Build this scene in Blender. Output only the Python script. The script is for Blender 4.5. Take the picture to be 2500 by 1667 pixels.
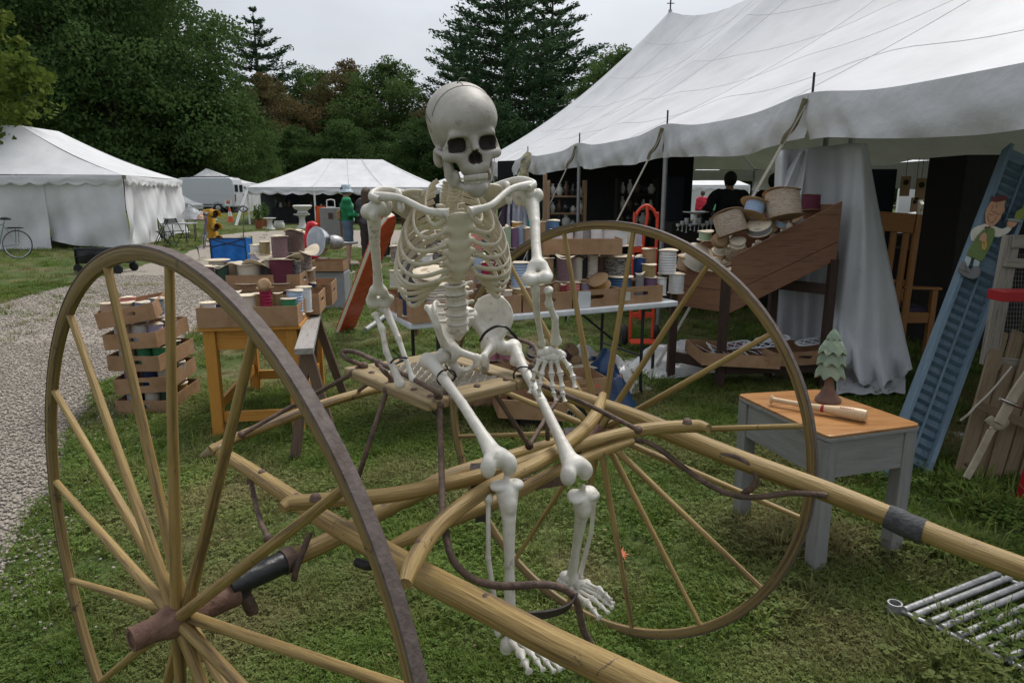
import bpy, math, random
import numpy as np
from mathutils import Vector, Matrix
for o in list(bpy.data.objects): bpy.data.objects.remove(o)
S = bpy.context.scene
C = S.collection
random.seed(7); RNG = np.random.default_rng(7)
R = math.radians
# ------------------------------------------------------------ camera, sky, sun, exposure
PITCH, CAMH, FPX = R(12.3), 1.55, 1667.0
cam = bpy.data.cameras.new('camera'); camo = bpy.data.objects.new('camera', cam); C.objects.link(camo)
camo.location = (0, 0, CAMH); camo.rotation_euler = (math.pi/2 - PITCH, 0, 0)
cam.sensor_width = 36; cam.lens = 36*FPX/2500; cam.clip_start = .02; cam.clip_end = 800
S.camera = camo
SUN_EL, SUN_AZ = R(58), R(35)
world = bpy.data.worlds.new('World'); S.world = world; world.use_nodes = True
nt = world.node_tree; nt.nodes.clear()
sky = nt.nodes.new('ShaderNodeTexSky'); sky.sky_type = 'NISHITA'; sky.sun_disc = False
sky.sun_elevation = SUN_EL; sky.sun_rotation = SUN_AZ; sky.air_density = 1.6; sky.dust_density = 6.0; sky.ozone_density = 1.0
hs = nt.nodes.new('ShaderNodeHueSaturation'); hs.inputs['Saturation'].default_value = .17
nt.links.new(sky.outputs[0], hs.inputs['Color'])
# an overcast veil: soft broken cloud over the whole dome
tc = nt.nodes.new('ShaderNodeTexCoord'); mp = nt.nodes.new('ShaderNodeMapping'); mp.inputs['Scale'].default_value = (1.2, 1.2, 3.0)
nz = nt.nodes.new('ShaderNodeTexNoise'); nz.inputs['Scale'].default_value = 2.2; nz.inputs['Detail'].default_value = 5
rp = nt.nodes.new('ShaderNodeMapRange'); rp.inputs[1].default_value = .3; rp.inputs[2].default_value = .75; rp.inputs[3].default_value = .82; rp.inputs[4].default_value = 1.12
mul = nt.nodes.new('ShaderNodeMixRGB'); mul.blend_type = 'MULTIPLY'; mul.inputs[0].default_value = 1
veil = nt.nodes.new('ShaderNodeMixRGB'); veil.inputs[0].default_value = .62; veil.inputs[2].default_value = (5.35, 5.75, 6.45, 1)
nt.links.new(tc.outputs['Generated'], mp.inputs[0]); nt.links.new(mp.outputs[0], nz.inputs['Vector']); nt.links.new(nz.outputs['Fac'], rp.inputs[0])
nt.links.new(hs.outputs[0], veil.inputs[1]); nt.links.new(veil.outputs[0], mul.inputs[1]); nt.links.new(rp.outputs[0], mul.inputs[2])
bg = nt.nodes.new('ShaderNodeBackground'); bg.inputs[1].default_value = .088
wo = nt.nodes.new('ShaderNodeOutputWorld'); nt.links.new(mul.outputs[0], bg.inputs[0]); nt.links.new(bg.outputs[0], wo.inputs[0])
sl = bpy.data.lights.new('sun', 'SUN'); sl.energy = 1.5; sl.angle = R(25); sl.color = (1, .97, .92)
so = bpy.data.objects.new('sun', sl); C.objects.link(so)
so.rotation_euler = (math.pi/2 - SUN_EL, 0, math.pi - SUN_AZ + math.pi*0)
S.view_settings.view_transform = 'Standard'; S.view_settings.look = 'None'; S.view_settings.exposure = 0.70; S.view_settings.gamma = 1
S.view_settings.use_curve_mapping = False
S.cycles.max_bounces = 6; S.cycles.transparent_max_bounces = 8

# ------------------------------------------------------------ pixels to places
cp_, sp_ = math.cos(PITCH), math.sin(PITCH)
def ray(u, v):
    x = (u-1250)/FPX; y = (833.5-v)/FPX
    return Vector((x, cp_+y*sp_, -sp_+y*cp_))
O_ = Vector((0, 0, CAMH))
def onz(u, v, z=0.0): r = ray(u, v); return O_ + r*((z-CAMH)/r.z)          # the point of that direction at height z
def ony(u, v, Y): r = ray(u, v); return O_ + r*(Y/r.y)                      # ... at distance Y
def onplane(u, v, P, n): r = ray(u, v); return O_ + r*((P-O_).dot(n)/r.dot(n))

# ------------------------------------------------------------ objects
def setp(o, label=None, cat=None, group=None, kind=None):
    if label: o['label'] = label
    if cat: o['category'] = cat
    if group: o['group'] = group
    if kind: o['kind'] = kind
    return o
def thing(name, label, cat, loc=(0,0,0), rz=0, group=None):
    o = bpy.data.objects.new(name, None); C.objects.link(o); o.empty_display_size = .1
    o.location = loc; o.rotation_euler = (0, 0, rz)
    return setp(o, label, cat, group)
def copy_tree(o, parent=None):
    c = o.copy(); C.objects.link(c); c.parent = parent
    for ch in o.children:
        copy_tree(ch, c)
    return c
def wloc(o):
    l = Vector(o.location)
    while o.parent: o = o.parent; l = l + Vector(o.location)
    return l

def cr(pts, n=6):
    """Catmull-Rom through pts (any columns)"""
    P = np.asarray(pts, float)
    if len(P) < 3: n = max(n, 2)
    Q = np.vstack([2*P[0]-P[1], P, 2*P[-1]-P[-2]])
    out = []
    t = np.linspace(0, 1, n, endpoint=False)[:, None]
    for i in range(1, len(Q)-2):
        a, b, c, d = Q[i-1], Q[i], Q[i+1], Q[i+2]
        out.append(.5*((2*b)+(-a+c)*t+(2*a-5*b+4*c-d)*t**2+(-a+3*b-3*c+d)*t**3))
    return np.vstack(out+[P[-1:]])

class MB:
    def __init__(s): s.v = []; s.f = []; s.uv = []; s.mi = []; s.n = 0; s.cur = 0
    def add(s, V, F, UV=None):
        V = np.asarray(V, float); b = s.n
        s.v.append(V); s.n += len(V)
        for k, fc in enumerate(F):
            s.f.append([b+i for i in fc]); s.mi.append(s.cur)
            s.uv.append(UV[k] if UV is not None else [(float(V[i][0]), float(V[i][1]+V[i][2])) for i in fc])
        return s
    def box(s, c, d, rot=None, top=1.0):
        d = np.asarray(d, float)/2
        V = np.array([[x, y, z] for z in (-1, 1) for y in (-1, 1) for x in (-1, 1)], float)
        V[4:, :2] *= top
        V = V*d
        F = [(0,2,3,1),(4,5,7,6),(0,1,5,4),(2,6,7,3),(0,4,6,2),(1,3,7,5)]
        la = int(np.argmax(d)); ob = [i for i in range(3) if i != la]
        off = random.random()*7
        UV = [[(V[i][la]+off, V[i][ob[0]]+V[i][ob[1]]+off) for i in fc] for fc in F]
        if rot is not None: V = V@np.array(rot.to_3x3()).T
        return s.add(V+np.asarray(c, float), F, UV)
    def beam(s, a, b, w, h, up=(0,0,1), top=1.0):
        """box from a to b: w across, h along up"""
        a = Vector(a); b = Vector(b); z = (b-a); L = z.length; z.normalize()
        u = Vector(up); x = u.cross(z)
        if x.length < 1e-5: x = Vector((1,0,0)).cross(z)
        x.normalize(); y = z.cross(x)
        M = Matrix((x, y, z)).transposed()
        return s.box((a+b)/2, (w, h, L), M, top)
    def tube(s, path, r=None, seg=10, caps=True, flat=1.0, up=None, smooth=0):
        P = np.asarray(path, float)
        if smooth: 
            if P.shape[1] == 3 and r is not None and not np.isscalar(r): P = np.hstack([P, np.asarray(r, float)[:, None]]); r = None
            P = cr(P, smooth)
        if P.shape[1] == 4: rr = P[:, 3]; P = P[:, :3]
        else: rr = np.full(len(P), r, float) if np.isscalar(r) else np.asarray(r, float)
        T = np.gradient(P, axis=0); T /= np.linalg.norm(T, axis=1)[:, None]+1e-12
        n0 = np.array(up, float) if up is not None else (np.array([0,0,1.]) if abs(T[0][2]) < .9 else np.array([1.,0,0]))
        N = []
        n = n0
        for t in T:
            n = (n0 if up is not None else n); n = n-t*np.dot(n, t); n /= np.linalg.norm(n)+1e-12; N.append(n)
        N = np.array(N); B = np.cross(T, N)
        a = np.linspace(0, 2*np.pi, seg, endpoint=False)
        V = P[:, None]+rr[:, None, None]*(np.cos(a)[None, :, None]*N[:, None]+flat*np.sin(a)[None, :, None]*B[:, None])
        L = np.concatenate([[0], np.cumsum(np.linalg.norm(np.diff(P, axis=0), axis=1))])+random.random()*7
        F = []; UV = []
        m = len(P); rm = float(rr.mean())
        for i in range(m-1):
            for j in range(seg):
                k = (j+1) % seg
                F.append((i*seg+j, i*seg+k, (i+1)*seg+k, (i+1)*seg+j))
                UV.append([(L[i], a[j]*rm), (L[i], (a[j]+a[1])*rm), (L[i+1], (a[j]+a[1])*rm), (L[i+1], a[j]*rm)])
        if caps:
            F.append(tuple(range(seg))[::-1]); UV.append([(L[0], .01*j) for j in range(seg)])
            F.append(tuple((m-1)*seg+j for j in range(seg))); UV.append([(L[-1], .01*j) for j in range(seg)])
        return s.add(V.reshape(-1, 3), F, UV)
    def lathe(s, prof, seg=16, M=None, wob=0):
        """prof: (r, z) list; closed by r=0 ends if given"""
        a = np.linspace(0, 2*np.pi, seg, endpoint=False)
        V = np.array([[r*math.cos(t)*(1+wob*math.sin(3*t+r*40)), r*math.sin(t), z+wob*r*math.sin(2*t)*.6] for r, z in prof for t in a])
        F = []; UV = []
        for i in range(len(prof)-1):
            for j in range(seg):
                k = (j+1) % seg
                F.append((i*seg+j, i*seg+k, (i+1)*seg+k, (i+1)*seg+j))
                UV.append([(a[j]*.05, prof[i][1]+prof[i][0]), (a[j]*.05+a[1]*.05, prof[i][1]+prof[i][0]), (a[j]*.05+a[1]*.05, prof[i+1][1]+prof[i+1][0]), (a[j]*.05, prof[i+1][1]+prof[i+1][0])])
        if prof[0][0] > 1e-6: F.append(tuple(range(seg))[::-1]); UV.append([(V[i][0], V[i][1]) for i in F[-1]])
        if prof[-1][0] > 1e-6: F.append(tuple((len(prof)-1)*seg+j for j in range(seg))); UV.append([(V[i][0], V[i][1]) for i in F[-1]])
        if M is not None: V = np.array([tuple(M@Vector(q)) for q in V])
        return s.add(V, F, UV)
    def ring(s, M, prof, seg=64):
        """closed section prof [(r, x)] swept round the local x axis of M"""
        a = np.linspace(0, 2*np.pi, seg, endpoint=False); m = len(prof)
        V = [M@Vector((x, r*math.cos(t), r*math.sin(t))) for t in a for r, x in prof]
        F = []; UV = []
        for i in range(seg):
            k = (i+1) % seg
            for j in range(m):
                l = (j+1) % m
                F.append((i*m+j, i*m+l, k*m+l, k*m+j))
                L = prof[0][0]
                UV.append([(a[i]*L, j*.03), (a[i]*L, j*.03+.03), ((a[i]+a[1])*L, j*.03+.03), ((a[i]+a[1])*L, j*.03)])
        return s.add(np.array([tuple(q) for q in V]), F, UV)
    def prism(s, poly, t, M=None):
        """poly in local xy, thickness t along z centred"""
        n = len(poly)
        V = [Vector((x, y, z)) for z in (-t/2, t/2) for x, y in poly]
        UV0 = [(q.x, q.y) for q in V]
        if M is not None: V = [M@q for q in V]
        F = [tuple(range(n))[::-1], tuple(range(n, 2*n))]+[(i, (i+1) % n, n+(i+1) % n, n+i) for i in range(n)]
        return s.add(np.array([tuple(q) for q in V]), F, [[(UV0[i][0], UV0[i][1]+(.01 if i >= n else 0)) for i in fc] for fc in F])
    def sheet(s, G, thick=0):
        """grid of points (n,m,3), optional thickness"""
        G = np.asarray(G, float); n, m = G.shape[:2]
        F = [(i*m+j, i*m+j+1, (i+1)*m+j+1, (i+1)*m+j) for i in range(n-1) for j in range(m-1)]
        du = np.linalg.norm(G[-1, m//2]-G[0, m//2])/max(n-1, 1); dv = np.linalg.norm(G[n//2, -1]-G[n//2, 0])/max(m-1, 1)
        UV = [[(i*du, j*dv), (i*du, (j+1)*dv), ((i+1)*du, (j+1)*dv), ((i+1)*du, j*dv)] for i in range(n-1) for j in range(m-1)]
        return s.add(G.reshape(-1, 3), F, UV)
    def build(s, name, mat=None, parent=None, smooth=None, bevel=0, world=True, loc=None):
        me = bpy.data.meshes.new(name)
        V = np.vstack(s.v) if s.v else np.zeros((0, 3))
        off = Vector((0,0,0))
        if loc is not None: off = Vector(loc)
        elif parent is not None and world: off = wloc(parent)
        V = V-np.array(off)
        me.from_pydata(V.tolist(), [], s.f)
        ul = me.uv_layers.new(name='UVMap')
        ul.data.foreach_set('uv', np.array([c for fc in s.uv for c in fc], dtype=np.float32).ravel())
        mats = mat if isinstance(mat, (list, tuple)) else [mat]
        for m in mats:
            if m: me.materials.append(m)
        if len(mats) > 1: me.polygons.foreach_set('material_index', s.mi)
        if smooth is not None:
            me.polygons.foreach_set('use_smooth', [True]*len(me.polygons))
            me.set_sharp_from_angle(angle=R(smooth))
        me.update()
        o = bpy.data.objects.new(name, me); C.objects.link(o)
        if parent is not None: o.parent = parent
        elif loc is not None: o.location = loc
        if bevel:
            b = o.modifiers.new('bevel', 'BEVEL'); b.width = bevel; b.segments = 2; b.limit_method = 'ANGLE'; b.angle_limit = R(40)
        return o
def inst(o, name, parent, M=None, mat=None):
    """a further object on the same mesh"""
    c = bpy.data.objects.new(name, o.data); C.objects.link(c); c.parent = parent
    if M is not None: c.matrix_local = M
    if mat:
        c.material_slots[0].link = 'OBJECT'; c.material_slots[0].material = mat
    return c
def frame(z, up=(0,0,1)):
    z = Vector(z).normalized(); u = Vector(up); x = u.cross(z)
    if x.length < 1e-4: x = Vector((1,0,0)).cross(z)
    x.normalize(); y = z.cross(x)
    return Matrix((x, y, z)).transposed().to_4x4()
def at(P, M=None): return Matrix.Translation(Vector(P)) @ (M if M is not None else Matrix())

# ------------------------------------------------------------ materials
MATS = {}
def mat(name, cols, scale=8, rough=.7, bump=.2, stretch=(1,1,1), coord='Object', metal=0, spec=.4, detail=6, bscale=None, pos=None, wear=None, trans=0, sheen=0, distort=0.0, rnd=.0, bdist=.01, chips=None):
    """noise-driven colour ramp + relief; wear=(colour, threshold, scale) adds chips or stains"""
    if name in MATS: return MATS[name]
    m = bpy.data.materials.new(name); m.use_nodes = True; n = m.node_tree.nodes; l = m.node_tree.links
    b = n['Principled BSDF']; b.inputs['Roughness'].default_value = rough; b.inputs['Metallic'].default_value = metal
    b.inputs['Specular IOR Level'].default_value = spec
    tc = n.new('ShaderNodeTexCoord'); oi = n.new('ShaderNodeObjectInfo')
    ad = n.new('ShaderNodeVectorMath'); ad.operation = 'MULTIPLY_ADD'; ad.inputs[1].default_value = (1,1,1)
    cx = n.new('ShaderNodeCombineXYZ'); mm = n.new('ShaderNodeMath'); mm.operation = 'MULTIPLY'; mm.inputs[1].default_value = 13.7
    l.new(oi.outputs['Random'], mm.inputs[0])
    for i in range(3): l.new(mm.outputs[0], cx.inputs[i])
    l.new(tc.outputs[coord], ad.inputs[0]); l.new(cx.outputs[0], ad.inputs[2])
    mp = n.new('ShaderNodeMapping'); mp.inputs['Scale'].default_value = stretch; l.new(ad.outputs[0], mp.inputs[0])
    nz = n.new('ShaderNodeTexNoise'); nz.inputs['Scale'].default_value = scale; nz.inputs['Detail'].default_value = detail; nz.inputs['Roughness'].default_value = .62
    nz.inputs['Distortion'].default_value = distort
    l.new(mp.outputs[0], nz.inputs['Vector'])
    rp = n.new('ShaderNodeValToRGB'); e = rp.color_ramp.elements
    while len(e) < len(cols): e.new(.5)
    for i, c in enumerate(cols):
        e[i].position = pos[i] if pos else .3+.42*i/max(1, len(cols)-1); e[i].color = (*c, 1)
    l.new(nz.outputs['Fac'], rp.inputs[0]); out = rp.outputs[0]
    if wear:
        for k in range(0, len(wear), 3):
            n2 = n.new('ShaderNodeTexNoise'); n2.inputs['Scale'].default_value = wear[k+2]; n2.inputs['Detail'].default_value = 8; n2.inputs['Roughness'].default_value = .7
            l.new(mp.outputs[0], n2.inputs['Vector'])
            mr = n.new('ShaderNodeMapRange'); mr.inputs[1].default_value = wear[k+1]; mr.inputs[2].default_value = wear[k+1]+.08; l.new(n2.outputs['Fac'], mr.inputs[0])
            mx = n.new('ShaderNodeMixRGB'); mx.inputs[2].default_value = (*wear[k], 1); l.new(mr.outputs[0], mx.inputs[0]); l.new(out, mx.inputs[1]); out = mx.outputs[0]
    if chips:
        for k in range(0, len(chips), 3):
            n2 = n.new('ShaderNodeTexNoise'); n2.inputs['Scale'].default_value = chips[k+2]; n2.inputs['Detail'].default_value = 9; n2.inputs['Roughness'].default_value = .75; n2.inputs['Distortion'].default_value = .8
            l.new(tc.outputs['Object'], n2.inputs['Vector'])
            mr = n.new('ShaderNodeMapRange'); mr.inputs[1].default_value = chips[k+1]; mr.inputs[2].default_value = chips[k+1]+.04; l.new(n2.outputs['Fac'], mr.inputs[0])
            mx = n.new('ShaderNodeMixRGB'); mx.inputs[2].default_value = (*chips[k], 1); l.new(mr.outputs[0], mx.inputs[0]); l.new(out, mx.inputs[1]); out = mx.outputs[0]
    if rnd:
        hv = n.new('ShaderNodeHueSaturation'); mr = n.new('ShaderNodeMapRange'); mr.inputs[3].default_value = 1-rnd; mr.inputs[4].default_value = 1+rnd
        l.new(oi.outputs['Random'], mr.inputs[0]); l.new(mr.outputs[0], hv.inputs['Value']); l.new(out, hv.inputs['Color']); out = hv.outputs[0]
    l.new(out, b.inputs['Base Color'])
    if bump:
        n3 = n.new('ShaderNodeTexNoise'); n3.inputs['Scale'].default_value = bscale or scale*3; n3.inputs['Detail'].default_value = 5
        l.new(mp.outputs[0], n3.inputs['Vector'])
        bp = n.new('ShaderNodeBump'); bp.inputs['Strength'].default_value = bump; bp.inputs['Distance'].default_value = bdist
        l.new(n3.outputs['Fac'], bp.inputs['Height']); l.new(bp.outputs[0], b.inputs['Normal'])
    if trans:
        tr = n.new('ShaderNodeBsdfTranslucent'); mx = n.new('ShaderNodeMixShader'); mx.inputs[0].default_value = trans
        l.new(out, tr.inputs[0]); l.new(b.outputs[0], mx.inputs[1]); l.new(tr.outputs[0], mx.inputs[2]); l.new(mx.outputs[0], n['Material Output'].inputs[0])
    MATS[name] = m
    return m
def plain(name, c, rough=.6, metal=0, var=.12, scale=20, bump=.08, spec=.4, **k):
    return mat(name, [tuple(x*(1-var) for x in c), c, tuple(min(1, x*(1+var)) for x in c)], scale, rough, bump, metal=metal, spec=spec, **k)
def wood(name, dark, light, rough=.65, fine=1.0, wear=None, bump=.3, spec=.3):
    return mat(name, [dark, light, tuple(.5*(a+b) for a, b in zip(dark, light))], 4, rough, bump, (1.2, 26*fine, 26*fine), 'UV', spec=spec, wear=wear, detail=7, distort=.3, bdist=.004)

# ------------------------------------------------------------ implicit shapes -> mesh (surface nets)
def sd_cap(P, a, b, r0, r1=None):
    if r1 is None: r1 = r0
    a = np.asarray(a, float); b = np.asarray(b, float); d = b-a; t = np.clip(((P-a)@d)/(d@d+1e-12), 0, 1)
    return np.linalg.norm(P-a-t[..., None]*d, axis=-1)-(r0+(r1-r0)*t)
def sd_ell(P, c, r, rot=None):
    q = P-np.asarray(c, float)
    if rot is not None: q = q@np.asarray(rot, float)
    r = np.asarray(r, float); k0 = np.linalg.norm(q/r, axis=-1); k1 = np.linalg.norm(q/(r*r), axis=-1)+1e-9
    return k0*(k0-1)/k1
def sd_box(P, c, h, rad=.0, rot=None):
    q = P-np.asarray(c, float)
    if rot is not None: q = q@np.asarray(rot, float)
    q = np.abs(q)-(np.asarray(h, float)-rad)
    return np.linalg.norm(np.maximum(q, 0), axis=-1)+np.minimum(q.max(-1), 0)-rad
def smin(a, b, k):
    if k <= 0: return np.minimum(a, b)
    h = np.clip(.5+.5*(b-a)/k, 0, 1); return b+(a-b)*h-k*h*(1-h)
def smax(a, b, k): return -smin(-a, -b, k)
def nets(fn, lo, hi, res):
    lo = np.asarray(lo, float); n = np.ceil((np.asarray(hi, float)-lo)/res).astype(int)+1
    ax = [lo[i]+res*np.arange(n[i]) for i in range(3)]
    G = np.stack(np.meshgrid(*ax, indexing='ij'), -1)
    D = fn(G.reshape(-1, 3)).reshape(n)
    ins = D < 0
    cnt = sum(ins[i:n[0]-1+i, j:n[1]-1+j, k:n[2]-1+k].astype(int) for i in (0,1) for j in (0,1) for k in (0,1))
    act = (cnt > 0) & (cnt < 8)
    idx = -np.ones(act.shape, int); cells = np.argwhere(act); idx[act] = np.arange(len(cells))
    acc = np.zeros((len(cells), 3)); w = np.zeros(len(cells))
    cor = [(i,j,k) for i in (0,1) for j in (0,1) for k in (0,1)]
    for a in cor:
        for d in range(3):
            if a[d]: continue
            b = list(a); b[d] = 1
            da = D[cells[:,0]+a[0], cells[:,1]+a[1], cells[:,2]+a[2]]; db = D[cells[:,0]+b[0], cells[:,1]+b[1], cells[:,2]+b[2]]
            m = (da < 0) != (db < 0); t = np.where(m, da/(da-db+1e-20), 0)
            p = np.tile(np.array(a, float), (len(cells), 1)); p[:, d] += t
            acc += p*m[:, None]; w += m
    V = lo+res*(cells+acc/np.maximum(w, 1)[:, None])
    F = []
    for d in range(3):
        u, v = [(1,2),(2,0),(0,1)][d]
        sl0 = [slice(None)]*3; sl1 = [slice(None)]*3; sl0[d] = slice(0, -1); sl1[d] = slice(1, None)
        a = ins[tuple(sl0)]; b = ins[tuple(sl1)]
        E = np.argwhere(a != b); E = E[(E[:, u] > 0) & (E[:, v] > 0) & (E[:, u] < n[u]-1) & (E[:, v] < n[v]-1)]
        s = a[E[:,0], E[:,1], E[:,2]]
        eu = np.zeros(3, int); eu[u] = 1; ev = np.zeros(3, int); ev[v] = 1
        q = [idx[tuple((E-x).T)] for x in (0*eu, eu, eu+ev, ev)]
        q = np.stack(q, 1); q[~s] = q[~s][:, ::-1]
        F.append(q)
    return V, np.vstack(F)
def sdf_obj(name, fn, lo, hi, res, m, parent=None, M=None, smooth_it=2):
    V, F = nets(fn, lo, hi, res)
    me = bpy.data.meshes.new(name); me.from_pydata(V.tolist(), [], F.tolist())
    me.polygons.foreach_set('use_smooth', [True]*len(F)); 
    if m: me.materials.append(m)
    me.update()
    o = bpy.data.objects.new(name, me); C.objects.link(o)
    if parent is not None: o.parent = parent
    if M is not None: o.matrix_local = M
    if smooth_it:
        s = o.modifiers.new('smooth', 'SMOOTH'); s.factor = .5; s.iterations = smooth_it
    return o
# ============================================================ GROUND
def fast_mesh(name, V, F, m=None, smooth=False):
    """V (n,3), F (k,q) with constant q"""
    me = bpy.data.meshes.new(name); V = np.asarray(V, np.float32); F = np.asarray(F, np.int32); q = F.shape[1]
    me.vertices.add(len(V)); me.vertices.foreach_set('co', V.ravel())
    me.loops.add(F.size); me.loops.foreach_set('vertex_index', F.ravel())
    me.polygons.add(len(F)); me.polygons.foreach_set('loop_start', np.arange(0, F.size, q, dtype=np.int32))
    if smooth: me.polygons.foreach_set('use_smooth', np.ones(len(F), bool))
    if m: me.materials.append(m)
    me.update(calc_edges=True); me.validate()
    return me
def sn(x, y, s=1.0, k=0):
    """cheap smooth noise for scattering"""
    return (np.sin(x*1.7*s+k)+np.sin(y*2.1*s+1.3*k+x*.6*s)+np.sin((x+y)*3.1*s+2*k)*.6+np.sin((x-y*1.3)*5.3*s+k)*.4)/3.0
def ground_material():
    m = bpy.data.materials.new('lawn_soil'); m.use_nodes = True; n = m.node_tree.nodes; l = m.node_tree.links; b = n['Principled BSDF']
    tc = n.new('ShaderNodeTexCoord')
    def nz(s, d=6): 
        a = n.new('ShaderNodeTexNoise'); a.inputs['Scale'].default_value = s; a.inputs['Detail'].default_value = d; l.new(tc.outputs['Object'], a.inputs['Vector']); return a
    a = nz(40); r = n.new('ShaderNodeValToRGB'); e = r.color_ramp.elements; e.new(.5)
    for i, (p, c) in enumerate([(.3, (.045,.06,.02)), (.5, (.075,.105,.032)), (.7, (.12,.15,.055))]): e[i].position = p; e[i].color = (*c, 1)
    l.new(a.outputs['Fac'], r.inputs[0])
    d = nz(1.1, 5); mr = n.new('ShaderNodeMapRange'); mr.inputs[1].default_value = .5; mr.inputs[2].default_value = .66; mr.inputs[4].default_value = .7; l.new(d.outputs['Fac'], mr.inputs[0])
    mx = n.new('ShaderNodeMixRGB'); mx.inputs[2].default_value = (.20,.155,.09,1); l.new(mr.outputs[0], mx.inputs[0]); l.new(r.outputs[0], mx.inputs[1]); l.new(mx.outputs[0], b.inputs['Base Color'])
    b.inputs['Roughness'].default_value = .95; b.inputs['Specular IOR Level'].default_value = .1
    bp = n.new('ShaderNodeBump'); bp.inputs['Strength'].default_value = .7; bp.inputs['Distance'].default_value = .03; l.new(nz(90).outputs['Fac'], bp.inputs['Height']); l.new(bp.outputs[0], b.inputs['Normal'])
    return m
b = MB(); xs = np.concatenate([np.linspace(-400, -30, 8), np.linspace(-26, 26, 40), np.linspace(30, 400, 8)]); ys = np.concatenate([np.linspace(-60, -4, 6), np.linspace(-2, 40, 50), np.linspace(50, 600, 10)])
b.sheet([[(x, y, 0) for x in xs] for y in ys])
ground = b.build('ground', ground_material(), smooth=60); setp(ground, kind='structure')

# gravel drive: its two edges read off the ground
EL = [(-900,1180),(-420,900),(-160,800),(0,742),(92,718),(214,688),(344,650),(421,630),(470,610),(505,592),(515,578),(640,565),(800,563),(1000,562),(1200,560)]
ER = [(-1200,2300),(-300,1700),(0,1400),(70,1270),(150,1120),(215,1010),(290,925),(440,830),(490,790),(560,700),(620,632),(700,612),(820,606),(1000,604),(1200,602)]
el = cr([tuple(onz(u, v))[:2] for u, v in EL], 8); er = cr([tuple(onz(u, v))[:2] for u, v in ER], 8)
el += .10*np.stack([sn(el[:,0], el[:,1], 2), sn(el[:,1], el[:,0], 2.3, 1)], 1); er += .10*np.stack([sn(er[:,0], er[:,1], 3, 2), sn(er[:,1], er[:,0], 3.3, 3)], 1)
gm = mat('gravel', [(.14,.12,.098), (.28,.245,.205), (.38,.335,.285), (.215,.19,.163)], 75, .95, .9, bscale=70, spec=.15, bdist=.02)
b = MB(); b.sheet([[np.append(p+(q-p)*t, .006) for t in np.linspace(0, 1, 9)] for p, q in zip(el, er)])
gravel = b.build('gravel_path', gm); setp(gravel, kind='structure')
poly = np.vstack([el, er[::-1]])
def inside(x, y):
    c = np.zeros(len(x), bool); j = len(poly)-1
    for i in range(len(poly)):
        (xi, yi), (xj, yj) = poly[i], poly[j]
        k = ((yi > y) != (yj > y)) & (x < (xj-xi)*(y-yi)/(yj-yi+1e-12)+xi); c ^= k; j = i
    return c
def wedge(n, y0, y1, power=1.0, margin=.15):
    """random ground points inside the view"""
    y = y0+(y1-y0)*RNG.random(n)**power; hw = (y*.98+.35)*(.75+margin)+.3
    return (RNG.random(n)*2-1)*hw, y
# pebbles on the drive: near ones as real stones
x = []; y = []
for (n, y0, y1) in ((150000, 1.6, 7), (80000, 7, 13)):
    a, c = wedge(n, y0, y1, .8); k = inside(a, c) | (inside(a-.25, c) & (RNG.random(n) < .25)) | (inside(a-.6, c) & (RNG.random(n) < .06)); x.append(a[k]); y.append(c[k])
x = np.concatenate(x); y = np.concatenate(y); k = RNG.permutation(len(x))[:62000]; x, y = x[k], y[k]
base = np.array([[1,0,0],[0,1,0],[-1,0,0],[0,-1,0],[0,0,.8],[0,0,-.8]], float); tri = np.array([[0,1,4],[1,2,4],[2,3,4],[3,0,4],[1,0,5],[2,1,5],[3,2,5],[0,3,5]])
nn = len(x); sz = (.0055+.0085*RNG.random(nn)**2)*(1+.05*y); an = RNG.random(nn)*6.28
B = base[None]*(.65+.7*RNG.random((nn, 6, 3)))*sz[:, None, None]*np.array([1, .8, .65]); ca, sa = np.cos(an)[:, None], np.sin(an)[:, None]
V = np.stack([B[...,0]*ca-B[...,1]*sa+x[:, None], B[...,0]*sa+B[...,1]*ca+y[:, None], B[...,2]+.009+.2*sz[:, None]], -1)
def pebble_mat():
    m = mat('pebbles', [(.12,.11,.10), (.245,.215,.183), (.36,.32,.272), (.46,.41,.355), (.30,.25,.21)], 60, .9, .2, detail=1, spec=.2, pos=[.3,.42,.5,.58,.68])
    return m
pb = bpy.data.objects.new('pebbles', fast_mesh('pebbles', V.reshape(-1, 3), (tri[None]+6*np.arange(nn)[:, None, None]).reshape(-1, 3), pebble_mat())); C.objects.link(pb)
setp(pb, 'loose grey and tan stones scattered over the gravel drive', 'gravel', kind='stuff')

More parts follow.
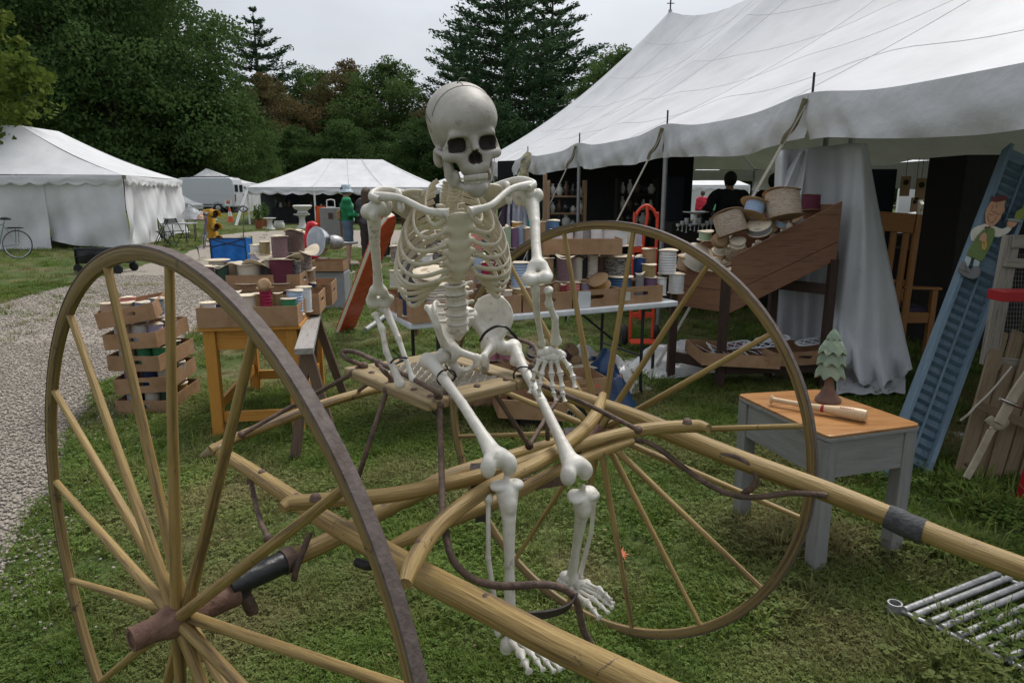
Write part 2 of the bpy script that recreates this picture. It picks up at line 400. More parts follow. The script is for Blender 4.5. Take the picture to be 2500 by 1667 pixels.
# grass: clumps of blades and clover, scattered over the lawn
def grass_mat(name, cols, dead):
    m = bpy.data.materials.new(name); m.use_nodes = True; n = m.node_tree.nodes; l = m.node_tree.links; b = n['Principled BSDF']
    oi = n.new('ShaderNodeObjectInfo'); r = n.new('ShaderNodeValToRGB'); e = r.color_ramp.elements
    while len(e) < len(cols): e.new(.5)
    for i, c in enumerate(cols): e[i].position = i/(len(cols)-1); e[i].color = (*c, 1)
    l.new(oi.outputs['Random'], r.inputs[0])
    nz = n.new('ShaderNodeTexNoise'); nz.inputs['Scale'].default_value = 1.1; nz.inputs['Detail'].default_value = 5; l.new(oi.outputs['Location'], nz.inputs['Vector'])
    mr = n.new('ShaderNodeMapRange'); mr.inputs[1].default_value = .46; mr.inputs[2].default_value = .64; mr.inputs[4].default_value = dead; l.new(nz.outputs['Fac'], mr.inputs[0])
    mx = n.new('ShaderNodeMixRGB'); mx.inputs[2].default_value = (.29,.225,.12,1); l.new(mr.outputs[0], mx.inputs[0]); l.new(r.outputs[0], mx.inputs[1])
    n2 = n.new('ShaderNodeTexNoise'); n2.inputs['Scale'].default_value = .7; l.new(oi.outputs['Location'], n2.inputs['Vector'])
    mr2 = n.new('ShaderNodeMapRange'); mr2.inputs[1].default_value = .35; mr2.inputs[2].default_value = .65; mr2.inputs[3].default_value = .75; mr2.inputs[4].default_value = 1.25; l.new(n2.outputs['Fac'], mr2.inputs[0])
    hv = n.new('ShaderNodeHueSaturation'); l.new(mr2.outputs[0], hv.inputs['Value']); l.new(mx.outputs[0], hv.inputs['Color'])
    l.new(hv.outputs[0], b.inputs['Base Color']); b.inputs['Roughness'].default_value = .6; b.inputs['Specular IOR Level'].default_value = .08
    tr = n.new('ShaderNodeBsdfTranslucent'); l.new(hv.outputs[0], tr.inputs[0]); ms = n.new('ShaderNodeMixShader'); ms.inputs[0].default_value = .3
    l.new(b.outputs[0], ms.inputs[1]); l.new(tr.outputs[0], ms.inputs[2]); l.new(ms.outputs[0], n['Material Output'].inputs[0])
    return m
GM = grass_mat('grass_blades', [(.085,.135,.022), (.125,.19,.032), (.18,.255,.05), (.11,.165,.034), (.24,.255,.075)], .75)
CM = grass_mat('clover_leaves', [(.08,.135,.028), (.12,.185,.042), (.175,.245,.065)], .5)
gcol = bpy.data.collections.new('grass_clumps')
def clump(i, nb, h, clover):
    V = []; F = []; mi = []
    for k in range(nb):
        a = random.random()*6.28; r = .06*math.sqrt(random.random()); x, y = r*math.cos(a), r*math.sin(a)
        d = a+random.uniform(-1.4, 1.4); hh = h*random.uniform(.5, 1.25); lean = hh*random.uniform(.2, 1.15); w = random.uniform(.0012, .0026)
        dx, dy = math.cos(d), math.sin(d); px, py = -dy*w, dx*w; n = len(V)
        V += [(x-px, y-py, -.004), (x+px, y+py, -.004), (x+dx*lean*.35-px*.8, y+dy*lean*.35-py*.8, hh*.6), (x+dx*lean*.35+px*.8, y+dy*lean*.35+py*.8, hh*.6), (x+dx*lean, y+dy*lean, hh*random.uniform(.75, 1))]
        F += [(n, n+1, n+3, n+2), (n+2, n+3, n+4)]; mi += [0, 0]
    for k in range(clover):
        a = random.random()*6.28; r = .07*math.sqrt(random.random()); x, y, z = r*math.cos(a), r*math.sin(a), random.uniform(.012, .034); t0 = random.random()*6.28; s = random.uniform(.006, .0115)
        for q in range(3):
            t = t0+q*2.094; c, sn_ = math.cos(t), math.sin(t); n = len(V); tz = random.uniform(-.3, .5)*s
            V += [(x, y, z), (x+s*(c*.7-sn_*.55), y+s*(sn_*.7+c*.55), z+tz), (x+s*1.25*c, y+s*1.25*sn_, z+tz), (x+s*(c*.7+sn_*.55), y+s*(sn_*.7-c*.55), z+tz)]
            F += [(n, n+1, n+2, n+3)]; mi += [1]
    me = bpy.data.meshes.new('grass_clump'); me.from_pydata(V, [], F); me.materials.append(GM); me.materials.append(CM); me.polygons.foreach_set('material_index', mi); me.update()
    gcol.objects.link(bpy.data.objects.new('grass_clump_%d' % i, me))
for i, (nb, h, cl) in enumerate([(34,.04,0), (30,.05,3), (18,.035,12), (12,.03,20), (34,.062,0), (26,.045,4), (16,.03,16)]): clump(i, nb, h, cl)
x = []; y = []; sc = []
for (n, y0, y1, s0) in ((15000, .55, 2.6, .8), (19000, 2.6, 5.5, 1.0), (15000, 5.5, 12, 1.25), (11000, 12, 30, 1.9)):
    a, c = wedge(n, y0, y1, .75); k = ~inside(a, c); k |= inside(a, c) & ~inside(a-.3-.1*c, c-.1*c) & (RNG.random(n) < .10)
    tn = sn(a, c, 1.6, 4)
    k &= RNG.random(n) < np.clip(.75+.6*tn, .35, 1)
    x.append(a[k]); y.append(c[k]); sc.append(s0*(.65+.5*RNG.random(k.sum())+.25*np.clip(sn(a[k], c[k], 2.3, 9), -1, 1)))
# long uncut tufts along the feet of things
for (u, v, n, s) in ((1935,1340,22,1.9),(2200,1345,20,1.9),(2050,1150,26,1.9),(2120,1120,30,2.2),(1740,1090,10,1.5),(2290,1330,20,1.9),(2420,1250,26,2.1),(2330,1640,20,1.9),(2480,1600,18,2.1),(2220,1400,20,1.6),(2100,960,18,1.5),(1770,950,12,1.3),(2000,930,18,1.4),(1500,870,14,1.3),(1600,860,12,1.2),(800,1000,10,1.3),(560,1080,12,1.3),(760,1060,12,1.3),(1000,880,16,1.2),(1850,1480,20,1.6),(2350,1200,24,1.9)):
    c0 = onz(u, v); a = c0.x+RNG.normal(0, .09, n); c = c0.y+RNG.normal(0, .07, n); x.append(a); y.append(c); sc.append(s*(.7+.5*RNG.random(n)))
x, y, sc = map(np.concatenate, (x, y, sc))
gme = bpy.data.meshes.new('grass'); gme.vertices.add(len(x)); gme.vertices.foreach_set('co', np.stack([x, y, np.zeros(len(x))], 1).astype(np.float32).ravel())
at_ = gme.attributes.new('sc', 'FLOAT', 'POINT'); at_.data.foreach_set('value', sc.astype(np.float32)); gme.update()
gob = bpy.data.objects.new('grass', gme); C.objects.link(gob); setp(gob, 'short mown grass with clover and dry patches', 'grass', kind='stuff')
ng = bpy.data.node_groups.new('scatter_grass', 'GeometryNodeTree'); ng.interface.new_socket('Geometry', in_out='INPUT', socket_type='NodeSocketGeometry'); ng.interface.new_socket('Geometry', in_out='OUTPUT', socket_type='NodeSocketGeometry')
N = ng.nodes; L = ng.links; gi = N.new('NodeGroupInput'); go = N.new('NodeGroupOutput'); ip = N.new('GeometryNodeInstanceOnPoints'); ci = N.new('GeometryNodeCollectionInfo')
ci.inputs['Collection'].default_value = gcol; ci.inputs['Separate Children'].default_value = True; ci.inputs['Reset Children'].default_value = True; ip.inputs['Pick Instance'].default_value = True
na = N.new('GeometryNodeInputNamedAttribute'); na.data_type = 'FLOAT'; na.inputs['Name'].default_value = 'sc'
rv = N.new('FunctionNodeRandomValue'); rv.data_type = 'FLOAT_VECTOR'; rv.inputs[0].default_value = (-.12, -.12, 0); rv.inputs[1].default_value = (.12, .12, 6.28)
L.new(gi.outputs[0], ip.inputs['Points']); L.new(ci.outputs[0], ip.inputs['Instance']); L.new(na.outputs[0], ip.inputs['Scale']); L.new(rv.outputs[0], ip.inputs['Rotation']); L.new(ip.outputs[0], go.inputs[0])
gob.modifiers.new('scatter', 'NODES').node_group = ng
# dry leaf bits and twigs
nl = 260; lx, ly = wedge(nl*2, .8, 7.5, .8); k = ~inside(lx, ly); lx, ly = lx[k][:nl], ly[k][:nl]; nl = len(lx); a_ = RNG.random(nl)*6.28; s_ = .004+.008*RNG.random(nl)
P4 = np.array([[-1,0,0],[0,-.6,.25],[1,0,.1],[0,.6,.3]])[None]*s_[:, None, None]; V = np.stack([P4[...,0]*np.cos(a_)[:,None]-P4[...,1]*np.sin(a_)[:,None]+lx[:,None], P4[...,0]*np.sin(a_)[:,None]+P4[...,1]*np.cos(a_)[:,None]+ly[:,None], P4[...,2]+.028+.02*RNG.random(nl)[:,None]], -1)
lf = bpy.data.objects.new('leaf_litter', fast_mesh('leaf_litter', V.reshape(-1, 3), np.arange(4*nl).reshape(-1, 4), mat('dry_leaf', [(.12,.075,.035), (.20,.13,.065), (.27,.20,.11), (.16,.07,.03)], 9, .8, 0, detail=1, pos=[.32,.46,.56,.66]))); C.objects.link(lf); setp(lf, 'bits of dry brown leaf scattered over the lawn', 'leaves', kind='stuff')
# one fallen maple leaf
lp = onz(1518, 1350, .045); b = MB(); pts = []
for k in range(20): a = k*math.pi/10; rr = (.036, .016, .030, .014)[k % 4]*(1.15 if k in (0, 4, 16) else 1); pts.append((rr*math.cos(a), rr*math.sin(a)))
b.prism(pts, .002, at(lp, Matrix.Rotation(.35, 4, 'X')@Matrix.Rotation(.3, 4, 'Y')))
setp(b.build('fallen_leaf', mat('red_leaf', [(.35,.06,.02), (.48,.13,.03)], 30, .6, .2), loc=lp), 'orange red maple leaf lying on the grass inside the wheel', 'leaf')
# ============================================================ TREES
def leaf_mat(name, cols, trans=.4):
    return mat(name, cols, .9, .65, 0, coord='Object', spec=.06, trans=trans, detail=8)
LM = [leaf_mat('leaves_dark', [(.04,.078,.025), (.075,.13,.04), (.12,.185,.06)]),
      leaf_mat('leaves_mid', [(.05,.09,.028), (.085,.14,.042), (.13,.19,.06)]),
      leaf_mat('leaves_autumn', [(.065,.08,.03), (.14,.115,.05), (.21,.13,.065)]),
      leaf_mat('leaves_yellow', [(.05,.085,.015), (.10,.14,.025), (.19,.19,.035)])]
PM = leaf_mat('pine_needles', [(.032,.068,.036), (.06,.11,.05), (.09,.15,.07)], .12)
BARK = mat('bark', [(.035,.028,.022), (.085,.07,.058), (.14,.12,.10)], 9, .9, .8, (1,1,.25))
BARKP = mat('bark_pale', [(.12,.11,.10), (.24,.22,.2)], 9, .9, .6)
def quads(P, D, U, w, h):
    """leaf cards: centre P, long axis D, cross axis U"""
    a = D*h[:, None]; c = U*w[:, None]
    V = np.stack([P-a*.5, P+c*.5, P+a*.5, P-c*.5], 1)
    return V.reshape(-1, 3)
def rdir(n):
    v = RNG.normal(size=(n, 3)); return v/np.linalg.norm(v, axis=1)[:, None]
def crown_mesh(name, blobs, dens, size, m):
    """blobs (x,y,z,rx,ry,rz): leaves in the outer shell of many small sub-clumps"""
    PP = []
    for (x, y, z, rx, ry, rz) in blobs:
        ns = max(4, int(dens*(rx*ry*rz)**.5*2.2))
        d = rdir(ns); rad = (RNG.random(ns)**.35)[:, None]
        sc_ = np.array([x, y, z])+d*rad*np.array([rx, ry, rz])
        for c in sc_:
            n = int(RNG.integers(26, 54)); r0 = RNG.uniform(.28, .6)*(rx*ry*rz)**(1/3)*.5+.12
            q = rdir(n)*(RNG.random(n)**.45)[:, None]*r0*np.array([1.25, 1.25, .75]); PP.append(c+q)
    P = np.vstack(PP); n = len(P); D = rdir(n); D[:, 2] -= .35; D /= np.linalg.norm(D, axis=1)[:, None]; U = np.cross(D, rdir(n)); U /= np.linalg.norm(U, axis=1)[:, None]
    s = size*(.6+.8*RNG.random(n))
    return fast_mesh(name, quads(P, D, U, s*.62, s), np.arange(4*n).reshape(-1, 4), m)
def limbs(b, h, r, spread, n, z0=.3, lean=0):
    b.tube([(0,0,-.1,r*1.25), (lean*.3,0,h*.25,r), (lean*.6,.1,h*.55,r*.7), (lean,0,h*.92,r*.2)], seg=9, smooth=4)
    for k in range(n):
        z = h*(z0+(.85-z0)*k/n); a = k*2.4+random.random(); L = spread*(1-.55*k/n)*random.uniform(.7, 1.1); x0 = lean*z/h
        b.tube([(x0,0,z,r*.42), (x0+L*.45*math.cos(a), L*.45*math.sin(a), z+L*.28,r*.26), (x0+L*math.cos(a), L*math.sin(a), z+L*.5,r*.06)], seg=6, smooth=3)
def blobset(h, spread, n, z0=.25, flat=.62, sq=1.0):
    out = []
    for k in range(n):
        t = (k+.5)/n; z = h*(z0+(.93-z0)*t); prof = math.sin(math.pi*min(1, .12+t*.92))**.6
        a = k*2.399; rr = spread*prof*random.uniform(.35, .85); r = spread*random.uniform(.32, .5)*(.6+.5*prof)
        out.append((rr*math.cos(a), rr*math.sin(a)*sq, z, r, r*sq, r*flat))
    return out
DEC = []
def deciduous(h, spread, nb, dens, size, m, nl=9, z0=.25, bark=BARK, r=None):
    root = thing('deciduous_tree', '', 'tree'); b = MB(); limbs(b, h, r or h*.018, spread, nl, max(.18, z0)); b.build('trunk', bark, root, 60, world=False)
    o = bpy.data.objects.new('crown', crown_mesh('crown', blobset(h, spread, nb, z0), dens, size, m)); C.objects.link(o); o.parent = root
    DEC.append(root); return root
def place(root, u, Y, rz=0, s=1.0, label='', group='trees behind the tents', sx=1.0):
    
    if Y > 30: Y *= 1.9; s *= 1.9
    p = ony(u, 470, Y); root.location = (p.x, Y, 0); root.rotation_euler = (0, 0, rz); root.scale = (s*sx, s, s); setp(root, label, 'tree', group); return root
protoA = deciduous(15, 5.6, 28, 14, .18, LM[0], 13, .10)
protoB = deciduous(9, 3.6, 22, 19, .135, LM[1], 8, .06)
protoC = deciduous(9, 3.4, 20, 16, .13, LM[2], 9, .08)
protoD = deciduous(8, 2.6, 13, 12, .2, LM[3], 7, .22)
protoE = deciduous(6, 3.4, 18, 18, .13, LM[0], 5, .02)
def again(p): return copy_tree(p)
place(protoA, 300, 33, .3, .98, 'broad dark green tree behind the left tent, its crown edge against the sky')
place(again(protoA), 95, 36, 2.1, 1.12, 'tallest dark tree behind the left white tent, running out of the picture top')
place(again(protoA), -130, 37, 4.0, 1.15, 'dark tree at the left picture edge behind the white tent')
place(again(protoA), 215, 43, 5.2, 1.18, 'tall dark tree filling the gap behind the two nearest left trees')
place(protoD, -95, 21, .5, 1.12, 'yellow green leafy tree reaching in at the top left corner')
place(protoB, 540, 35, 1.0, .74, 'rounded green tree behind the white van')
place(protoC, 665, 46, .4, .95, 'rust tinged tree below the small left pine')
place(again(protoB), 770, 52, 2.2, 1.12, 'dull green tree right of the small pine')
place(again(protoC), 860, 50, 3.4, 1.12, 'brownish thin topped tree in the middle of the far tree line')
place(again(protoB), 960, 48, 4.4, 1.10, 'leafy green tree left of the skull')
place(again(protoC), 1090, 45, 5.0, .8, 'brown green tree hidden behind the skull')
place(protoE, 500, 37, 0, .8, 'low dark tree behind the van roof', 'low dark growth along the wood edge')
for i, (u, Y, s, rz) in enumerate([(250,34,.85,1),(40,33,.8,2),(620,41,.75,3),(730,43,.8,4),(840,42,.85,.5),(930,44,.8,1.5),(1030,41,.85,2.6),(1150,42,.9,3.3),(1270,46,.85,4.4),(1380,48,.8,5.2),(-150,34,1,.7),(420,38,.9,2.4),(690,56,1.1,1.2),(1000,58,1.2,2.2),(880,60,1.2,.2),(1200,60,1.2,3.2),(560,58,1.3,4.2),(120,44,1.3,5.4),(300,46,1.3,5.9)]):
    place(again(protoE), u, Y, rz, s, 'low dark leafy tree in the wood edge, %s' % (['behind the left tent roof','at the far left behind the tent','left of the small pine foot','under the small pine','below the rust tinged tree','left of the skull base','behind the skull','right of the skull under the large pine','under the second pine','at the foot of the large tent roof','outside the left edge','behind the yellow traffic light','far back under the small pine','far back behind the skull','far back in the middle','far back under the large pine','far back behind the van','far back behind the left tent','far back above the van'][i]), 'low dark growth along the wood edge')
def pine(h, spread, nwh, m, top=.0):
    root = thing('pine_tree', '', 'tree'); b = MB(); b.tube([(0,0,-.1,h*.017), (.1,0,h*.5,h*.012), (0,0,h,.02)], seg=9, smooth=5)
    PP = []; DD = []
    for k in range(nwh):
        t = k/(nwh-1); z = h*(.18+.8*t); L0 = spread*(1-t)**.75*(.9+.2*random.random())+.35
        nbr = 6 if t < .8 else 4
        for q in range(nbr):
            a = q*6.283/nbr+k*1.1+random.uniform(-.3, .3); L = L0*random.uniform(.6, 1.12); ca, sa = math.cos(a), math.sin(a); up = .22+.35*t
            pts = np.array([(0,0,z), (ca*L*.5, sa*L*.5, z+L*.04), (ca*L, sa*L, z+L*up*.6)])
            b.tube(np.hstack([pts, [[h*.0045],[h*.003],[.012]]]), seg=5)
            n = int(95*L); s = .22+.78*RNG.random(n)
            base = np.where((s < .5)[:, None], pts[0]+(pts[1]-pts[0])*(s*2)[:, None], pts[1]+(pts[2]-pts[1])*((s-.5)*2)[:, None])
            off = RNG.normal(0, 1, (n, 3))*np.array([.11*L, .11*L, .06+.02*L])*(1.15-.5*s)[:, None]; off[:, 2] += .05
            PP.append(base+off); d = np.stack([ca+RNG.normal(0, .7, n), sa+RNG.normal(0, .7, n), .45+RNG.normal(0, .4, n)], 1); DD.append(d)
    P = np.vstack(PP); D = np.vstack(DD); D /= np.linalg.norm(D, axis=1)[:, None]; U = np.cross(D, rdir(len(P))); U /= np.linalg.norm(U, axis=1)[:, None]; n = len(P)
    b.build('trunk', BARK, root, 60, world=False)
    hh = .25*(.6+.8*RNG.random(n))*h/14
    o = bpy.data.objects.new('crown', fast_mesh('crown', quads(P, D, U, hh*.34, hh), np.arange(4*n).reshape(-1, 4), m)); C.objects.link(o); o.parent = root
    return root
pA = pine(15.5, 5.4, 17, PM); place(pA, 1235, 43, .4, 1.0, 'large white pine behind the skeleton skull', 'pines behind the tents')
pB = pine(12.6, 4.9, 15, PM); place(pB, 650, 49, 1.4, 1.02, 'smaller pine standing alone left of centre against the sky', 'pines behind the tents')
p_ = again(pA); place(p_, 1345, 47, 2.6, .93, 'second pine crown merging with the large one on its right', 'pines behind the tents')
p_ = again(pA); place(p_, 1130, 50, 4.0, .80, 'pine peeking out left of the large pine', 'pines behind the tents')
for i, (u, Y, sc2, rz) in enumerate([(1500,40,1.0,1),(1640,38,.9,2),(1800,42,1.1,3),(1980,38,1.0,4),(2200,40,1.1,5),(2420,38,1.0,.4),(2650,40,1.1,1.4)]):
    place(again(protoB), u, Y, rz, sc2, 'green tree beyond the back of the large tent, %s from left' % ['first','second','third','fourth','fifth','sixth','seventh'][i], 'trees beyond the large tent')
# ============================================================ TENTS
CANVAS = mat('tent_canvas', [(.53,.53,.535), (.61,.61,.62), (.67,.67,.675)], 1.3, .55, .35, coord='Object', spec=.35, trans=.03, wear=((.45,.44,.42), .66, 5.0), bscale=2.2, bdist=.03)
CANVASD = mat('tent_canvas_grey', [(.50,.50,.505), (.55,.55,.56), (.60,.60,.60)], 1.2, .5, .3, coord='Object', spec=.4, trans=.03, wear=((.46,.45,.43), .74, 9.0), bscale=14.0, bdist=.03)
SEAM = plain('seam_thread', (.60,.60,.605), .7)
STEEL = plain('pole_steel', (.30,.30,.31), .45, .7)
IRONB = plain('black_iron', (.018,.018,.02), .6)
ROPE = mat('webbing', [(.32,.29,.24), (.45,.42,.36)], 60, .8, .3)
WHITEP = plain('white_paint', (.74,.74,.73), .45)
def lerp(a, b, t): return Vector(a)*(1-t)+Vector(b)*t
def valance(name, a, b, h, parent, m, scal=0, sag=.03, out=(0,0,0), n=26, wav=.012, ph=0, topfn=None):
    """hanging strip from a to b; scal = number of scallops; bulging a little outwards"""
    a = Vector(a); b = Vector(b); o = Vector(out)
    G = []
    for i in range(n+1):
        t = i/n; top = topfn(t) if topfn else lerp(a, b, t)-Vector((0, 0, sag*math.sin(math.pi*t)))
        hh = h*(1-.05*math.sin(math.pi*t*3+ph))
        if scal: hh = h*(.72+.28*abs(math.sin(math.pi*t*scal)))
        row = []
        for j in range(7):
            s = j/6; gather = (math.exp(-((t)/.10)**2)+math.exp(-((1-t)/.10)**2)); g2 = math.exp(-(t/.3)**2)+math.exp(-((1-t)/.3)**2)
            w = wav*math.sin(t*37+s*5+ph)*s+wav*1.2*math.sin(t*11+ph*2-s*7)*s+wav*.9*g2*math.sin((t if t < .5 else 1-t)*120*(1-.45*s)+ph)*s
            row.append(tuple(top-Vector((0, 0, hh*s*(1+.05*gather)))+o*(w+.05*math.sin(math.pi*s*.7)*(1-gather*.5)-.04*gather*s)))
        G.append(row)
    mb = MB(); mb.sheet(G); return mb.build(name, m, parent, 80)
def roof_patch(name, rowfn, n, m, parent, mt, rib=True):
    G = [[tuple(rowfn(i/n, j/m)) for j in range(m+1)] for i in range(n+1)]
    mb = MB(); mb.sheet(G); o = mb.build(name, mt, parent, 70); return o, G
# ---- the large pole tent on the right
dE = Vector((-.2272, .9738, 0)); nE = Vector((.9738, .2272, 0))
def eave(Y, z=2.25): return Vector((3.554-.2335*Y, Y, z))
WID = 9.2
PY = [2.4, 5.5, 7.94, 10.9, 14.0, 17.2, 20.4]
big = thing('pole_tent', 'large white pole tent with steep sweeping roof and open dark side on the right', 'tent', eave(5.5, 0))
pk = [Vector((3.97, 18.5, 6.0)), Vector((3.97, 18.5, 0))-dE*6.4+Vector((0,0,6.0)), Vector((3.97, 18.5, 0))-dE*12.8+Vector((0,0,6.0)), Vector((3.97, 18.5, 0))-dE*19.2+Vector((0,0,6.0))]
def ridge(Y):
    s = (18.5-Y)/.9738/6.4
    if s <= 0: return pk[0].copy()
    k = min(int(s), 2); f = s-k; p = lerp(pk[k], pk[k+1], f); sag = max(0.0, math.sin(math.pi*f)); p.z -= .62*sag**.8; return p
def pole_pull(Y): return sum(math.exp(-((Y-p)/.5)**2) for p in PY)
def side(Y, t, back=False):
    e = eave(Y); pp = pole_pull(Y)
    e.z += .03*(pp-.6)
    if back: e = e+nE*WID
    r = ridge(Y); p = lerp(e, r, t); p.z = e.z+(r.z-e.z)*(.80*t+.20*t**2.6)-.14*math.sin(math.pi*t)
    p.z += .006*math.sin(Y*2.4+t*4)*math.sin(math.pi*t)+.05*(pp-.5)*math.exp(-t*5)
    return p
YS = np.linspace(-.5, 20.4, 90)
def strip(nm, f, n, m):
    return roof_patch(nm, f, n, m, big, CANVAS)
strip('roof_panel', lambda s, t: side(-.5+20.9*s, t), 100, 22)
strip('roof_panel', lambda s, t: side(-.5+20.9*s, t, True), 40, 14)
eA = eave(20.4); eB = eave(20.4)+nE*WID
def endp(s, t):
    e = lerp(eA, eB, s); p = lerp(e, pk[0], t); p.z = e.z+(pk[0].z-e.z)*(.80*t+.20*t**2.6)-.14*math.sin(math.pi*t); return p
strip('roof_panel', endp, 20, 14)
# seams: panel joints across the roof and lines along it
for t in (3/22, 7/22, 11/22, 15/22, 19/22):
    b = MB(); b.tube([tuple(side(-.5+20.9*i/100, t)+Vector((0, 0, .001))) for i in range(92)], .0028, 5); b.build('seam', SEAM, big, 60)
for i in (84, 71, 58, 45, 30, 16):
    b = MB(); b.tube([tuple(side(-.5+20.9*i/100, j/22)+Vector((0, 0, .001))) for j in range(23)], .004, 5); b.build('seam', SEAM, big, 60)
for k, (ya, yb) in enumerate(zip(PY[:-1], PY[1:])):
    valance('valance', eave(ya), eave(yb), .33, big, CANVASD, out=-nE, sag=.05, ph=k*1.7, n=96, wav=.013, topfn=lambda t, ya=ya, yb=yb: side(ya+(yb-ya)*t, 0)+Vector((0, 0, .004))-nE*.004)
valance('valance', eA, eB, .33, big, CANVASD, out=dE)
for k in range(3): valance('valance', eave(0+6.8*k)+nE*WID, eave(6.8+6.8*k)+nE*WID, .62, big, CANVASD, out=nE)
for k, Y in enumerate(PY):
    e = eave(Y); b = MB(); of = nE*(.03 if k != 1 else .42); b.tube([tuple(e-Vector((0,0,e.z))+of), tuple(e+of)], .027 if k > 1 else .024, 12); b.build('pole', STEEL, big, 60)
    b = MB(); b.tube([tuple(e+nE*.03), tuple(e+nE*.03+Vector((0, 0, .19)))], .010, 8); b.box(e+nE*.03+Vector((0,0,.02)), (.05,.05,.02)); b.build('pole_tip', IRONB, big, 60)
    a = e-nE*.03+Vector((0,0,-.05)); g = eave(Y+.5, 0)-nE*.95
    if k > 0:
        b = MB(); b.beam(a, lerp(a, g, .999), .035, .006, up=tuple(nE)); b.build('guy_strap', ROPE, big)
        b = MB(); b.tube([tuple(a+Vector((0,0,.05))), tuple(lerp(a, g, .06)+Vector((.012,0,0))), tuple(lerp(a, g, .10)-Vector((.012,0,0))), tuple(lerp(a, g, .13))], .021, 8, smooth=3, flat=.5); b.build('strap_knot', plain('strap_olive', (.16,.14,.08), .8), big, 60)
        b = MB(); b.tube([tuple(g-Vector((0,0,.02))), tuple(g+Vector((0,0,.2)))], .014, 8); b.build('stake', IRONB, big, 60)
for Y in (0.5, 5.5, 10.9, 16, 20.4):
    e = eave(Y, 0)+nE*WID; b = MB(); b.tube([tuple(e), tuple(e+Vector((0,0,2.25)))], .03, 8); b.build('pole', STEEL, big, 60)
for p in pk[:3]:
    b = MB(); b.tube([(p.x, p.y, 0), (p.x, p.y, p.z+.02)], .045, 10); b.build('centre_pole', STEEL, big, 60)
    b = MB(); b.tube([(p.x, p.y, p.z-.02), (p.x, p.y, p.z+.3)], .018, 8); b.tube([(p.x-.09, p.y, p.z+.17), (p.x+.09, p.y, p.z+.17)], .012, 6); b.build('finial', IRONB, big, 60)
# white side wall gathered at the near pole
cols = [((1893,372),(1872,900),5.85),((1912,366),(1895,908),5.7),((1935,364),(1935,905),5.9),((1970,362),(1972,900),5.8),((2005,358),(2008,898),5.85),((2040,355),(2022,880),5.8),((2058,352),(2030,800),5.6),((2078,350),(2046,845),5.45),((2092,350),(2080,905),5.35),((2104,350),(2130,948),5.3),((2112,350),(2175,935),5.4),((2118,352),(2228,908),5.6)]
G = []
cc = cr([(a[0], a[1], c[0], c[1], y) for a, c, y in cols], 5)
for q, (u0, v0, u1, v1, Y) in enumerate(cc):
    row = []
    for j in range(31):
        t = j/30; te = t**1.08; yy = Y*(1-.0*t)+.35*(1-t)*(5.75-Y)/1.0+.03*math.sin(q*.9+t*6)*t
        u = u0+(u1-u0)*te; v = v0+(v1-v0)*t
        if t > .86: v -= 10*math.sin(q*1.3)*(t-.86)/.14; yy -= .22*(t-.86)/.14*abs(math.sin(q*.55))
        p = ony(u, v, yy); p.z = max(p.z, .012+.012*(q % 3)); row.append(tuple(p))
    G.append(row)
b = MB(); b.sheet(G); o = b.build('sidewall_drape', mat('drape_vinyl', [(.50,.51,.53), (.58,.59,.61), (.64,.65,.66)], 1.6, .42, .5, coord='Object', spec=.45, trans=.06, wear=((.40,.39,.36), .66, 9.0), bscale=4, bdist=.03), big, 80); o.data.validate()
m_ = o.modifiers.new('thick', 'SOLIDIFY'); m_.thickness = .004
# crumpled foot of the drape lying on the grass
G = []
for i in range(13):
    row = []
    for j in range(9):
        p = onz(2040+14*i, 905+9*j-.5*i*0); p = Vector((p.x, p.y, .03+.05*abs(math.sin(i*1.1+j*.7))*(1-j/10)+.03*random.random())); row.append(tuple(p))
    G.append(row)
b = MB(); b.sheet(G); b.build('drape_hem', MATS['drape_vinyl'], big, 50)
# flap tied to the left of the near pole
G = [[tuple(ony(u0+(u1-u0)*t, v0+(v1-v0)*t, Y)) for t in np.linspace(0, 1, 8)] for u0, v0, u1, v1, Y in ((1950,372,1880,480,5.78),(1957,370,1905,490,5.7),(1964,368,1930,490,5.78),(1972,366,1955,490,5.72))]
b = MB(); b.sheet(G); b.build('side_flap', MATS['drape_vinyl'], big, 70)

# ---- white frame tent on the left
lt = thing('frame_tent', 'white frame tent with closed draped walls and scalloped valance on the left lawn', 'tent', onz(320, 605))
A_ = onz(320, 605); B_ = onz(452, 570); dAB = (B_-A_).normalized(); nAB = Vector((-dAB.y, dAB.x, 0))
if nAB.x > 0: nAB = -nAB
C_ = A_+nAB*10; D_ = B_+nAB*10; ez = 2.03
A_.z = B_.z = C_.z = D_.z = 0
UPv = Vector((0, 0, ez)); R1 = ony(52, 307, 20.9); R2 = ony(143, 321, 23.4); R0 = R1+nAB*5; R3 = R2+nAB*5
def tri_roof(a, b_, c, d, n=16, m=12, sag=.12, parent=None, mt=CANVAS):
    def f(s, t):
        lo = lerp(a, b_, s); hi = lerp(d, c, s); p = lerp(lo, hi, t); p.z -= sag*math.sin(math.pi*t)*1.0-.02*math.sin(s*17)*math.sin(math.pi*t); return p
    return roof_patch('roof_panel', f, n, m, parent, mt)
tri_roof(C_+UPv, A_+UPv, R1, R0, parent=lt); tri_roof(A_+UPv, B_+UPv, R2, R1, parent=lt); tri_roof(B_+UPv, D_+UPv, R3, R2, parent=lt)
tri_roof(D_+UPv, C_+UPv, R0, R3, parent=lt)
b = MB(); b.sheet([[tuple(R1), tuple(R2)], [tuple(R0), tuple(R3)]]); b.build('roof_panel', CANVAS, lt)
valance('valance', C_+UPv-dAB*.08, A_+UPv-dAB*.08, .27, lt, CANVASD, scal=22, out=-dAB, n=132); valance('valance', A_+UPv-nAB*.08, B_+UPv-nAB*.08, .27, lt, CANVASD, scal=13, out=-nAB, n=90)
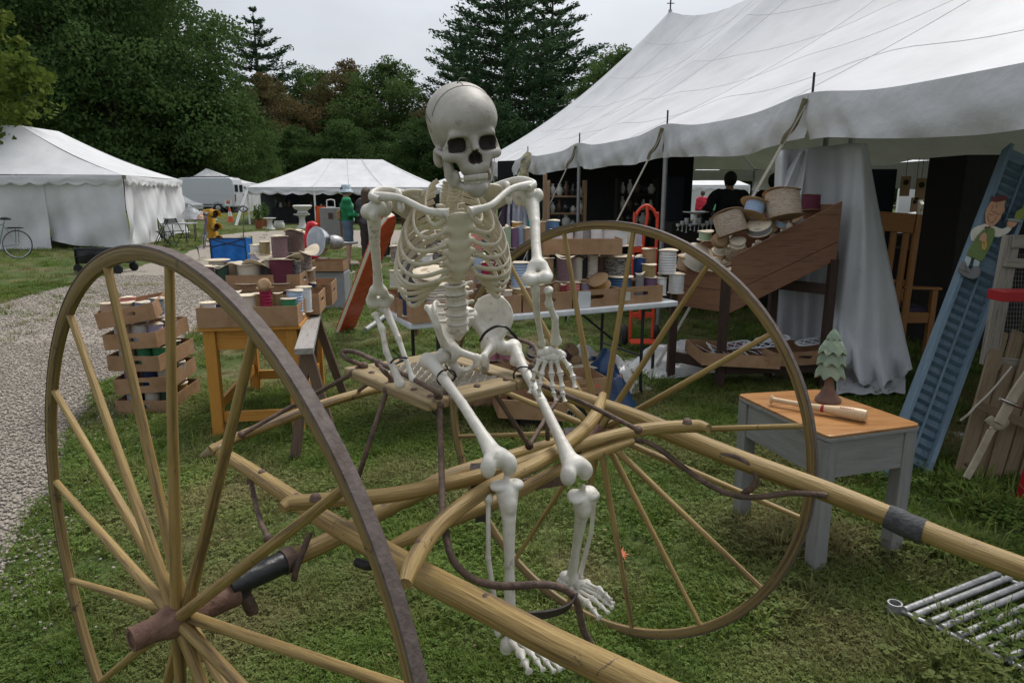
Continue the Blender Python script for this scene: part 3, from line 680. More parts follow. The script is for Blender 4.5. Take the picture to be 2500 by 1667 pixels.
def wall(a, b_, h, nrm, parent, n=50, gap=None, seed=0, amp=.10, lift=None, m=CANVAS):
    G = []; Lw = (Vector(b_)-Vector(a)).length
    for i in range(n+1):
        t = i/n; top = lerp(a, b_, t); row = []
        for j in range(19):
            s = j/18; x = t*Lw
            w = amp*(math.sin(x*2.1+seed+s*1.2)*.5+math.sin(x*5.3+seed*2+s*2.8)*.3+math.sin(x*11+seed-s*4)*.12)*(.25+s)+amp*.25*math.sin(s*9+x*3+seed)*s
            lf = (lift(t) if lift else 0)*s
            row.append((top.x+nrm.x*w, top.y+nrm.y*w, h*(1-s)+lf+.01))
        G.append(row)
    mb = MB(); mb.sheet(G); return mb.build('side_wall', m, parent, 80)
hw = ez-.12
k_ = .62
wall(C_, lerp(C_, A_, .80), hw, -dAB, lt, 110, seed=1, amp=.16)
wall(lerp(C_, A_, .795), A_+dAB*.02, hw, -dAB, lt, 30, seed=4, amp=.24, lift=lambda t: .22*(1-t)**2)
wall(A_, lerp(A_, B_, .42), hw, -nAB, lt, 30, seed=2, amp=.24, lift=lambda t: .0)
wall(lerp(A_, B_, .41), B_, hw, -nAB, lt, 36, seed=6, amp=.3, lift=lambda t: .12*t*t)
for p in (A_, B_, C_, lerp(A_, B_, .5), lerp(A_, C_, .4)):
    b = MB(); b.tube([tuple(p+nAB*.1+dAB*.1), tuple(p+nAB*.1+dAB*.1+UPv)], .025, 8); b.build('pole', STEEL, lt, 60)
# ---- open white tent in the middle distance
mt_ = thing('frame_tent', 'white open frame tent with flat ridge in the middle distance, dark goods inside', 'tent', onz(612, 545))
Ym = onz(612, 548).y; fl = ony(603, 457, Ym); fr = ony(1075, 457, Ym+1.0); bl = ony(640, 462, Ym+9); br_ = ony(1090, 462, Ym+9.5); r1 = ony(786, 388, Ym+4.2); r2 = ony(934, 390, Ym+4.4)
zz = fl.z; 
for q in (fr, bl, br_): q.z = zz
tri_roof(fl, fr, r2, r1, parent=mt_, sag=.1); tri_roof(bl, fl, r1, r1+Vector((0,.05,0)), parent=mt_, sag=.1); tri_roof(br_, bl, r1, r2, parent=mt_, sag=.1); tri_roof(fr, br_, r2, r2+Vector((0,.05,0)), parent=mt_, sag=.1)
valance('valance', fl, fr, .36, mt_, CANVAS, scal=13, out=Vector((0,-1,0)), n=104, wav=.03); valance('valance', bl, fl, .36, mt_, CANVAS, scal=9, out=Vector((-1,0,0)), n=60); valance('valance', bl, br_, .36, mt_, CANVAS, scal=13, out=Vector((0,1,0)), n=60)
for t in (0, .34, .68, 1):
    p = lerp(fl, fr, t); b = MB(); b.tube([(p.x, p.y, 0), (p.x, p.y, zz)], .05, 8); b.build('pole', WHITEP, mt_, 60)
    p = lerp(bl, br_, t); b = MB(); b.tube([(p.x, p.y, 0), (p.x, p.y, zz)], .05, 8); b.build('pole', WHITEP, mt_, 60)
b = MB(); p = fl; b.beam(p-Vector((0,0,.1)), (p.x-.3, p.y-1.0, 0), .16, .02); b.build('guy_strap', WHITEP, mt_)
for t in (.33, .52, .7):
    b = MB(); b.tube([tuple(lerp(lerp(fl, fr, t), lerp(r1, r2, (t-.2)*1.3), s)+Vector((0, 0, .03-.1*math.sin(math.pi*s)))) for s in np.linspace(0, 1, 10)], .012, 4); b.build('seam', SEAM, mt_)
def gable_tent(name, label, u0, u1, v_eave, v_peak, Y, dep, v_g=None, wallside=None, up=None):
    a = ony(u0, v_eave, Y); c = ony(u1, v_eave, Y); c.z = a.z; pkk = ony((u0+u1)/2 if up is None else up, v_peak, Y+dep/2)
    t = thing(name, label, 'tent', (a.x, a.y, 0)); a2 = a+Vector((-.2, dep, 0)); c2 = c+Vector((-.2, dep, 0))
    for (p, q) in ((a, c), (c, c2), (c2, a2), (a2, a)): tri_roof(p, q, pkk, pkk+Vector((.03,.03,0)), 10, 8, .1, t)
    for (p, q, o) in ((a, c, (0,-1,0)), (c, c2, (1,0,0)), (a, a2, (-1,0,0))): valance('valance', p, q, .3, t, CANVAS, scal=8, out=o, n=48)
    for p in (a, c, a2, c2): b = MB(); b.tube([(p.x, p.y, 0), tuple(p)], .04, 8); b.build('pole', WHITEP, t, 60)
    if wallside:
        for s in wallside:
            p, q, nn_ = {'f': (a, c, Vector((0,-1,0))), 'r': (c, c2, Vector((1,0,0)))}[s]
            wall(Vector((p.x, p.y, 0)), Vector((q.x, q.y, 0)), a.z-.1, nn_, t, 24, seed=3, amp=.12, m=CANVASD)
    return t
gable_tent('frame_tent', 'grey peaked tent with closed walls directly behind the white van', 430, 590, 448, 411, 56.5, 4.5, wallside='fr', up=503)
gable_tent('frame_tent', 'small low white tent between the van and the middle tent', 612, 680, 466, 448, 52, 5, up=652)
gable_tent('frame_tent', 'white tent roof showing between the middle tent and the skull', 1040, 1185, 452, 405, 46, 8, up=1150)
gable_tent('frame_tent', 'white tent seen through the back opening of the large tent', 1640, 1830, 452, 400, 40, 8, wallside='f')
gable_tent('frame_tent', 'white closed tent beyond the clothes rail behind the large tent', 2200, 2560, 420, 330, 26, 6, wallside='f')
# ============================================================ SULKY (two-wheeled racing cart)
OCHRE = mat('ochre_paint', [(.135,.085,.03), (.265,.172,.054), (.335,.228,.082), (.21,.132,.042)], 3, .55, .8, (1.2, 22, 22), 'UV', spec=.45, wear=((.12,.075,.035), .55, 1.3, (.055,.035,.02), .66, 4.5, (.40,.31,.15), .66, 3.0), bdist=.004, chips=((.085,.055,.03), .63, 16, (.42,.34,.19), .68, 22))
OCHRED = mat('ochre_paint_worn', [(.09,.06,.028), (.19,.125,.045), (.25,.17,.066), (.135,.09,.036)], 3, .55, .35, (1.2, 22, 22), 'UV', spec=.4, wear=((.075,.048,.03), .54, 1.8, (.03,.02,.015), .66, 5.0), bdist=.004, chips=((.05,.034,.022), .60, 14, (.30,.22,.11), .68, 24))
RUST = mat('rusty_iron', [(.06,.038,.03), (.11,.07,.052), (.17,.105,.075)], 28, .7, .5, spec=.4, wear=((.05,.04,.038), .58, 40))
TYRE = mat('tyre_iron', [(.07,.052,.046), (.105,.08,.07), (.14,.11,.10)], 60, .7, .35, spec=.4, wear=((.30,.27,.25), .70, 160, (.065,.04,.03), .58, 14), bscale=140, bdist=.004)
HUBM = mat('hub_rust', [(.09,.045,.03), (.15,.08,.055), (.2,.12,.08)], 20, .7, .6, wear=((.32,.22,.1), .66, 26))
BLACKP = mat('black_sleeve', [(.012,.012,.013), (.03,.03,.032)], 20, .35, .2, wear=((.25,.23,.2), .72, 40))
LEATHER = mat('dark_leather', [(.025,.018,.016), (.055,.04,.034)], 30, .6, .3)
TAPE = mat('friction_tape', [(.035,.035,.037), (.075,.075,.078)], 40, .75, .5, wear=((.3,.24,.1), .74, 30))
PLANK = mat('seat_plank', [(.16,.115,.055), (.30,.22,.11), (.37,.28,.15)], 3, .6, .35, (1.2, 24, 24), 'UV', wear=((.10,.07,.04), .6, 2.0))
CANE = mat('cane_web', [(.42,.37,.30), (.58,.53,.45)], 60, .7, .3)
AX = Vector((.668, .744, 0)).normalized(); FW = Vector((AX.y, -AX.x, 0))
SC = Vector((-.1743, 1.738, 0))
def SL(s, a, z): return SC+FW*s+AX*a+Vector((0, 0, z))
def lat(u, v, a): return onplane(u, v, SC+AX*a, AX)
def fwd(u, v, s): return onplane(u, v, SC+FW*s, FW)
sul = thing('sulky', 'antique high wheeled sulky cart in ochre yellow paint standing on the lawn', 'cart', SC)
def part(b, name, m, sm=60, parent=None): return b.build(name, m, parent or sul, sm)
def wheel(c, tilt, phase, out):
    yaw = R(130.1); fw = Vector((math.sin(yaw), math.cos(yaw), 0)); ax = Vector((-math.cos(yaw), math.sin(yaw), 0))
    up = (Vector((0,0,1))*math.cos(tilt)-ax*math.sin(tilt)); ax2 = fw.cross(up).normalized()
    if ax2.dot(ax) < 0: ax2 = -ax2
    M = Matrix((ax2, fw, up)).transposed().to_4x4(); M.translation = c
    w = bpy.data.objects.new('wheel', None); C.objects.link(w); w.parent = sul; w.location = Vector(c)-SC
    RW = .73
    b = MB(); b.ring(M, [(RW-.0036,-.0102), (RW-.0036,.0102), (RW-.010,.0115), (RW-.022,.0105), (RW-.029,.006), (RW-.029,-.006), (RW-.022,-.0105), (RW-.010,-.0115)], 112); b.build('rim', OCHRED, w, 50)
    b = MB(); b.ring(M, [(RW,-.0106), (RW,.0106), (RW-.0034,.0118), (RW-.0040,.0095), (RW-.0040,-.0095), (RW-.0034,-.0118)], 112); b.build('tyre', TYRE, w, 50)
    for k in range(16):
        t = R(phase+22.5*k); d = Vector((0, math.cos(t), math.sin(t))); xo = out*(.012 if k % 2 else -.004)
        p0 = M@(d*.028+Vector((xo, 0, 0))); p1 = M@(d*.16+Vector((xo*.8, 0, 0))); p2 = M@(d*.45+Vector((xo*.4, 0, 0))); p3 = M@(d*(RW-.025))
        b = MB(); b.tube([(*p0, .0125), (*p1, .0112), (*p2, .0092), (*lerp(p2, p3, .94), .0080), (*p3, .0095)], seg=12, smooth=4); b.build('spoke', OCHRE, w, 60)
    X = M@Matrix.Rotation(math.pi/2*1, 4, 'Y')           # lathe axis along the axle
    s = out
    prof = [(.016,-.098), (.023,-.098), (.0235,-.092), (.0235,-.06), (.027,-.045), (.033,-.025), (.035,0), (.033,.025), (.029,.04), (.027,.05), (.027,.11), (.0,.111)]
    b = MB(); b.lathe([(r, z*(1 if s < 0 else -1)) for r, z in prof], 24, X); b.lathe([(.016, -.098*(1 if s < 0 else -1)), (.014, -.05*(1 if s < 0 else -1)), (0, -.05*(1 if s < 0 else -1))], 20, X); b.build('hub', HUBM, w, 50)
    return M
ML = wheel(Vector((-.6515, 1.206, .73)), R(-.7), 15.5, -1)
MR = wheel(Vector((.303, 2.27, .73)), R(-1.7), 14.5, 1)
# arched axle
b = MB(); P = [tuple(fwd(u, v, 0))+(r,) for u, v, r in ((700,1368,.021),(806,1318,.0215),(885,1274,.022),(964,1230,.022),(1010,1208,.022),(1083,1168,.021),(1186,1132,.020),(1269,1106,.019),(1358,1080,.018),(1405,1066,.017))]
b.tube(P, seg=14, smooth=5); part(b, 'axle', OCHRE)
b = MB(); P = [tuple(fwd(u, v, 0))+(r,) for u, v, r in ((560,1432,.020),(596,1416,.024),(640,1396,.0255),(690,1373,.0255))]; b.tube(P, seg=14, smooth=3); part(b, 'axle_sleeve', BLACKP)
b = MB(); p = fwd(700, 1368, 0); b.tube([tuple(fwd(690, 1373, 0)), tuple(fwd(714, 1362, 0))], .029, 14); b.tube([tuple(p+Vector((.02,-.02,-.035))), tuple(p+Vector((.03,-.02,.0))), tuple(lat(757, 1300, -.44))], .007, 6, smooth=3); part(b, 'clamp', RUST); b = MB(); b.tube([tuple(fwd(600, 1425, 0)+Vector((0,-.01,-.02))), tuple(fwd(612, 1440, 0)+Vector((0,0,-.05)))], .014, 8); part(b, 'lug', RUST)
b = MB(); P = [tuple(fwd(u, v, 0))+(r,) for u, v, r in ((1398,1068,.021),(1412,1063,.022),(1432,1058,.019))]; b.tube(P, seg=14); part(b, 'axle_sleeve', BLACKP)
# shafts
LS = [(530,1098,.0165),(608,1146,.018),(687,1199,.0195),(766,1251,.021),(845,1298,.0225),(925,1342,.0245),(1029,1402,.0255),(1186,1483,.0245),(1343,1566,.0245),(1501,1641,.0245),(1750,1755,.0245),(2100,1900,.0245)]
b = MB(); b.tube([tuple(lat(u, v, -.42))+(r,) for u, v, r in LS], seg=18, smooth=6); shl = part(b, 'shaft', OCHRE)
RS = [(1262,925,.019),(1324,946,.021),(1395,966,.0235),(1466,991,.026),(1548,1020,.027),(1620,1048,.027),(1693,1078,.0265),(1840,1135,.0255),(1987,1188,.025),(2133,1245,.0245),(2329,1325,.024),(2500,1389,.024),(2750,1480,.0235)]
b = MB(); b.tube([tuple(lat(u, v, .46))+(r,) for u, v, r in RS], seg=18, smooth=6); shr = part(b, 'shaft', OCHRE)
b = MB(); b.tube([tuple(lat(u, v, .46))+(r,) for u, v, r in ((2165,1259,.0275),(2190,1270,.029),(2212,1281,.0282),(2235,1290,.029),(2256,1297,.0275))], seg=18, smooth=3); part(b, 'tape_wrap', TAPE, parent=shr)
for (u, v) in ((560,1108),(640,1160),(725,1218),(1000,1392),(1186,1470)):
    q = lat(u, v, -.42)+Vector((0, 0, .008)); b = MB(); b.lathe([(0,.007), (.006,.006), (.009,.002), (.009,-.004)], 10, at(q)); part(b, 'bolt_head', RUST, parent=shl)
# carved tail of the left shaft
b = MB(); b.tube([tuple(lat(u, v, -.42))+(r,) for u, v, r in ((545,1100,.016),(525,1096,.017),(508,1104,.012),(492,1113,.006))], seg=10, smooth=4, flat=.8); part(b, 'shaft_tail', mat('bare_wood', [(.2,.15,.09), (.36,.28,.18)], 6, .7, .3, (1,12,12), 'UV'), parent=shl)
# cross bars
rt = lat(1262, 925, .46)
RB = [tuple(fwd(u, v, -.44))+(r,) for u, v, r in ((515,1100,.014),(580,1067,.014),(660,1036,.0145),(760,997,.015),(860,965,.015),(960,941,.015))]
b = MB(); b.tube(RB+[tuple(lerp(RB[-1][:3], rt, .5)+Vector((0,0,.02)))+(.015,), tuple(rt)+(.015,)], seg=12, smooth=5); part(b, 'rear_bar', OCHRE)
def hz(pts, z0, z1, r0, r1=None, sm=5, nm='cross_bar', m=OCHRE, seg=14):
    n = len(pts); b = MB(); b.tube([tuple(onz(u, v, z0+(z1-z0)*i/(n-1)))+((r0 if 0 < i < n-1 else r0*.7) if r1 is None else r0+(r1-r0)*i/(n-1),) for i, (u, v) in enumerate(pts)], seg=seg, smooth=sm); return part(b, nm, m)
hz([(688,1240),(712,1228),(766,1224),(845,1216),(925,1211),(1004,1199),(1083,1182),(1154,1166),(1200,1154),(1269,1134),(1358,1103),(1412,1087),(1480,1069),(1548,1052),(1600,1045),(1660,1041),(1705,1040),(1730,1046)], .905, .965, .0165)
hz([(989,1425),(1003,1385),(1025,1345),(1050,1308),(1080,1274),(1127,1235),(1170,1205),(1202,1186),(1269,1152),(1340,1115),(1395,1074),(1429,1045),(1456,1008),(1472,965)], .905, .985, .0165)
hz([(950,1335),(1000,1312),(1048,1290),(1127,1259),(1178,1239),(1265,1200),(1367,1144),(1461,1105),(1544,1076)], .84, .93, .0145)
for (u, v, z) in ((1025,1330,.925),(770,1215,.925),(1678,1030,.985)):
    q = onz(u, v, z); b = MB(); b.lathe([(0,.010), (.007,.009), (.011,.004), (.013,-.004)], 10, at(q)); part(b, 'bolt_head', RUST)
# straps holding the bars together
for (u0, v0, u1, v1, z0, z1) in ((1166,1155,1180,1250,.925,.835),(1395,1066,1408,1120,.965,.885)):
    a = onz(u0, v0, z0); c = onz(u1, v1, z1); dd = (c-a)
    e = Vector((dd.y, -dd.x, 0)).normalized()
    b = MB(); ring = [a+Vector((0,-.024,0)), c+Vector((0,-.024,-.01)), c+Vector((0,.022,-.012)), a+Vector((0,.026,.012)), a+Vector((0,0,.014)), a+Vector((0,-.024,0))]
    for p, q in zip(ring[:-1], ring[1:]): b.beam(p, q, .004, .034, up=(1,.2,0))
    part(b, 'strap', LEATHER, None)
b = MB(); p = onz(1290, 1160, .89); b.beam(p+Vector((-.04,-.02,-.02)), p+Vector((.09,.06,-.035)), .012, .03); b.tube([tuple(p+Vector((-.03,-.03,-.03))), tuple(p+Vector((-.03,-.02,.0)))], .014, 8); part(b, 'bracket', RUST)
# iron rods
BALL = [(0,.011), (.006,.0095), (.010,.005), (.011,0), (.010,-.005), (.006,-.0095), (0,-.011)]
def rod(pts, r=.0062, nm='iron_rod', ball=True, m=RUST, flat=1):
    P = [tuple(p) for p in pts]; b = MB(); b.tube(P, r, 9, smooth=5 if len(P) > 2 else 0, flat=flat)
    if ball:
        for q in (P[0], P[-1]): b.lathe(BALL, 10, at(q))
    return part(b, nm, m)
ST = 1.10
rod([onz(1073,988,1.085), onz(1077,1120,.985), onz(1081,1258,.92)], .0068)
rod([onz(945,952,1.085), fwd(905,1070,.03), fwd(868,1185,-.01)])
rod([onz(862,912,1.09), fwd(725,985,-.38), fwd(590,1060,-.43)])
rod([onz(905,932,1.085), fwd(880,950,-.42), fwd(858,968,-.435)])
rod([onz(1203,952,1.085), onz(1292,1088,.92)]); rod([onz(1292,1088,.92), onz(1345,1000,.96), onz(1372,962,.985)])
rod([onz(1290,925,1.08), onz(1440,990,1.03), onz(1558,1049,.985)])
rod([lat(612,1172,-.42), lat(632,1260,-.46), fwd(658,1345,0)+Vector((0,0,.03))])
rod([onz(1337,1075,.91), onz(1336,1010,.98)], ball=False)
# seat: four planks and woven strips
CR_ = {'l': onz(859,905,ST), 'f': onz(1075,988,ST), 'r': onz(1278,914,ST), 'b': onz(1062,846,ST)}
cs = (CR_['l']+CR_['f']+CR_['r']+CR_['b'])/4; es = (CR_['f']-CR_['l']+CR_['r']-CR_['b'])/2; ea = (CR_['b']-CR_['l']+CR_['r']-CR_['f'])/2
Ls, La = es.length, ea.length; es.normalize(); ea = (ea-es*ea.dot(es)).normalized()
seat = bpy.data.objects.new('seat', None); C.objects.link(seat); seat.parent = sul; seat.location = cs-SC
def sp(s, a, z=0): return cs+es*s+ea*a+Vector((0, 0, z))
w = .062; hs, ha = Ls/2, La/2
for (p, q, dz) in ((sp(-hs, -ha+w/2), sp(hs, -ha+w/2), 0), (sp(-hs, ha-w/2), sp(hs, ha-w/2), 0), (sp(-hs+w*.55, -ha+w*1.01), sp(-hs+w*.55, ha-w*1.01), -.002), (sp(hs-w*.55, -ha+w*1.01), sp(hs-w*.55, ha-w*1.01), -.002)):
    b = MB(); b.beam(p+Vector((0,0,-.0125+dz)), q+Vector((0,0,-.0125+dz)), w if dz == 0 else w*1.08, .025); b.build('plank', PLANK, seat, bevel=.006)
b = MB(); hi, hj = hs-w*1.05, ha-w*1.0
for k in range(-16, 17):
    for sg in (1, -1):
        # diagonal strips clipped to the opening
        c0 = k*.026; pts = []
        for x in np.linspace(-hi, hi, 25):
            y = sg*x+c0
            if -hj <= y <= hj: pts.append(sp(x, y, -.006+.0028*math.sin(x*240+sg+k*3.14)-.006*math.cos(x/hi*1.5)*math.cos(y/hj*1.5)))
        if len(pts) > 2: b.tube([tuple(p) for p in pts], .0036, 5, flat=.5)
b.build('woven_strips', CANE, seat, 60)
for (s, a) in ((-hs+.03,-ha+.03),(0,-ha+.03),(hs-.03,-ha+.03),(-hs+.03,ha-.03),(0,ha-.03),(hs-.03,ha-.03),(hs-.03,0),(hs-.03,-.09),(-hs+.03,0),(hs-.03,.09),(-.1,-ha+.03),(.1,-ha+.03)):
    b = MB(); b.lathe([(0,.004), (.007,.003), (.009,0)], 10, at(sp(s, a, .0005))); b.build('bolt_head', RUST, seat, 60)
# arm rails
rod([onz(889,893,1.105), onz(850,878,1.125), onz(836,861,1.14), onz(850,857,1.145), onz(875,862,1.145), onz(925,885,1.14), onz(995,918,1.135), onz(1062,955,1.125), onz(1070,966,1.105)], .0062, 'arm_rail')
rod([onz(925,887,1.138), onz(936,905,1.13), onz(958,926,1.105)], .0058, 'arm_rail')
rod([onz(1190,835,1.11), onz(1215,816,1.135), onz(1262,828,1.14), onz(1300,842,1.14), onz(1313,868,1.135), onz(1298,896,1.11)], .0062, 'arm_rail')
# stirrup irons
def iron(pts, r, nm='stirrup'):
    b = MB(); b.tube([tuple(ony(u, v, y))+(r,) for u, v, y in pts], seg=9, smooth=6); return part(b, nm, RUST)
iron([(1085,1268,1.36),(1088,1300,1.33),(1105,1365,1.27),(1150,1410,1.235),(1200,1427,1.22),(1250,1430,1.21),(1330,1426,1.21),(1385,1442,1.22),(1410,1475,1.24),(1422,1530,1.25),(1446,1578,1.255)], .0078)
b = MB(); P = [ony(u, v, y) for u, v, y in ((1408,1452,1.23),(1385,1482,1.21),(1340,1498,1.19),(1285,1503,1.17))]; Q = cr([tuple(p) for p in P], 6)
for p, q in zip(Q[:-1], Q[1:]): b.beam(p, q+(q-p)*.1, .004, .026, up=(.3,-.4,1))
part(b, 'stirrup_tread', LEATHER, None)
b = MB(); b.tube([tuple(lat(u, v, .43))+(.0075,) for u, v in ((1545,1074),(1575,1078),(1610,1096),(1665,1138),(1725,1180),(1790,1208),(1850,1213),(1930,1203),(2005,1208),(2018,1211))], seg=9, smooth=6); part(b, 'stirrup', RUST)
b = MB(); b.tube([tuple(lat(u, v, .44))+(.0085,) for u, v in ((1757,1108),(1800,1118),(1832,1138),(1846,1165),(1838,1188),(1812,1207))], seg=8, smooth=5, flat=.6); part(b, 'stirrup', RUST)
b = MB(); p = lat(872, 1372, -.42); b.tube([tuple(p), tuple(p+FW*.05+Vector((0,0,.012))), tuple(p+FW*.075+Vector((0,0,.055)))], .010, 8, smooth=4); part(b, 'clip', IRONB)
# ============================================================ SKELETON
BONE = mat('bone_plastic', [(.48,.445,.385), (.62,.59,.525), (.69,.665,.61)], 14, .45, .4, spec=.45, wear=((.38,.335,.26), .57, 26, (.17,.14,.10), .69, 80), bscale=60, bdist=.003)
BONEY = mat('bone_plastic_aged', [(.45,.395,.29), (.58,.525,.41), (.66,.61,.50)], 12, .45, .25, spec=.4, wear=((.36,.29,.18), .60, 22, (.2,.15,.09), .72, 60), bscale=60, bdist=.002)
SKULLM = mat('skull_plastic', [(.28,.255,.22), (.41,.38,.335), (.53,.50,.455)], 9, .5, .4, spec=.5, wear=((.27,.225,.17), .56, 16, (.13,.105,.08), .66, 60), bscale=60, bdist=.002)
CAVITY = plain('skull_cavity_shade', (.035,.025,.022), .8)
TIE = plain('black_nylon', (.012,.012,.013), .4)
skl = thing('skeleton', 'white plastic human skeleton sitting on the sulky seat', 'skeleton', onz(1120, 905, ST))
SO = Vector(skl.location)
def bM(p0, p1, front):
    z = (Vector(p1)-Vector(p0)).normalized(); y = Vector(front); y = (y-z*y.dot(z)).normalized(); x = y.cross(z)
    M = Matrix((x, y, z)).transposed().to_4x4(); M.translation = Vector(p0)-SO; return M
def U_(P, L):
    d = None
    for k, p in L:
        q = sd_cap(P, *p) if len(p) == 4 and np.isscalar(p[2]) else sd_ell(P, *p)
        d = q if d is None else smin(d, q, k)
    return d
KB = 1.0
def cap(a, b, r0, r1=None): return (np.array(a, float), np.array(b, float), r0*KB, (r0 if r1 is None else r1)*KB)
def ell(c, r): return (np.array(c, float), np.array(r, float)*KB)
KB = .88
def femur(L, s):
    def f(P):
        d = U_(P, [(0, ell((0,0,0), (.0225,.0225,.0225))), (.005, cap((0,0,0), (.03*s,-.002,.016), .0145, .017)), (.02, ell((.047*s,-.004,.012), (.019,.021,.027))), (.003, cap((.040*s,0,.02), (.032*s,.0,.085), .019, .015)),
            (.012, ell((.024*s,-.012,.055), (.010,.012,.013))), (.003, cap((.032*s,0,.085), (.022*s,.008,L*.5), .0148, .0128)), (.003, cap((.022*s,.008,L*.5), (.012*s,.004,L-.085), .0128, .0150)), (.003, cap((.012*s,.004,L-.085), (.008*s,-.002,L-.03), .016, .025)),
            (.014, ell((-.014*s,-.004,L-.006), (.0175,.029,.0235))), (.014, ell((.032*s,-.004,L-.008), (.0175,.028,.0225))), (.014, ell((.010*s,.012,L-.022), (.026,.017,.02)))])
        return smax(d, -sd_cap(P, np.array((.009*s,.01,L+.016)), np.array((.009*s,-.05,L+.014)), .0115, .0125), .006)
    return f, (-.075,-.045,-.035), (.085,.045,L+.035)
def tibia(L, s):
    def f(P):
        return U_(P, [(0, ell((-.017,-.002,.006), (.022,.024,.013))), (.01, ell((.017,-.002,.006), (.022,.024,.013))), (.003, cap((0,.0,.022), (0,.006,.075), .027, .0165)), (.015, ell((0,.022,.042), (.011,.009,.016))),
            (.003, cap((0,.006,.075), (0,.003,L*.55), .0160, .0118)), (.003, cap((0,.003,L*.55), (0,0,L-.03), .0115, .0145)), (.015, ell((0,0,L-.012), (.022,.019,.016))), (.005, cap((-.016*s,0,L-.01), (-.019*s,0,L+.008), .010, .009)), (.008, cap((0,-.004,.0), (0,-.004,-.022), .0075, .006))])
    return f, (-.055,-.045,-.035), (.055,.045,L+.03)
def fibula(L, s):
    def f(P): return U_(P, [(0, ell((.038*s,-.012,.032), (.012,.012,.014))), (.005, cap((.038*s,-.012,.045), (.042*s,-.010,L*.5), .0062, .0062)), (.005, cap((.042*s,-.010,L*.5), (.027*s,-.004,L-.02), .0062, .0075)), (.01, ell((.027*s,-.004,L+.002), (.0095,.011,.018)))])
    return f, (-.07,-.04,-.0), (.07,.03,L+.035)
def humerus(L, s):
    def f(P):
        d = U_(P, [(0, ell((-.010*s,-.004,-.004), (.0225,.0225,.0225))), (.010, ell((.014*s,.006,.002), (.0145,.017,.018))), (.008, ell((-.002*s,.020,.006), (.009,.009,.014))), (.003, cap((0,0,.02), (.002*s,0,.08), .0175, .0128)), (.003, cap((.002*s,0,.08), (0,0,L*.6), .0128, .0112)),
            (.003, cap((0,0,L*.6), (0,.002,L-.04), .0112, .0135)), (.016, cap((-.012,.002,L-.035), (-.023,0,L-.008), .010, .0080)), (.016, cap((.012,.002,L-.035), (.023,0,L-.008), .010, .0080)), (.012, ell((-.017,.003,L+.002), (.0115,.0135,.0135))), (.010, ell((.015,.005,L+.001), (.0115,.0130,.0130))), (.008, cap((-.015,.003,L+.001), (.015,.004,L), .0105)), (.008, ell((0,.001,L-.012), (.024,.0075,.020))), (.008, ell((-.028*s,-.003,L-.010), (.008,.008,.010)))])
        return smax(d, -sd_ell(P, (0,.012,L-.020), (.0055,.030,.0055)), .003)
    return f, (-.055,-.04,-.035), (.055,.045,L+.03)
def forearm(L, s, kind):
    def f(P):
        if kind == 'ulna': return U_(P, [(0, ell((-.010*s,-.006,-.004), (.012,.014,.016))), (.005, cap((-.010*s,-.002,.01), (-.016*s,0,L*.45), .0105, .0078)), (.005, cap((-.016*s,0,L*.45), (-.016*s,0,L-.015), .0075, .0068)), (.008, ell((-.016*s,0,L-.004), (.0095,.0095,.0105)))])
        return U_(P, [(0, ell((.016*s,.004,.012), (.0115,.0115,.007))), (.008, cap((.016*s,.004,.016), (.012*s,.003,.05), .0068, .0078)), (.01, cap((.012*s,.003,.05), (.020*s,.004,L*.55), .0075, .0080)), (.005, cap((.020*s,.004,L*.55), (.015*s,.002,L-.02), .0080, .0105)), (.012, ell((.014*s,.002,L-.004), (.0150,.0120,.0130)))])
    return f, (-.045,-.035,-.03), (.045,.035,L+.025)
def bone(name, spec, p0, p1, front, m=BONE, res=.0026):
    f, lo, hi = spec; return sdf_obj(name, f, lo, hi, res, m, skl, bM(p0, p1, front))
FR = Vector((.45, -.89, 0))                                    # way the pelvis faces
hipL, hipR = ony(1083, 868, 1.645), ony(1214, 842, 1.70); knL, knR = ony(1226, 1128, 1.315), ony(1398, 1150, 1.405)
for (h, k, s) in ((hipL, knL, -1), (hipR, knR, 1)):
    bone('femur', femur((k-h).length+.012, s), h, k, (FR*.5+Vector((0,0,1))))
tbL0, tbL1 = ony(1238, 1178, 1.318), ony(1246, 1532, 1.29); tbR0, tbR1 = ony(1424, 1205, 1.415), ony(1394, 1418, 1.555)
for (a, c, s, fr_) in ((tbL0, tbL1, -1, (.35,-1,.1)), (tbR0, tbR1, 1, (.3,-1,.2))):
    L = (c-a).length; bone('tibia', tibia(L, s), a, c, fr_); bone('fibula', fibula(L, s), a, c, fr_)
shL, shR = ony(912, 512, 1.46), ony(1298, 482, 1.54)
elL, elR = ony(926, 742, 1.585), ony(1316, 688, 1.36); wrL, wrR = ony(993, 936, 1.50), ony(1342, 838, 1.455)
bone('humerus', humerus((elL-shL).length-.005, -1), shL, elL, (.1,-1,.2)); bone('humerus', humerus((elR-shR).length-.005, 1), shR, elR, (.0,-1,-.3))
for (e, w_, s, fr_) in ((elL, wrL, -1, (.1,-1,-.1)), (elR, wrR, 1, (.0,-1,-.2))):
    d = (w_-e).normalized(); e2 = e+d*.010; L = (w_-e2).length
    bone('ulna', forearm(L, s, 'ulna'), e2, w_, fr_); bone('radius', forearm(L, s, 'radius'), e2, w_, fr_)
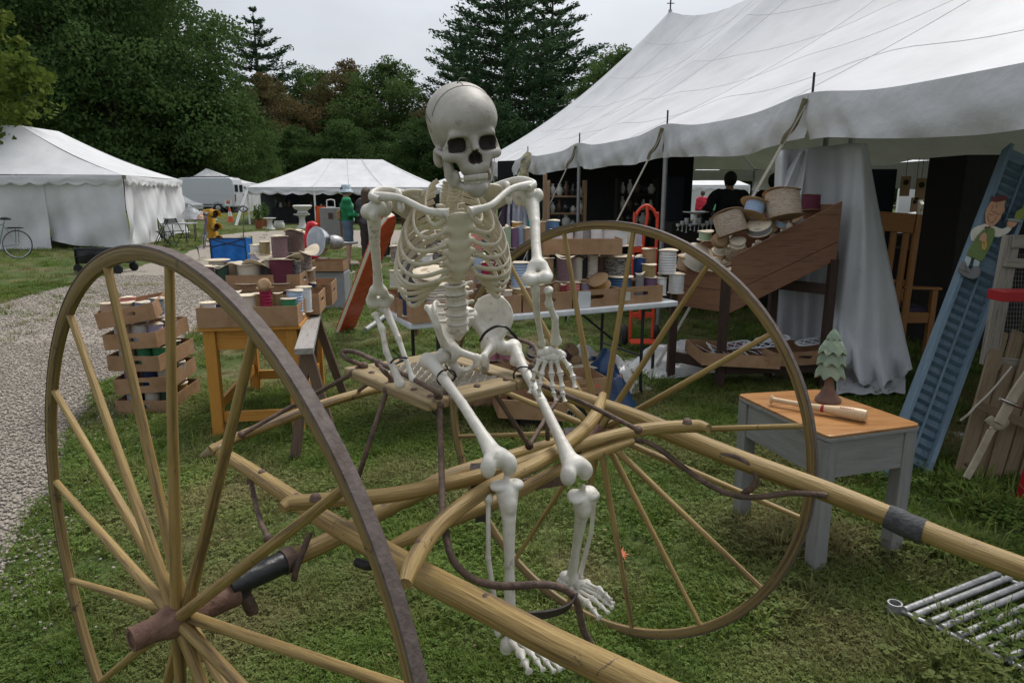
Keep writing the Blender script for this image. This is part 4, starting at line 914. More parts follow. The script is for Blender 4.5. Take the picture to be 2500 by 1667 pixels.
# small bones as knuckled tubes
def knuck(b, p, q, r):
    p = Vector(p); q = Vector(q); t = [0, .06, .2, .5, .8, .93, 1]; rr = [.7, 1.25, .95, .68, .9, 1.3, .75]
    b.tube([tuple(p.lerp(q, k))+(r*x,) for k, x in zip(t, rr)], seg=8, smooth=2)
def blobs(b, pts, r):
    for p in pts:
        k = r*random.uniform(.8, 1.25); b.lathe([(0,k), (k*.6,k*.8), (k,k*.1), (k*.9,-k*.5), (k*.4,-k*.95), (0,-k)], 9, at(p, Matrix.Rotation(random.random()*3, 4, 'X')))
hand = bpy.data.objects.new('hand', None); C.objects.link(hand); hand.parent = skl; hand.location = ony(1345, 862, 1.455)-SO
b = MB(); blobs(b, [ony(u, v, 1.452) for u, v in ((1322,862),(1334,858),(1345,855),(1356,857),(1366,862),(1326,872),(1338,870),(1350,869),(1361,872),(1371,868))], .0092); b.build('carpal_bones', BONE, hand, 80)
FG = [[(1318,876),(1305,908),(1301,929),(1297,945),(1292,960)], [(1331,879),(1321,915),(1318,938),(1316,953),(1317,968)], [(1345,880),(1346,914),(1349,945),(1352,961),(1358,979)], [(1359,879),(1368,912),(1372,945),(1374,961),(1380,981)], [(1371,872),(1391,896),(1399,920),(1404,948)]]
for k, f_ in enumerate(FG):
    P = [ony(u, v, 1.452-.006*i-.004*abs(2-k)) for i, (u, v) in enumerate(f_)]; b = MB()
    for i, (p, q) in enumerate(zip(P[:-1], P[1:])): knuck(b, p, q, .0064-.0006*i)
    b.build('thumb' if k == 4 else 'finger', BONE, hand, 80)
for (nm, base, heel, toes, Y0, Y1) in (('foot', [(1250,1566),(1262,1562),(1274,1560),(1286,1562),(1298,1566)], [(1240,1572),(1236,1582),(1252,1556),(1266,1550),(1256,1572),(1248,1545)], [(1292,1640),(1327,1636),(1354,1640),(1369,1635),(1380,1628)], 1.275, 1.15),
                                       ('foot', [(1402,1446),(1412,1440),(1420,1434),(1427,1428),(1433,1424)], [(1374,1420),(1380,1432),(1394,1436),(1404,1430),(1412,1424),(1392,1424),(1380,1408)], [(1464,1509),(1486,1496),(1496,1484),(1498,1474),(1492,1464)], 1.545, 1.43)):
    ft = bpy.data.objects.new(nm, None); C.objects.link(ft); ft.parent = skl; ft.location = ony(*base[2], Y0)-SO
    b = MB(); blobs(b, [ony(u, v, Y0+.012*(i % 2)) for i, (u, v) in enumerate(heel+base)], .0145); b.build('tarsal_bones', BONE, ft, 80)
    for k, (p, q) in enumerate(zip(base, toes)):
        p = ony(*p, Y0-.005); q = ony(*q, Y1+.006*k); b = MB(); m1 = p.lerp(q, .55)+Vector((0,0,.008)); m2 = p.lerp(q, .78)+Vector((0,0,.004)); r = .0085 if k == 0 else .0066
        knuck(b, p, m1, r); knuck(b, m1, m2, r*.9); knuck(b, m2, q, r*.75); b.build('toe', BONE, ft, 80)
KB = 1.0
# ---- trunk frame
XR = (shR-shL).normalized(); UPT = (ony(1108, 470, 1.47)-ony(1115, 800, 1.665)); UPT = (UPT-XR*UPT.dot(XR)).normalized(); FT = XR.cross(UPT)*-1
if FT.y > 0: FT = -FT
notch = ony(1120, 520, 1.405)
TM = Matrix((XR, FT, UPT)).transposed().to_4x4(); TM.translation = notch
def TP(x, y, z): return TM@Vector((x, y, z))
def torso(b, name, m=BONEY, sm=80): return b.build(name, m, skl, sm)
# sternum
def stern(P):
    d = U_(P, [(0, ell((0,0,-.020), (.031,.008,.022))), (.014, ell((0,.004,-.050), (.021,.008,.016))), (.012, ell((0,.008,-.076), (.023,.0085,.0145))), (.012, ell((0,.010,-.102), (.0245,.0085,.0145))), (.012, ell((0,.010,-.128), (.0235,.0085,.0145))), (.012, ell((0,.008,-.154), (.019,.007,.014)))]+[(.008, ell((s*.026,.004,z), (.010,.007,.008))) for z in (-.036,-.066,-.092,-.118) for s in (-1, 1)]); return d
sdf_obj('sternum', stern, (-.05,-.02,-.19), (.05,.03,.02), .0025, BONEY, skl, Matrix.Translation(-SO)@TM)
# ribs
WB = [.058,.085,.103,.115,.123,.128,.131,.130,.123,.111]
for i in range(10):
    for s in (-1, 1):
        zb = .006-.0185*i; zf = [-.012,-.036,-.064,-.091,-.117,-.138,-.152,-.168,-.186,-.205][i]; w_ = WB[i]; yb = -.125-.012*math.sin(i/9*3.1); yf = .004+.006*min(i, 4) if i < 6 else .012-.006*(i-6)
        xf = .030 if i < 6 else .034+.011*(i-6); yc, dd = (yb+yf)/2, (yf-yb)/2; P = []
        dip = .030+.004*i
        for t in np.linspace(.02, 1, 15):
            th = math.pi*t; x = .016+(w_-.016)*math.sin(th)**.72; 
            if t > .5: x = max(x, xf+(w_-xf)*(math.sin(th)**.9))
            z = zb+(zf-zb)*t-dip*math.sin(th)**1.0*(.6+.8*t)*(1 if i < 6 else 1.0)
            P.append(tuple(TP(s*x, yc-dd*math.cos(th), z))+((.0068 if t < .7 else .0056),))
        b = MB(); b.tube(P, seg=8, smooth=3, flat=.45, up=tuple(UPT)); torso(b, 'rib')
for s in (-1, 1):           # the cartilage margin joining the lower ribs
    b = MB(); b.tube([tuple(TP(s*x, y, z)) for x, y, z in ((.024,.011,-.130),(.036,.010,-.150),(.050,.004,-.176),(.068,-.012,-.203),(.080,-.036,-.226))], .0052, 8, smooth=4); torso(b, 'costal_cartilage')
# clavicles and shoulder blades
for s, sh in ((-1, shL), (1, shR)):
    e = sh+UPT*.032-XR*s*.012+FT*.004
    a = TP(s*.022, .004, .002); m1 = a.lerp(e, .33)+FT*.014+UPT*.004; m2 = a.lerp(e, .68)-FT*.006+UPT*.006
    b = MB(); b.tube([(*a, .0125), (*a.lerp(m1, .25), .0095), (*m1, .0072), (*m2, .0075), (*e, .0105), (*(e+XR*s*.012), .009)], seg=12, smooth=4, flat=.85); torso(b, 'clavicle', BONE)
    # blade
    g = sh-XR*s*.022-FT*.012; tip = TP(s*.074, -.122, -.100); med = TP(s*.058, -.112, -.008); top = g+UPT*.040-FT*.02
    G = []
    for u in np.linspace(0, 1, 13):
        row = []
        for v in np.linspace(0, 1, 11):
            lat_ = g.lerp(tip, u); md = med.lerp(tip, u**1.2)
            p = lat_.lerp(md, v)-FT*(.016*math.sin(math.pi*v)*(1-u*.6)); p += UPT*(.006*math.sin(math.pi*v)*(1-u)); row.append(tuple(p))
        G.append(row)
    b = MB(); b.sheet(G); o = torso(b, 'shoulder_blade'); md_ = o.modifiers.new('t', 'SOLIDIFY'); md_.thickness = .0045; md_.offset = 0
    b = MB(); b.tube([(*med.lerp(tip, .22), .004), (*med.lerp(g, .5)-FT*.024, .006), (*(g+UPT*.028-FT*.018), .0085), (*(e+XR*s*.014-FT*.004), .010), (*(e+FT*.012), .008)], seg=10, smooth=4, flat=.7); b.build('acromion', BONE, o, 80, loc=None) if False else torso(b, 'acromion', BONE)
    b = MB(); c0 = med.lerp(g, .62)+UPT*.006; b.tube([(*c0, .007), (*(c0+UPT*.020+FT*.012), .0065), (*(c0+UPT*.026+FT*.03), .0058), (*(c0+UPT*.004+FT*.046), .0075), (*(c0-UPT*.006+FT*.050), .005)], seg=9, smooth=4); torso(b, 'coracoid', BONE)
    def sock(P): return smax(sd_ell(P, (0,0,0), (.019,.020,.026)), -sd_ell(P, (s*.026,0,0), (.022,.024,.026)), .004)
    sdf_obj('shoulder_socket', sock, (-.03,-.03,-.035), (.03,.03,.035), .0026, BONE, skl, Matrix.Translation(g-SO)@Matrix((XR, FT, UPT)).transposed().to_4x4())
# spine
SP = [(1112,452,1.432),(1106,480,1.462),(1102,510,1.50),(1100,560,1.535),(1104,620,1.56),(1110,670,1.575),(1114,720,1.59),(1117,770,1.612),(1117,805,1.635)]
SPw = np.array([tuple(ony(*q)) for q in SP]); path = cr(SPw, 20)
cum = np.concatenate([[0], np.cumsum(np.linalg.norm(np.diff(path, axis=0), axis=1))])
def sp_at(t): 
    l = t*cum[-1]; return Vector([float(np.interp(l, cum, path[:, i])) for i in range(3)])
def vert(w, h, tp, sn_, body):
    def f(P):
        d = np.maximum(np.linalg.norm((P-np.array((0,0,0)))[:, :2]/np.array((1.15,.85)), axis=1)-body*(.82+.30*np.clip(np.abs(P[:, 2])/h, 0, 1)**2), np.abs(P[:, 2])-h)
        d = smin(d, sd_cap(P, np.array((0,body*1.0,0)), np.array((0,body+sn_,-sn_*.5)), .0055, .0035), .006)
        for s in (-1, 1):
            d = smin(d, sd_cap(P, np.array((s*body*.6,body*.7,0)), np.array((s*(body+tp),body*.7+.002,.002)), .0055, .0045), .005)
        return d
    return f
VP = {}
n_v = 24
lens = [.62]*7+[.9]*12+[1.45]*5; tot = sum(lens); acc = 0
for k in range(n_v):
    typ = 'c' if k < 7 else ('t' if k < 19 else 'l'); c = (acc+lens[k]/2)/tot; acc += lens[k]
    p = sp_at(c); q = sp_at(max(0, c-.012)); r_ = sp_at(min(1, c+.012)); ax_ = (q-r_).normalized()
    hh = cum[-1]*lens[k]/tot
    if typ not in VP:
        prm = {'c': (.02, hh*.40, .010, .014, .0115), 't': (.02, hh*.42, .014, .022, .0145), 'l': (.02, hh*.45, .018, .020, .0235)}[typ]
        VP[typ] = sdf_obj('vertebra', vert(*prm), (-.055,-.03,-.035), (.055,.06,.03), .0024, BONE if typ == 'l' else BONEY, skl); o = VP[typ]
    else: o = inst(VP[typ], 'vertebra', skl); m_ = o.modifiers.new('smooth', 'SMOOTH'); m_.factor = .5; m_.iterations = 2
    x = XR; y = (ax_.cross(x)).normalized(); x = y.cross(ax_).normalized(); M = Matrix((x, y, ax_)).transposed().to_4x4(); M.translation = p-SO; o.matrix_local = M
# pelvis
XP = Vector((math.cos(R(33)), math.sin(R(33)), .02)).normalized(); UPP = Vector((0,-.12,1)); UPP = (UPP-XP*UPP.dot(XP)).normalized(); FP = XP.cross(UPP)*-1
if FP.y > 0: FP = -FP
PM_ = Matrix((XP, FP, UPP)).transposed().to_4x4(); PM_.translation = (hipL+hipR)/2-SO
hw_ = .066
def rotm(ax, ang): return np.array(Matrix.Rotation(ang, 3, ax))
def pelvis(P):
    d = None
    for s in (-1, 1):
        # wing: a curved shell cut to a rounded outline
        Rm = rotm('Z', s*.55)@rotm('Y', s*.35)
        sh_ = np.abs(sd_ell(P, (s*.022,.028,.118), (.095,.105,.130)))-.0042
        outl = sd_ell(P, (s*.082,-.020,.085), (.052,.072,.062))
        wing = smax(sh_, outl, .004)
        d = wing if d is None else smin(d, wing, .004)
        crest = sd_cap(P, np.array((s*.070,-.078,.118)), np.array((s*.118,-.035,.128)), .0062, .0065); d = smin(d, crest, .010)
        d = smin(d, sd_cap(P, np.array((s*.118,-.035,.128)), np.array((s*.116,.020,.088)), .0065, .006), .010)
        d = smin(d, sd_cap(P, np.array((s*.116,.020,.088)), np.array((s*(hw_+.018),.012,.022)), .006, .010), .012)
        d = smin(d, sd_ell(P, (s*(hw_-.004),0,.004), (.026,.028,.028)), .014)
        d = smin(d, sd_cap(P, np.array((s*(hw_-.01),.018,.012)), np.array((s*.012,.052,-.004)), .0105, .0095), .012)
        d = smin(d, sd_ell(P, (s*.011,.054,-.012), (.009,.010,.019)), .008)
        d = smin(d, sd_cap(P, np.array((s*.013,.050,-.026)), np.array((s*.042,.006,-.058)), .0075, .010), .010)
        d = smin(d, sd_cap(P, np.array((s*.042,.004,-.058)), np.array((s*(hw_-.008),-.012,-.018)), .0135, .0125), .012)
        d = smin(d, sd_cap(P, np.array((s*(hw_-.004),-.010,.02)), np.array((s*.045,-.055,.060)), .014, .012), .016)
        d = smax(d, -sd_ell(P, (s*(hw_+.020),.002,.0), (.024,.023,.023)), .004)
        d = smax(d, -sd_ell(P, (s*.036,.030,-.026), (.016,.026,.017), rotm('Z', s*.5)), .004)
    d = smin(d, sd_cap(P, np.array((0,-.052,.078)), np.array((0,-.075,.020)), .036, .014), .016)
    d = smin(d, sd_ell(P, (0,-.040,.092), (.040,.026,.020)), .014)
    return d
pel = sdf_obj('pelvis', pelvis, (-.15,-.12,-.09), (.15,.09,.15), .0030, BONE, skl, PM_@Matrix.Scale(.90, 4))
# ---- skull
yaw_, pit_, rol_ = R(20), R(7), R(-6.5)
fs = Vector((math.sin(yaw_)*math.cos(pit_), -math.cos(yaw_)*math.cos(pit_), -math.sin(pit_))); xs_ = Vector((-math.cos(yaw_), -math.sin(yaw_), 0)); us = xs_.cross(fs)
Rr = Matrix.Rotation(-rol_, 3, fs); xs_ = Rr@xs_; us = Rr@us
eye = ony(1154, 351, 1.315); SK = .80
HM = Matrix((xs_, fs, us)).transposed().to_4x4(); HM.translation = eye-fs*.055*SK-SO; HM = HM@Matrix.Diagonal((SK*1.08, SK, SK, 1))
def skullf(P):
    d = sd_ell(P, (0,-.028,.058), (.0765,.094,.078))
    d = smin(d, sd_ell(P, (0,.024,.048), (.060,.050,.052)), .03)
    d = smin(d, sd_ell(P, (0,-.045,.005), (.058,.056,.040)), .03)
    d = smin(d, sd_ell(P, (0,.034,-.022), (.040,.036,.048)), .022)
    for s in (-1, 1):
        d = smax(d, -sd_ell(P, (s*.090,.030,.010), (.024,.032,.034)), .016)
    d = smin(d, sd_cap(P, np.array((-.040,.060,.0215)), np.array((.040,.060,.0215)), .0085), .010)
    for s in (-1, 1):
        d = smin(d, sd_cap(P, np.array((s*.042,.058,.020)), np.array((s*.055,.038,-.010)), .0075, .0085), .008)
        d = smin(d, sd_ell(P, (s*.049,.044,-.026), (.0175,.015,.0140)), .010)
        d = smin(d, sd_cap(P, np.array((s*.056,.034,-.024)), np.array((s*.064,-.020,-.016)), .0072, .0062), .012)
        d = smin(d, sd_ell(P, (s*.058,-.030,-.034), (.013,.016,.022)), .014)
        d = smin(d, sd_cap(P, np.array((s*.034,.052,-.022)), np.array((s*.020,.060,-.050)), .011, .012), .012)
    d = smin(d, sd_ell(P, (0,.046,-.058), (.029,.028,.021)), .012)
    d = smin(d, sd_cap(P, np.array((0,.066,.010)), np.array((0,.080,-.012)), .0085, .0070), .008)
    for s in (-1, 1):
        d = smax(d, -sd_ell(P, (s*.0315,.072,-.001), (.0215,.031,.0182), rotm('Z', s*.22)), .005)
        d = smax(d, -sd_box(P, (s*.0315,.070,-.001), (.0185,.024,.0155), .008, rotm('Z', s*.22)), .005)
        d = smax(d, -sd_ell(P, (s*.0060,.084,-.0325), (.0078,.032,.0125)), .004)
        d = smax(d, -sd_ell(P, (s*.050,.030,-.060), (.018,.026,.020)), .010)
    d = smax(d, -sd_ell(P, (0,.088,-.0235), (.0066,.028,.0125)), .004)
    d = smax(d, -sd_ell(P, (0,.0,-.070), (.024,.045,.022)), .010)
    return d
sk_ = sdf_obj('skull', skullf, (-.09,-.135,-.095), (.09,.105,.15), .0021, SKULLM, skl, HM)
# eye and nose cavities: shade put into the colour, by place inside the sockets
sk_.data.materials.append(CAVITY)
cen = np.array([p.center[:] for p in sk_.data.polygons]); mi = np.zeros(len(cen), int)
for s in (-1, 1):
    mi[(np.abs(sd_ell(cen, (s*.0315,.072,-.001), (.0215,.031,.0182), rotm('Z', s*.22))) < .0028) & (cen[:, 1] < .054)] = 1
    mi[(np.abs(sd_box(cen, (s*.0315,.070,-.001), (.0185,.024,.0155), .008, rotm('Z', s*.22))) < .0028) & (cen[:, 1] < .054)] = 1
    mi[(np.abs(sd_ell(cen, (s*.0060,.084,-.0325), (.0078,.032,.0125))) < .003) & (cen[:, 1] < .070)] = 1
mi[(np.abs(sd_ell(cen, (0,.088,-.0235), (.0066,.028,.0125))) < .003) & (cen[:, 1] < .072)] = 1
sk_.data.polygons.foreach_set('material_index', mi)
def jawf(P):
    d = sd_ell(P, (0,.060,-.114), (.019,.012,.016)); d = smin(d, sd_ell(P, (0,.061,-.098), (.021,.010,.014)), .010)
    for s in (-1, 1):
        d = smin(d, sd_cap(P, np.array((s*.013,.060,-.108)), np.array((s*.038,.016,-.096)), .0105, .0095), .008)
        d = smin(d, sd_cap(P, np.array((s*.038,.016,-.096)), np.array((s*.044,-.004,-.080)), .0100, .0095), .008)
        d = smin(d, sd_cap(P, np.array((s*.044,-.004,-.080)), np.array((s*.050,-.012,-.028)), .0095, .006), .006)
        d = smin(d, sd_cap(P, np.array((s*.043,.008,-.082)), np.array((s*.048,.010,-.036)), .008, .004), .008)
        d = smin(d, sd_ell(P, (s*.0465,.010,-.060), (.0070,.022,.034)), .008)
        d = smin(d, sd_ell(P, (s*.036,.026,-.082), (.0075,.022,.018)), .008)
    return d
jaw = sdf_obj('jaw', jawf, (-.075,-.035,-.14), (.075,.085,-.01), .0022, SKULLM, skl, HM@Matrix.Translation((0, 0, .0055)))
TOOTH = mat('tooth_plastic', [(.42,.385,.33), (.56,.53,.47)], 40, .35, .2, spec=.5)
def teeth(par, z, n, rx, ry, yc, h, flip):
    for k in range(n):
        t = (k+.5)/n*2-1; a = t*1.25; x = rx*math.sin(a); y = yc+ry*math.cos(a); wd = .0044 if abs(t) < .35 else .0040
        b = MB(); prof = [(0,h*.5), (wd*.75,h*.44), (wd,h*.1), (wd*.95,-h*.3), (wd*.6,-h*.5), (0,-h*.52)]
        b.lathe(prof if flip else [(r, -q) for r, q in prof][::-1], 8, Matrix.Translation((x, y, z+.002*abs(t)*(1 if flip else -1)))@Matrix.Rotation(-a, 4, 'Z')@Matrix.Diagonal((1, .75, 1, 1))); b.build('tooth', TOOTH, par, 80, world=False)
teeth(sk_, -.0745, 12, .0275, .026, .048, .0150, False); teeth(jaw, -.0915, 12, .0250, .024, .046, .0110, True)
# sutures: thin wavy seams lying on the bone
def onsurf(d, o=(0,-.028,.058)):
    t = .14
    o = np.array(o); d = np.array(d, float)/np.linalg.norm(d)
    for _ in range(40): t -= float(skullf((o+d*t)[None])[0])*.8
    return o+d*t
def suture(dirs, nm='suture'):
    P = []
    for i, d in enumerate(cr(dirs, 16)):
        dd = d+np.array((.010*math.sin(i*2.3), .016*math.sin(i*1.7), .010*math.sin(i*2.9))); P.append(tuple(onsurf(dd)))
    b = MB(); b.tube(P, .0010, 5); b.build(nm, plain('suture_dirt', (.10,.08,.06), .8), sk_, 60, world=False)
suture([(-.95,.42,-.05),(-.85,.55,.35),(-.6,.62,.75),(-.25,.66,.98),(.05,.67,1),(.35,.66,.95),(.65,.60,.70),(.92,.46,.1)])
suture([(.9,.32,-.1),(1,.1,.08),(1,-.25,.22),(.9,-.6,.3)]); suture([(0,.67,1),(0,.1,1.1),(.02,-.3,1)])
b = MB(); tp_ = Vector(onsurf((.05,.2,1))); b.tube([tuple(tp_+Vector(q)) for q in ((.004,.012,-.003),(.0,.008,.004),(-.008,0,.008),(-.022,-.01,.006),(-.034,-.015,-.004))], .0013, 6, smooth=3); b.build('hanging_cord', TIE, sk_, 60, world=False)
# black cable ties
def tie(pts, r=.0022, loop=False):
    b = MB(); b.tube([tuple(p) for p in pts], r, 6, smooth=4); return b.build('cable_tie', TIE, skl, 60)
def loop(c, ax, rad, tail=None):
    ax = Vector(ax).normalized(); F_ = frame(ax); P = [c+(F_.to_3x3()@Vector((rad*math.cos(t), rad*math.sin(t), .002*math.sin(t*2)))) for t in np.linspace(0, 6.283, 18)]
    b = MB(); b.tube([tuple(p) for p in P], .0024, 6); b.box(P[0], (.007,.006,.006))
    if tail: b.tube([tuple(P[0]), tuple(P[0]+Vector(tail)*.6), tuple(P[0]+Vector(tail)+Vector((0,0,.006)))], .0018, 5, smooth=3)
    b.build('cable_tie', TIE, skl, 60)
loop(hipL.lerp(knL, .22)+XP*-.022, knL-hipL, .0225, (-.02,-.03,.03)); loop(hipR.lerp(knR, .26)+XP*.020, knR-hipR, .0225, (-.03,-.02,-.01)); loop(elL.lerp(wrL, .72), wrL-elL, .020, (-.03,-.01,.02))
tie([ony(u, v, y) for u, v, y in ((1068,968,1.50),(1055,985,1.49),(1058,1008,1.49),(1075,1010,1.48),(1088,1000,1.49))], .0018)
tie([ony(u, v, y) for u, v, y in ((1172,832,1.60),(1185,812,1.585),(1210,797,1.585),(1235,798,1.59),(1252,815,1.60),(1262,826,1.61))], .0036)
# ============================================================ RIGHT FOREGROUND
# ---- grey school desk
GREYP = mat('grey_desk_paint', [(.185,.18,.172), (.225,.22,.212), (.26,.255,.245)], 5, .5, .2, (1,8,8), 'UV', wear=((.33,.32,.3), .70, 6, (.12,.085,.05), .72, 10), spec=.4)
DTOP = mat('desk_top_varnish', [(.24,.10,.03), (.36,.165,.05), (.42,.21,.075)], 3, .28, .12, (1.2,9,9), 'UV', wear=((.46,.27,.12), .62, 1.6, (.16,.07,.03), .68, 3), spec=.5)
dz = .615
qa, qb, qc, qd = onz(1800,962,dz), onz(2000,950,dz), onz(2250,1036,dz), onz(2022,1066,dz)
dk = thing('school_desk', 'small grey painted desk with worn orange brown wooden top', 'desk', ((qa+qc)/2).xy.to_3d())
cd_ = (qa+qb+qc+qd)/4
def rnd_poly(P, r=.03, n=5):
    out = []
    for i, p in enumerate(P):
        a = P[i-1]; c = P[(i+1) % len(P)]; p0 = p+(a-p).normalized()*r; p1 = p+(c-p).normalized()*r
        for t in np.linspace(0, 1, n): q = (p0*(1-t)**2+p*2*t*(1-t)+p1*t*t); out.append(q)
    return out
rp_ = rnd_poly([qa, qd, qc, qb])
b = MB(); b.prism([(q.x-cd_.x, q.y-cd_.y) for q in rp_], .012, at((cd_.x, cd_.y, dz-.004))); b.build('desk_top', DTOP, dk, None, bevel=.003)
b = MB(); b.prism([((q.x-cd_.x)*1.006, (q.y-cd_.y)*1.006) for q in rp_], .016, at((cd_.x, cd_.y, dz-.0185))); b.build('top_edge', GREYP, dk, None, bevel=.003)
ins_ = [cd_+(q-cd_)*.90 for q in (qa, qd, qc, qb)]; zap0, zap1 = dz-.19, dz-.027
for i in range(4):
    p, q = ins_[i], ins_[(i+1) % 4]; b = MB(); b.beam((p.x, p.y, (zap0+zap1)/2), (q.x, q.y, (zap0+zap1)/2), .02, zap1-zap0, up=(0,0,1)); b.build('apron', GREYP, dk, None, bevel=.002)
for p, (u, v) in zip(ins_, ((1828,1240),(2002,1377),(2172,1336),None or (2080,1235))):
    g = onz(u, v); p2 = cd_+(p-cd_)*.955; d = Vector((p2.x*.8+g.x*.2, p2.y*.8+g.y*.2, 0)); b = MB(); b.beam((d.x, d.y, 0), (p2.x, p2.y, zap1-.002), .062, .062, up=tuple((qd-qa))); b.build('leg', GREYP, dk, None, bevel=.004)
# ---- bat
BATW = mat('bat_ash', [(.52,.36,.20), (.62,.45,.27)], 3, .35, .05, (1,30,30), 'UV', spec=.5); BRED = plain('bat_red', (.30,.015,.02), .4)
p0, p1 = onz(1881,974,dz+.03), onz(2118,1016,dz+.03); L = (p1-p0).length; Mb = at(p0, frame(p1-p0)); sc_ = L/.84
bt = thing('baseball_bat', 'pale wooden baseball bat with red ring lying on the grey desk', 'bat', p0); 
prof = [(0,0),(.018,.001),(.0245,.008),(.022,.017),(.0135,.026),(.0125,.06),(.0125,.2),(.0145,.35),(.020,.5),(.0285,.62),(.0318,.72),(.0318,.80),(.029,.83),(.02,.838),(0,.84)]
b = MB(); b.lathe([(r*.86, z*sc_) for r, z in prof], 20, Mb); b.build('bat_body', BATW, bt, 50)
b = MB(); b.lathe([(.0183*.86*1.02,.455*sc_),(.0196*.86*1.03,.48*sc_)][::1], 20, Mb); b.lathe([(.0,.4549*sc_),(.0184*.86*1.02,.455*sc_),(.0198*.86*1.02,.482*sc_),(.0,.4821*sc_)], 20, Mb); b.build('red_ring', BRED, bt, 50)
b = MB()
for k in range(7): b.box((0, 0, 0), (.003+.003*(k % 3), .002, .012), None)
lg = MB(); Mz = Mb@Matrix.Translation((0, 0, .665*sc_))
for k in range(9):
    q = Mz@Vector((-.0262*math.sin(.5+.1*(k % 2)), .0262*math.cos(.5+.1*(k % 2)), -.02+.006*k)); lg.box(q, (.004, .004, .0028), Mb.to_3x3().to_4x4()@Matrix.Rotation(.5, 4, 'Z'))
lg.build('maker_mark', BRED, bt)
# ---- carved wooden tree
tz = thing('carved_tree', 'carved wooden fir tree with weathered green tiers on a brown flared foot', 'ornament', onz(2020, 978, dz+.004))
TG = mat('tree_green_paint', [(.13,.19,.13), (.21,.27,.19), (.30,.34,.25)], 14, .7, .6, wear=((.42,.42,.34), .62, 24)); TB = mat('tree_brown_paint', [(.12,.065,.045), (.2,.11,.08)], 16, .7, .5)
B0 = Vector(tz.location); hgt = .335
def tier(z0, z1, r0, r1, seg=28, teeth=8):
    b = MB(); V = []
    rings = [(0, r0, 1), (.3, r0+(r1-r0)*.45, .2), (.7, r0+(r1-r0)*.85, 0), (1, r1, 0)]
    a = np.linspace(0, 2*np.pi, seg*2, endpoint=False); G = []
    for t, r, _ in rings+[(1.0, r1*.86, 0), (.75, r0*.5, 0)]:
        row = []
        for k, an in enumerate(a):
            saw = abs(((k*teeth/(seg*2.)) % 1)-.5)*2; dz_ = (.30*saw if t >= .99 else 0)*(z0-z1)
            rr = r*(1-.16*(1-saw)*(t > .6)); row.append((B0.x+rr*math.cos(an), B0.y+rr*math.sin(an), B0.z+z0+(z1-z0)*t-dz_+(.3*(z0-z1) if t >= .99 else 0)*.9))
        row.append(row[0]); G.append(row)
    b.sheet(G); return b.build('tier', TG, tz, 50)
tier(.335, .282, .004, .034); tier(.298, .222, .018, .064); tier(.238, .172, .03, .067); tier(.188, .112, .034, .070)
b = MB(); b.lathe([(.058,0),(.056,.012),(.040,.03),(.024,.06),(.016,.10),(.015,.16)], 16, at(B0), wob=.06); b.build('foot', TB, tz, 50)
# ---- grate lying in the grass
gt = thing('metal_grate', 'galvanised tube grate lying in the grass at the lower right', 'grate', onz(2300, 1530))
GALV = mat('galvanised_tube', [(.26,.26,.265), (.38,.38,.385), (.48,.48,.48)], 22, .5, .4, metal=.55, wear=((.22,.19,.16), .66, 40))
g0, g1 = onz(2207,1494,.035), onz(2461,1614,.035); dv = onz(2441,1404,.035)-g0
b = MB(); b.tube([tuple(g0-(g1-g0)*.04), tuple(g0+(g1-g0)*1.35)], .009, 8); b.build('end_bar', GALV, gt, 60)
b = MB(); b.tube([tuple(g0+dv*.98-(g1-g0)*.04), tuple(g0+dv*.98+(g1-g0)*1.35)], .009, 8); b.build('end_bar', GALV, gt, 60)
for k, t in enumerate((0,.115,.27,.385,.55,.68,.83,.99,1.14,1.3)):
    a = g0+(g1-g0)*t; b = MB(); b.tube([tuple(a+Vector((0,0,.010))), tuple(a+dv*.98+Vector((0,0,.012)))], .0125, 10); b.build('tube', GALV, gt, 60)
b = MB(); c0 = onz(2183,1488,.03); b.lathe([(.020,-.03),(.026,-.03),(.026,.03),(.020,.03),(.020,-.03)], 18, at(c0)); b.build('ring_socket', GALV, gt, 50)
# ---- blue toy chute with steps
BLUEP = mat('blue_chute_paint', [(.105,.165,.215), (.145,.215,.27), (.18,.25,.30)], 6, .55, .25, (1,8,8), 'UV', wear=((.22,.15,.1), .70, 5, (.26,.32,.36), .68, 12))
BLUED = mat('blue_step_paint', [(.10,.16,.20), (.14,.21,.26)], 8, .6, .2, wear=((.2,.26,.3), .66, 14)); BARE = wood('bare_brown_wood', (.14,.085,.05), (.27,.17,.105))
bl0, bl1 = onz(2150, 1165), ony(2462, 353, 4.55); br0 = onz(2243, 1172)
# board frame: axis up the chute, width across, normal out
axc = (bl1-bl0).normalized(); wv = (br0-bl0); wv = Vector((wv.x, 0, 0)).normalized(); wv = (wv-axc*wv.dot(axc)).normalized(); nv = wv.cross(axc); nv = nv if nv.y < 0 else -nv
LC = (bl1-bl0).length; WC = .232
ch = thing('toy_chute', 'tall blue wooden chute with little steps leaning at the tent opening', 'toy', bl0)
MC = Matrix((wv, nv, axc)).transposed().to_4x4(); MC.translation = bl0
def CB(x, y, z): return MC@Vector((x, y, z))
def cbox(name, c, d, m, rot=None, bev=.002):
    b = MB(); b.box((0,0,0), d); o = b.build(name, m, ch, None, bevel=bev, world=False); Mx = MC.copy(); Mx.translation = CB(*c)-bl0; o.matrix_local = Mx@(rot if rot is not None else Matrix()); return o
cbox('back_board', (WC/2, -.045, LC/2), (WC-.03, .012, LC), BLUEP)
for x in (.0125, WC-.0125): cbox('side_rail', (x, -.02, LC/2), (.025, .085, LC), BLUEP)
cbox('worn_edge', (WC+.0015, -.02, LC*.52), (.002, .05, LC*.62), BARE)
st0 = cbox('step', (WC/2, -.025, .1), (WC-.056, .03, .006), BLUED, Matrix.Rotation(.5, 4, 'X'), .001)
n_s = int(LC/.062)
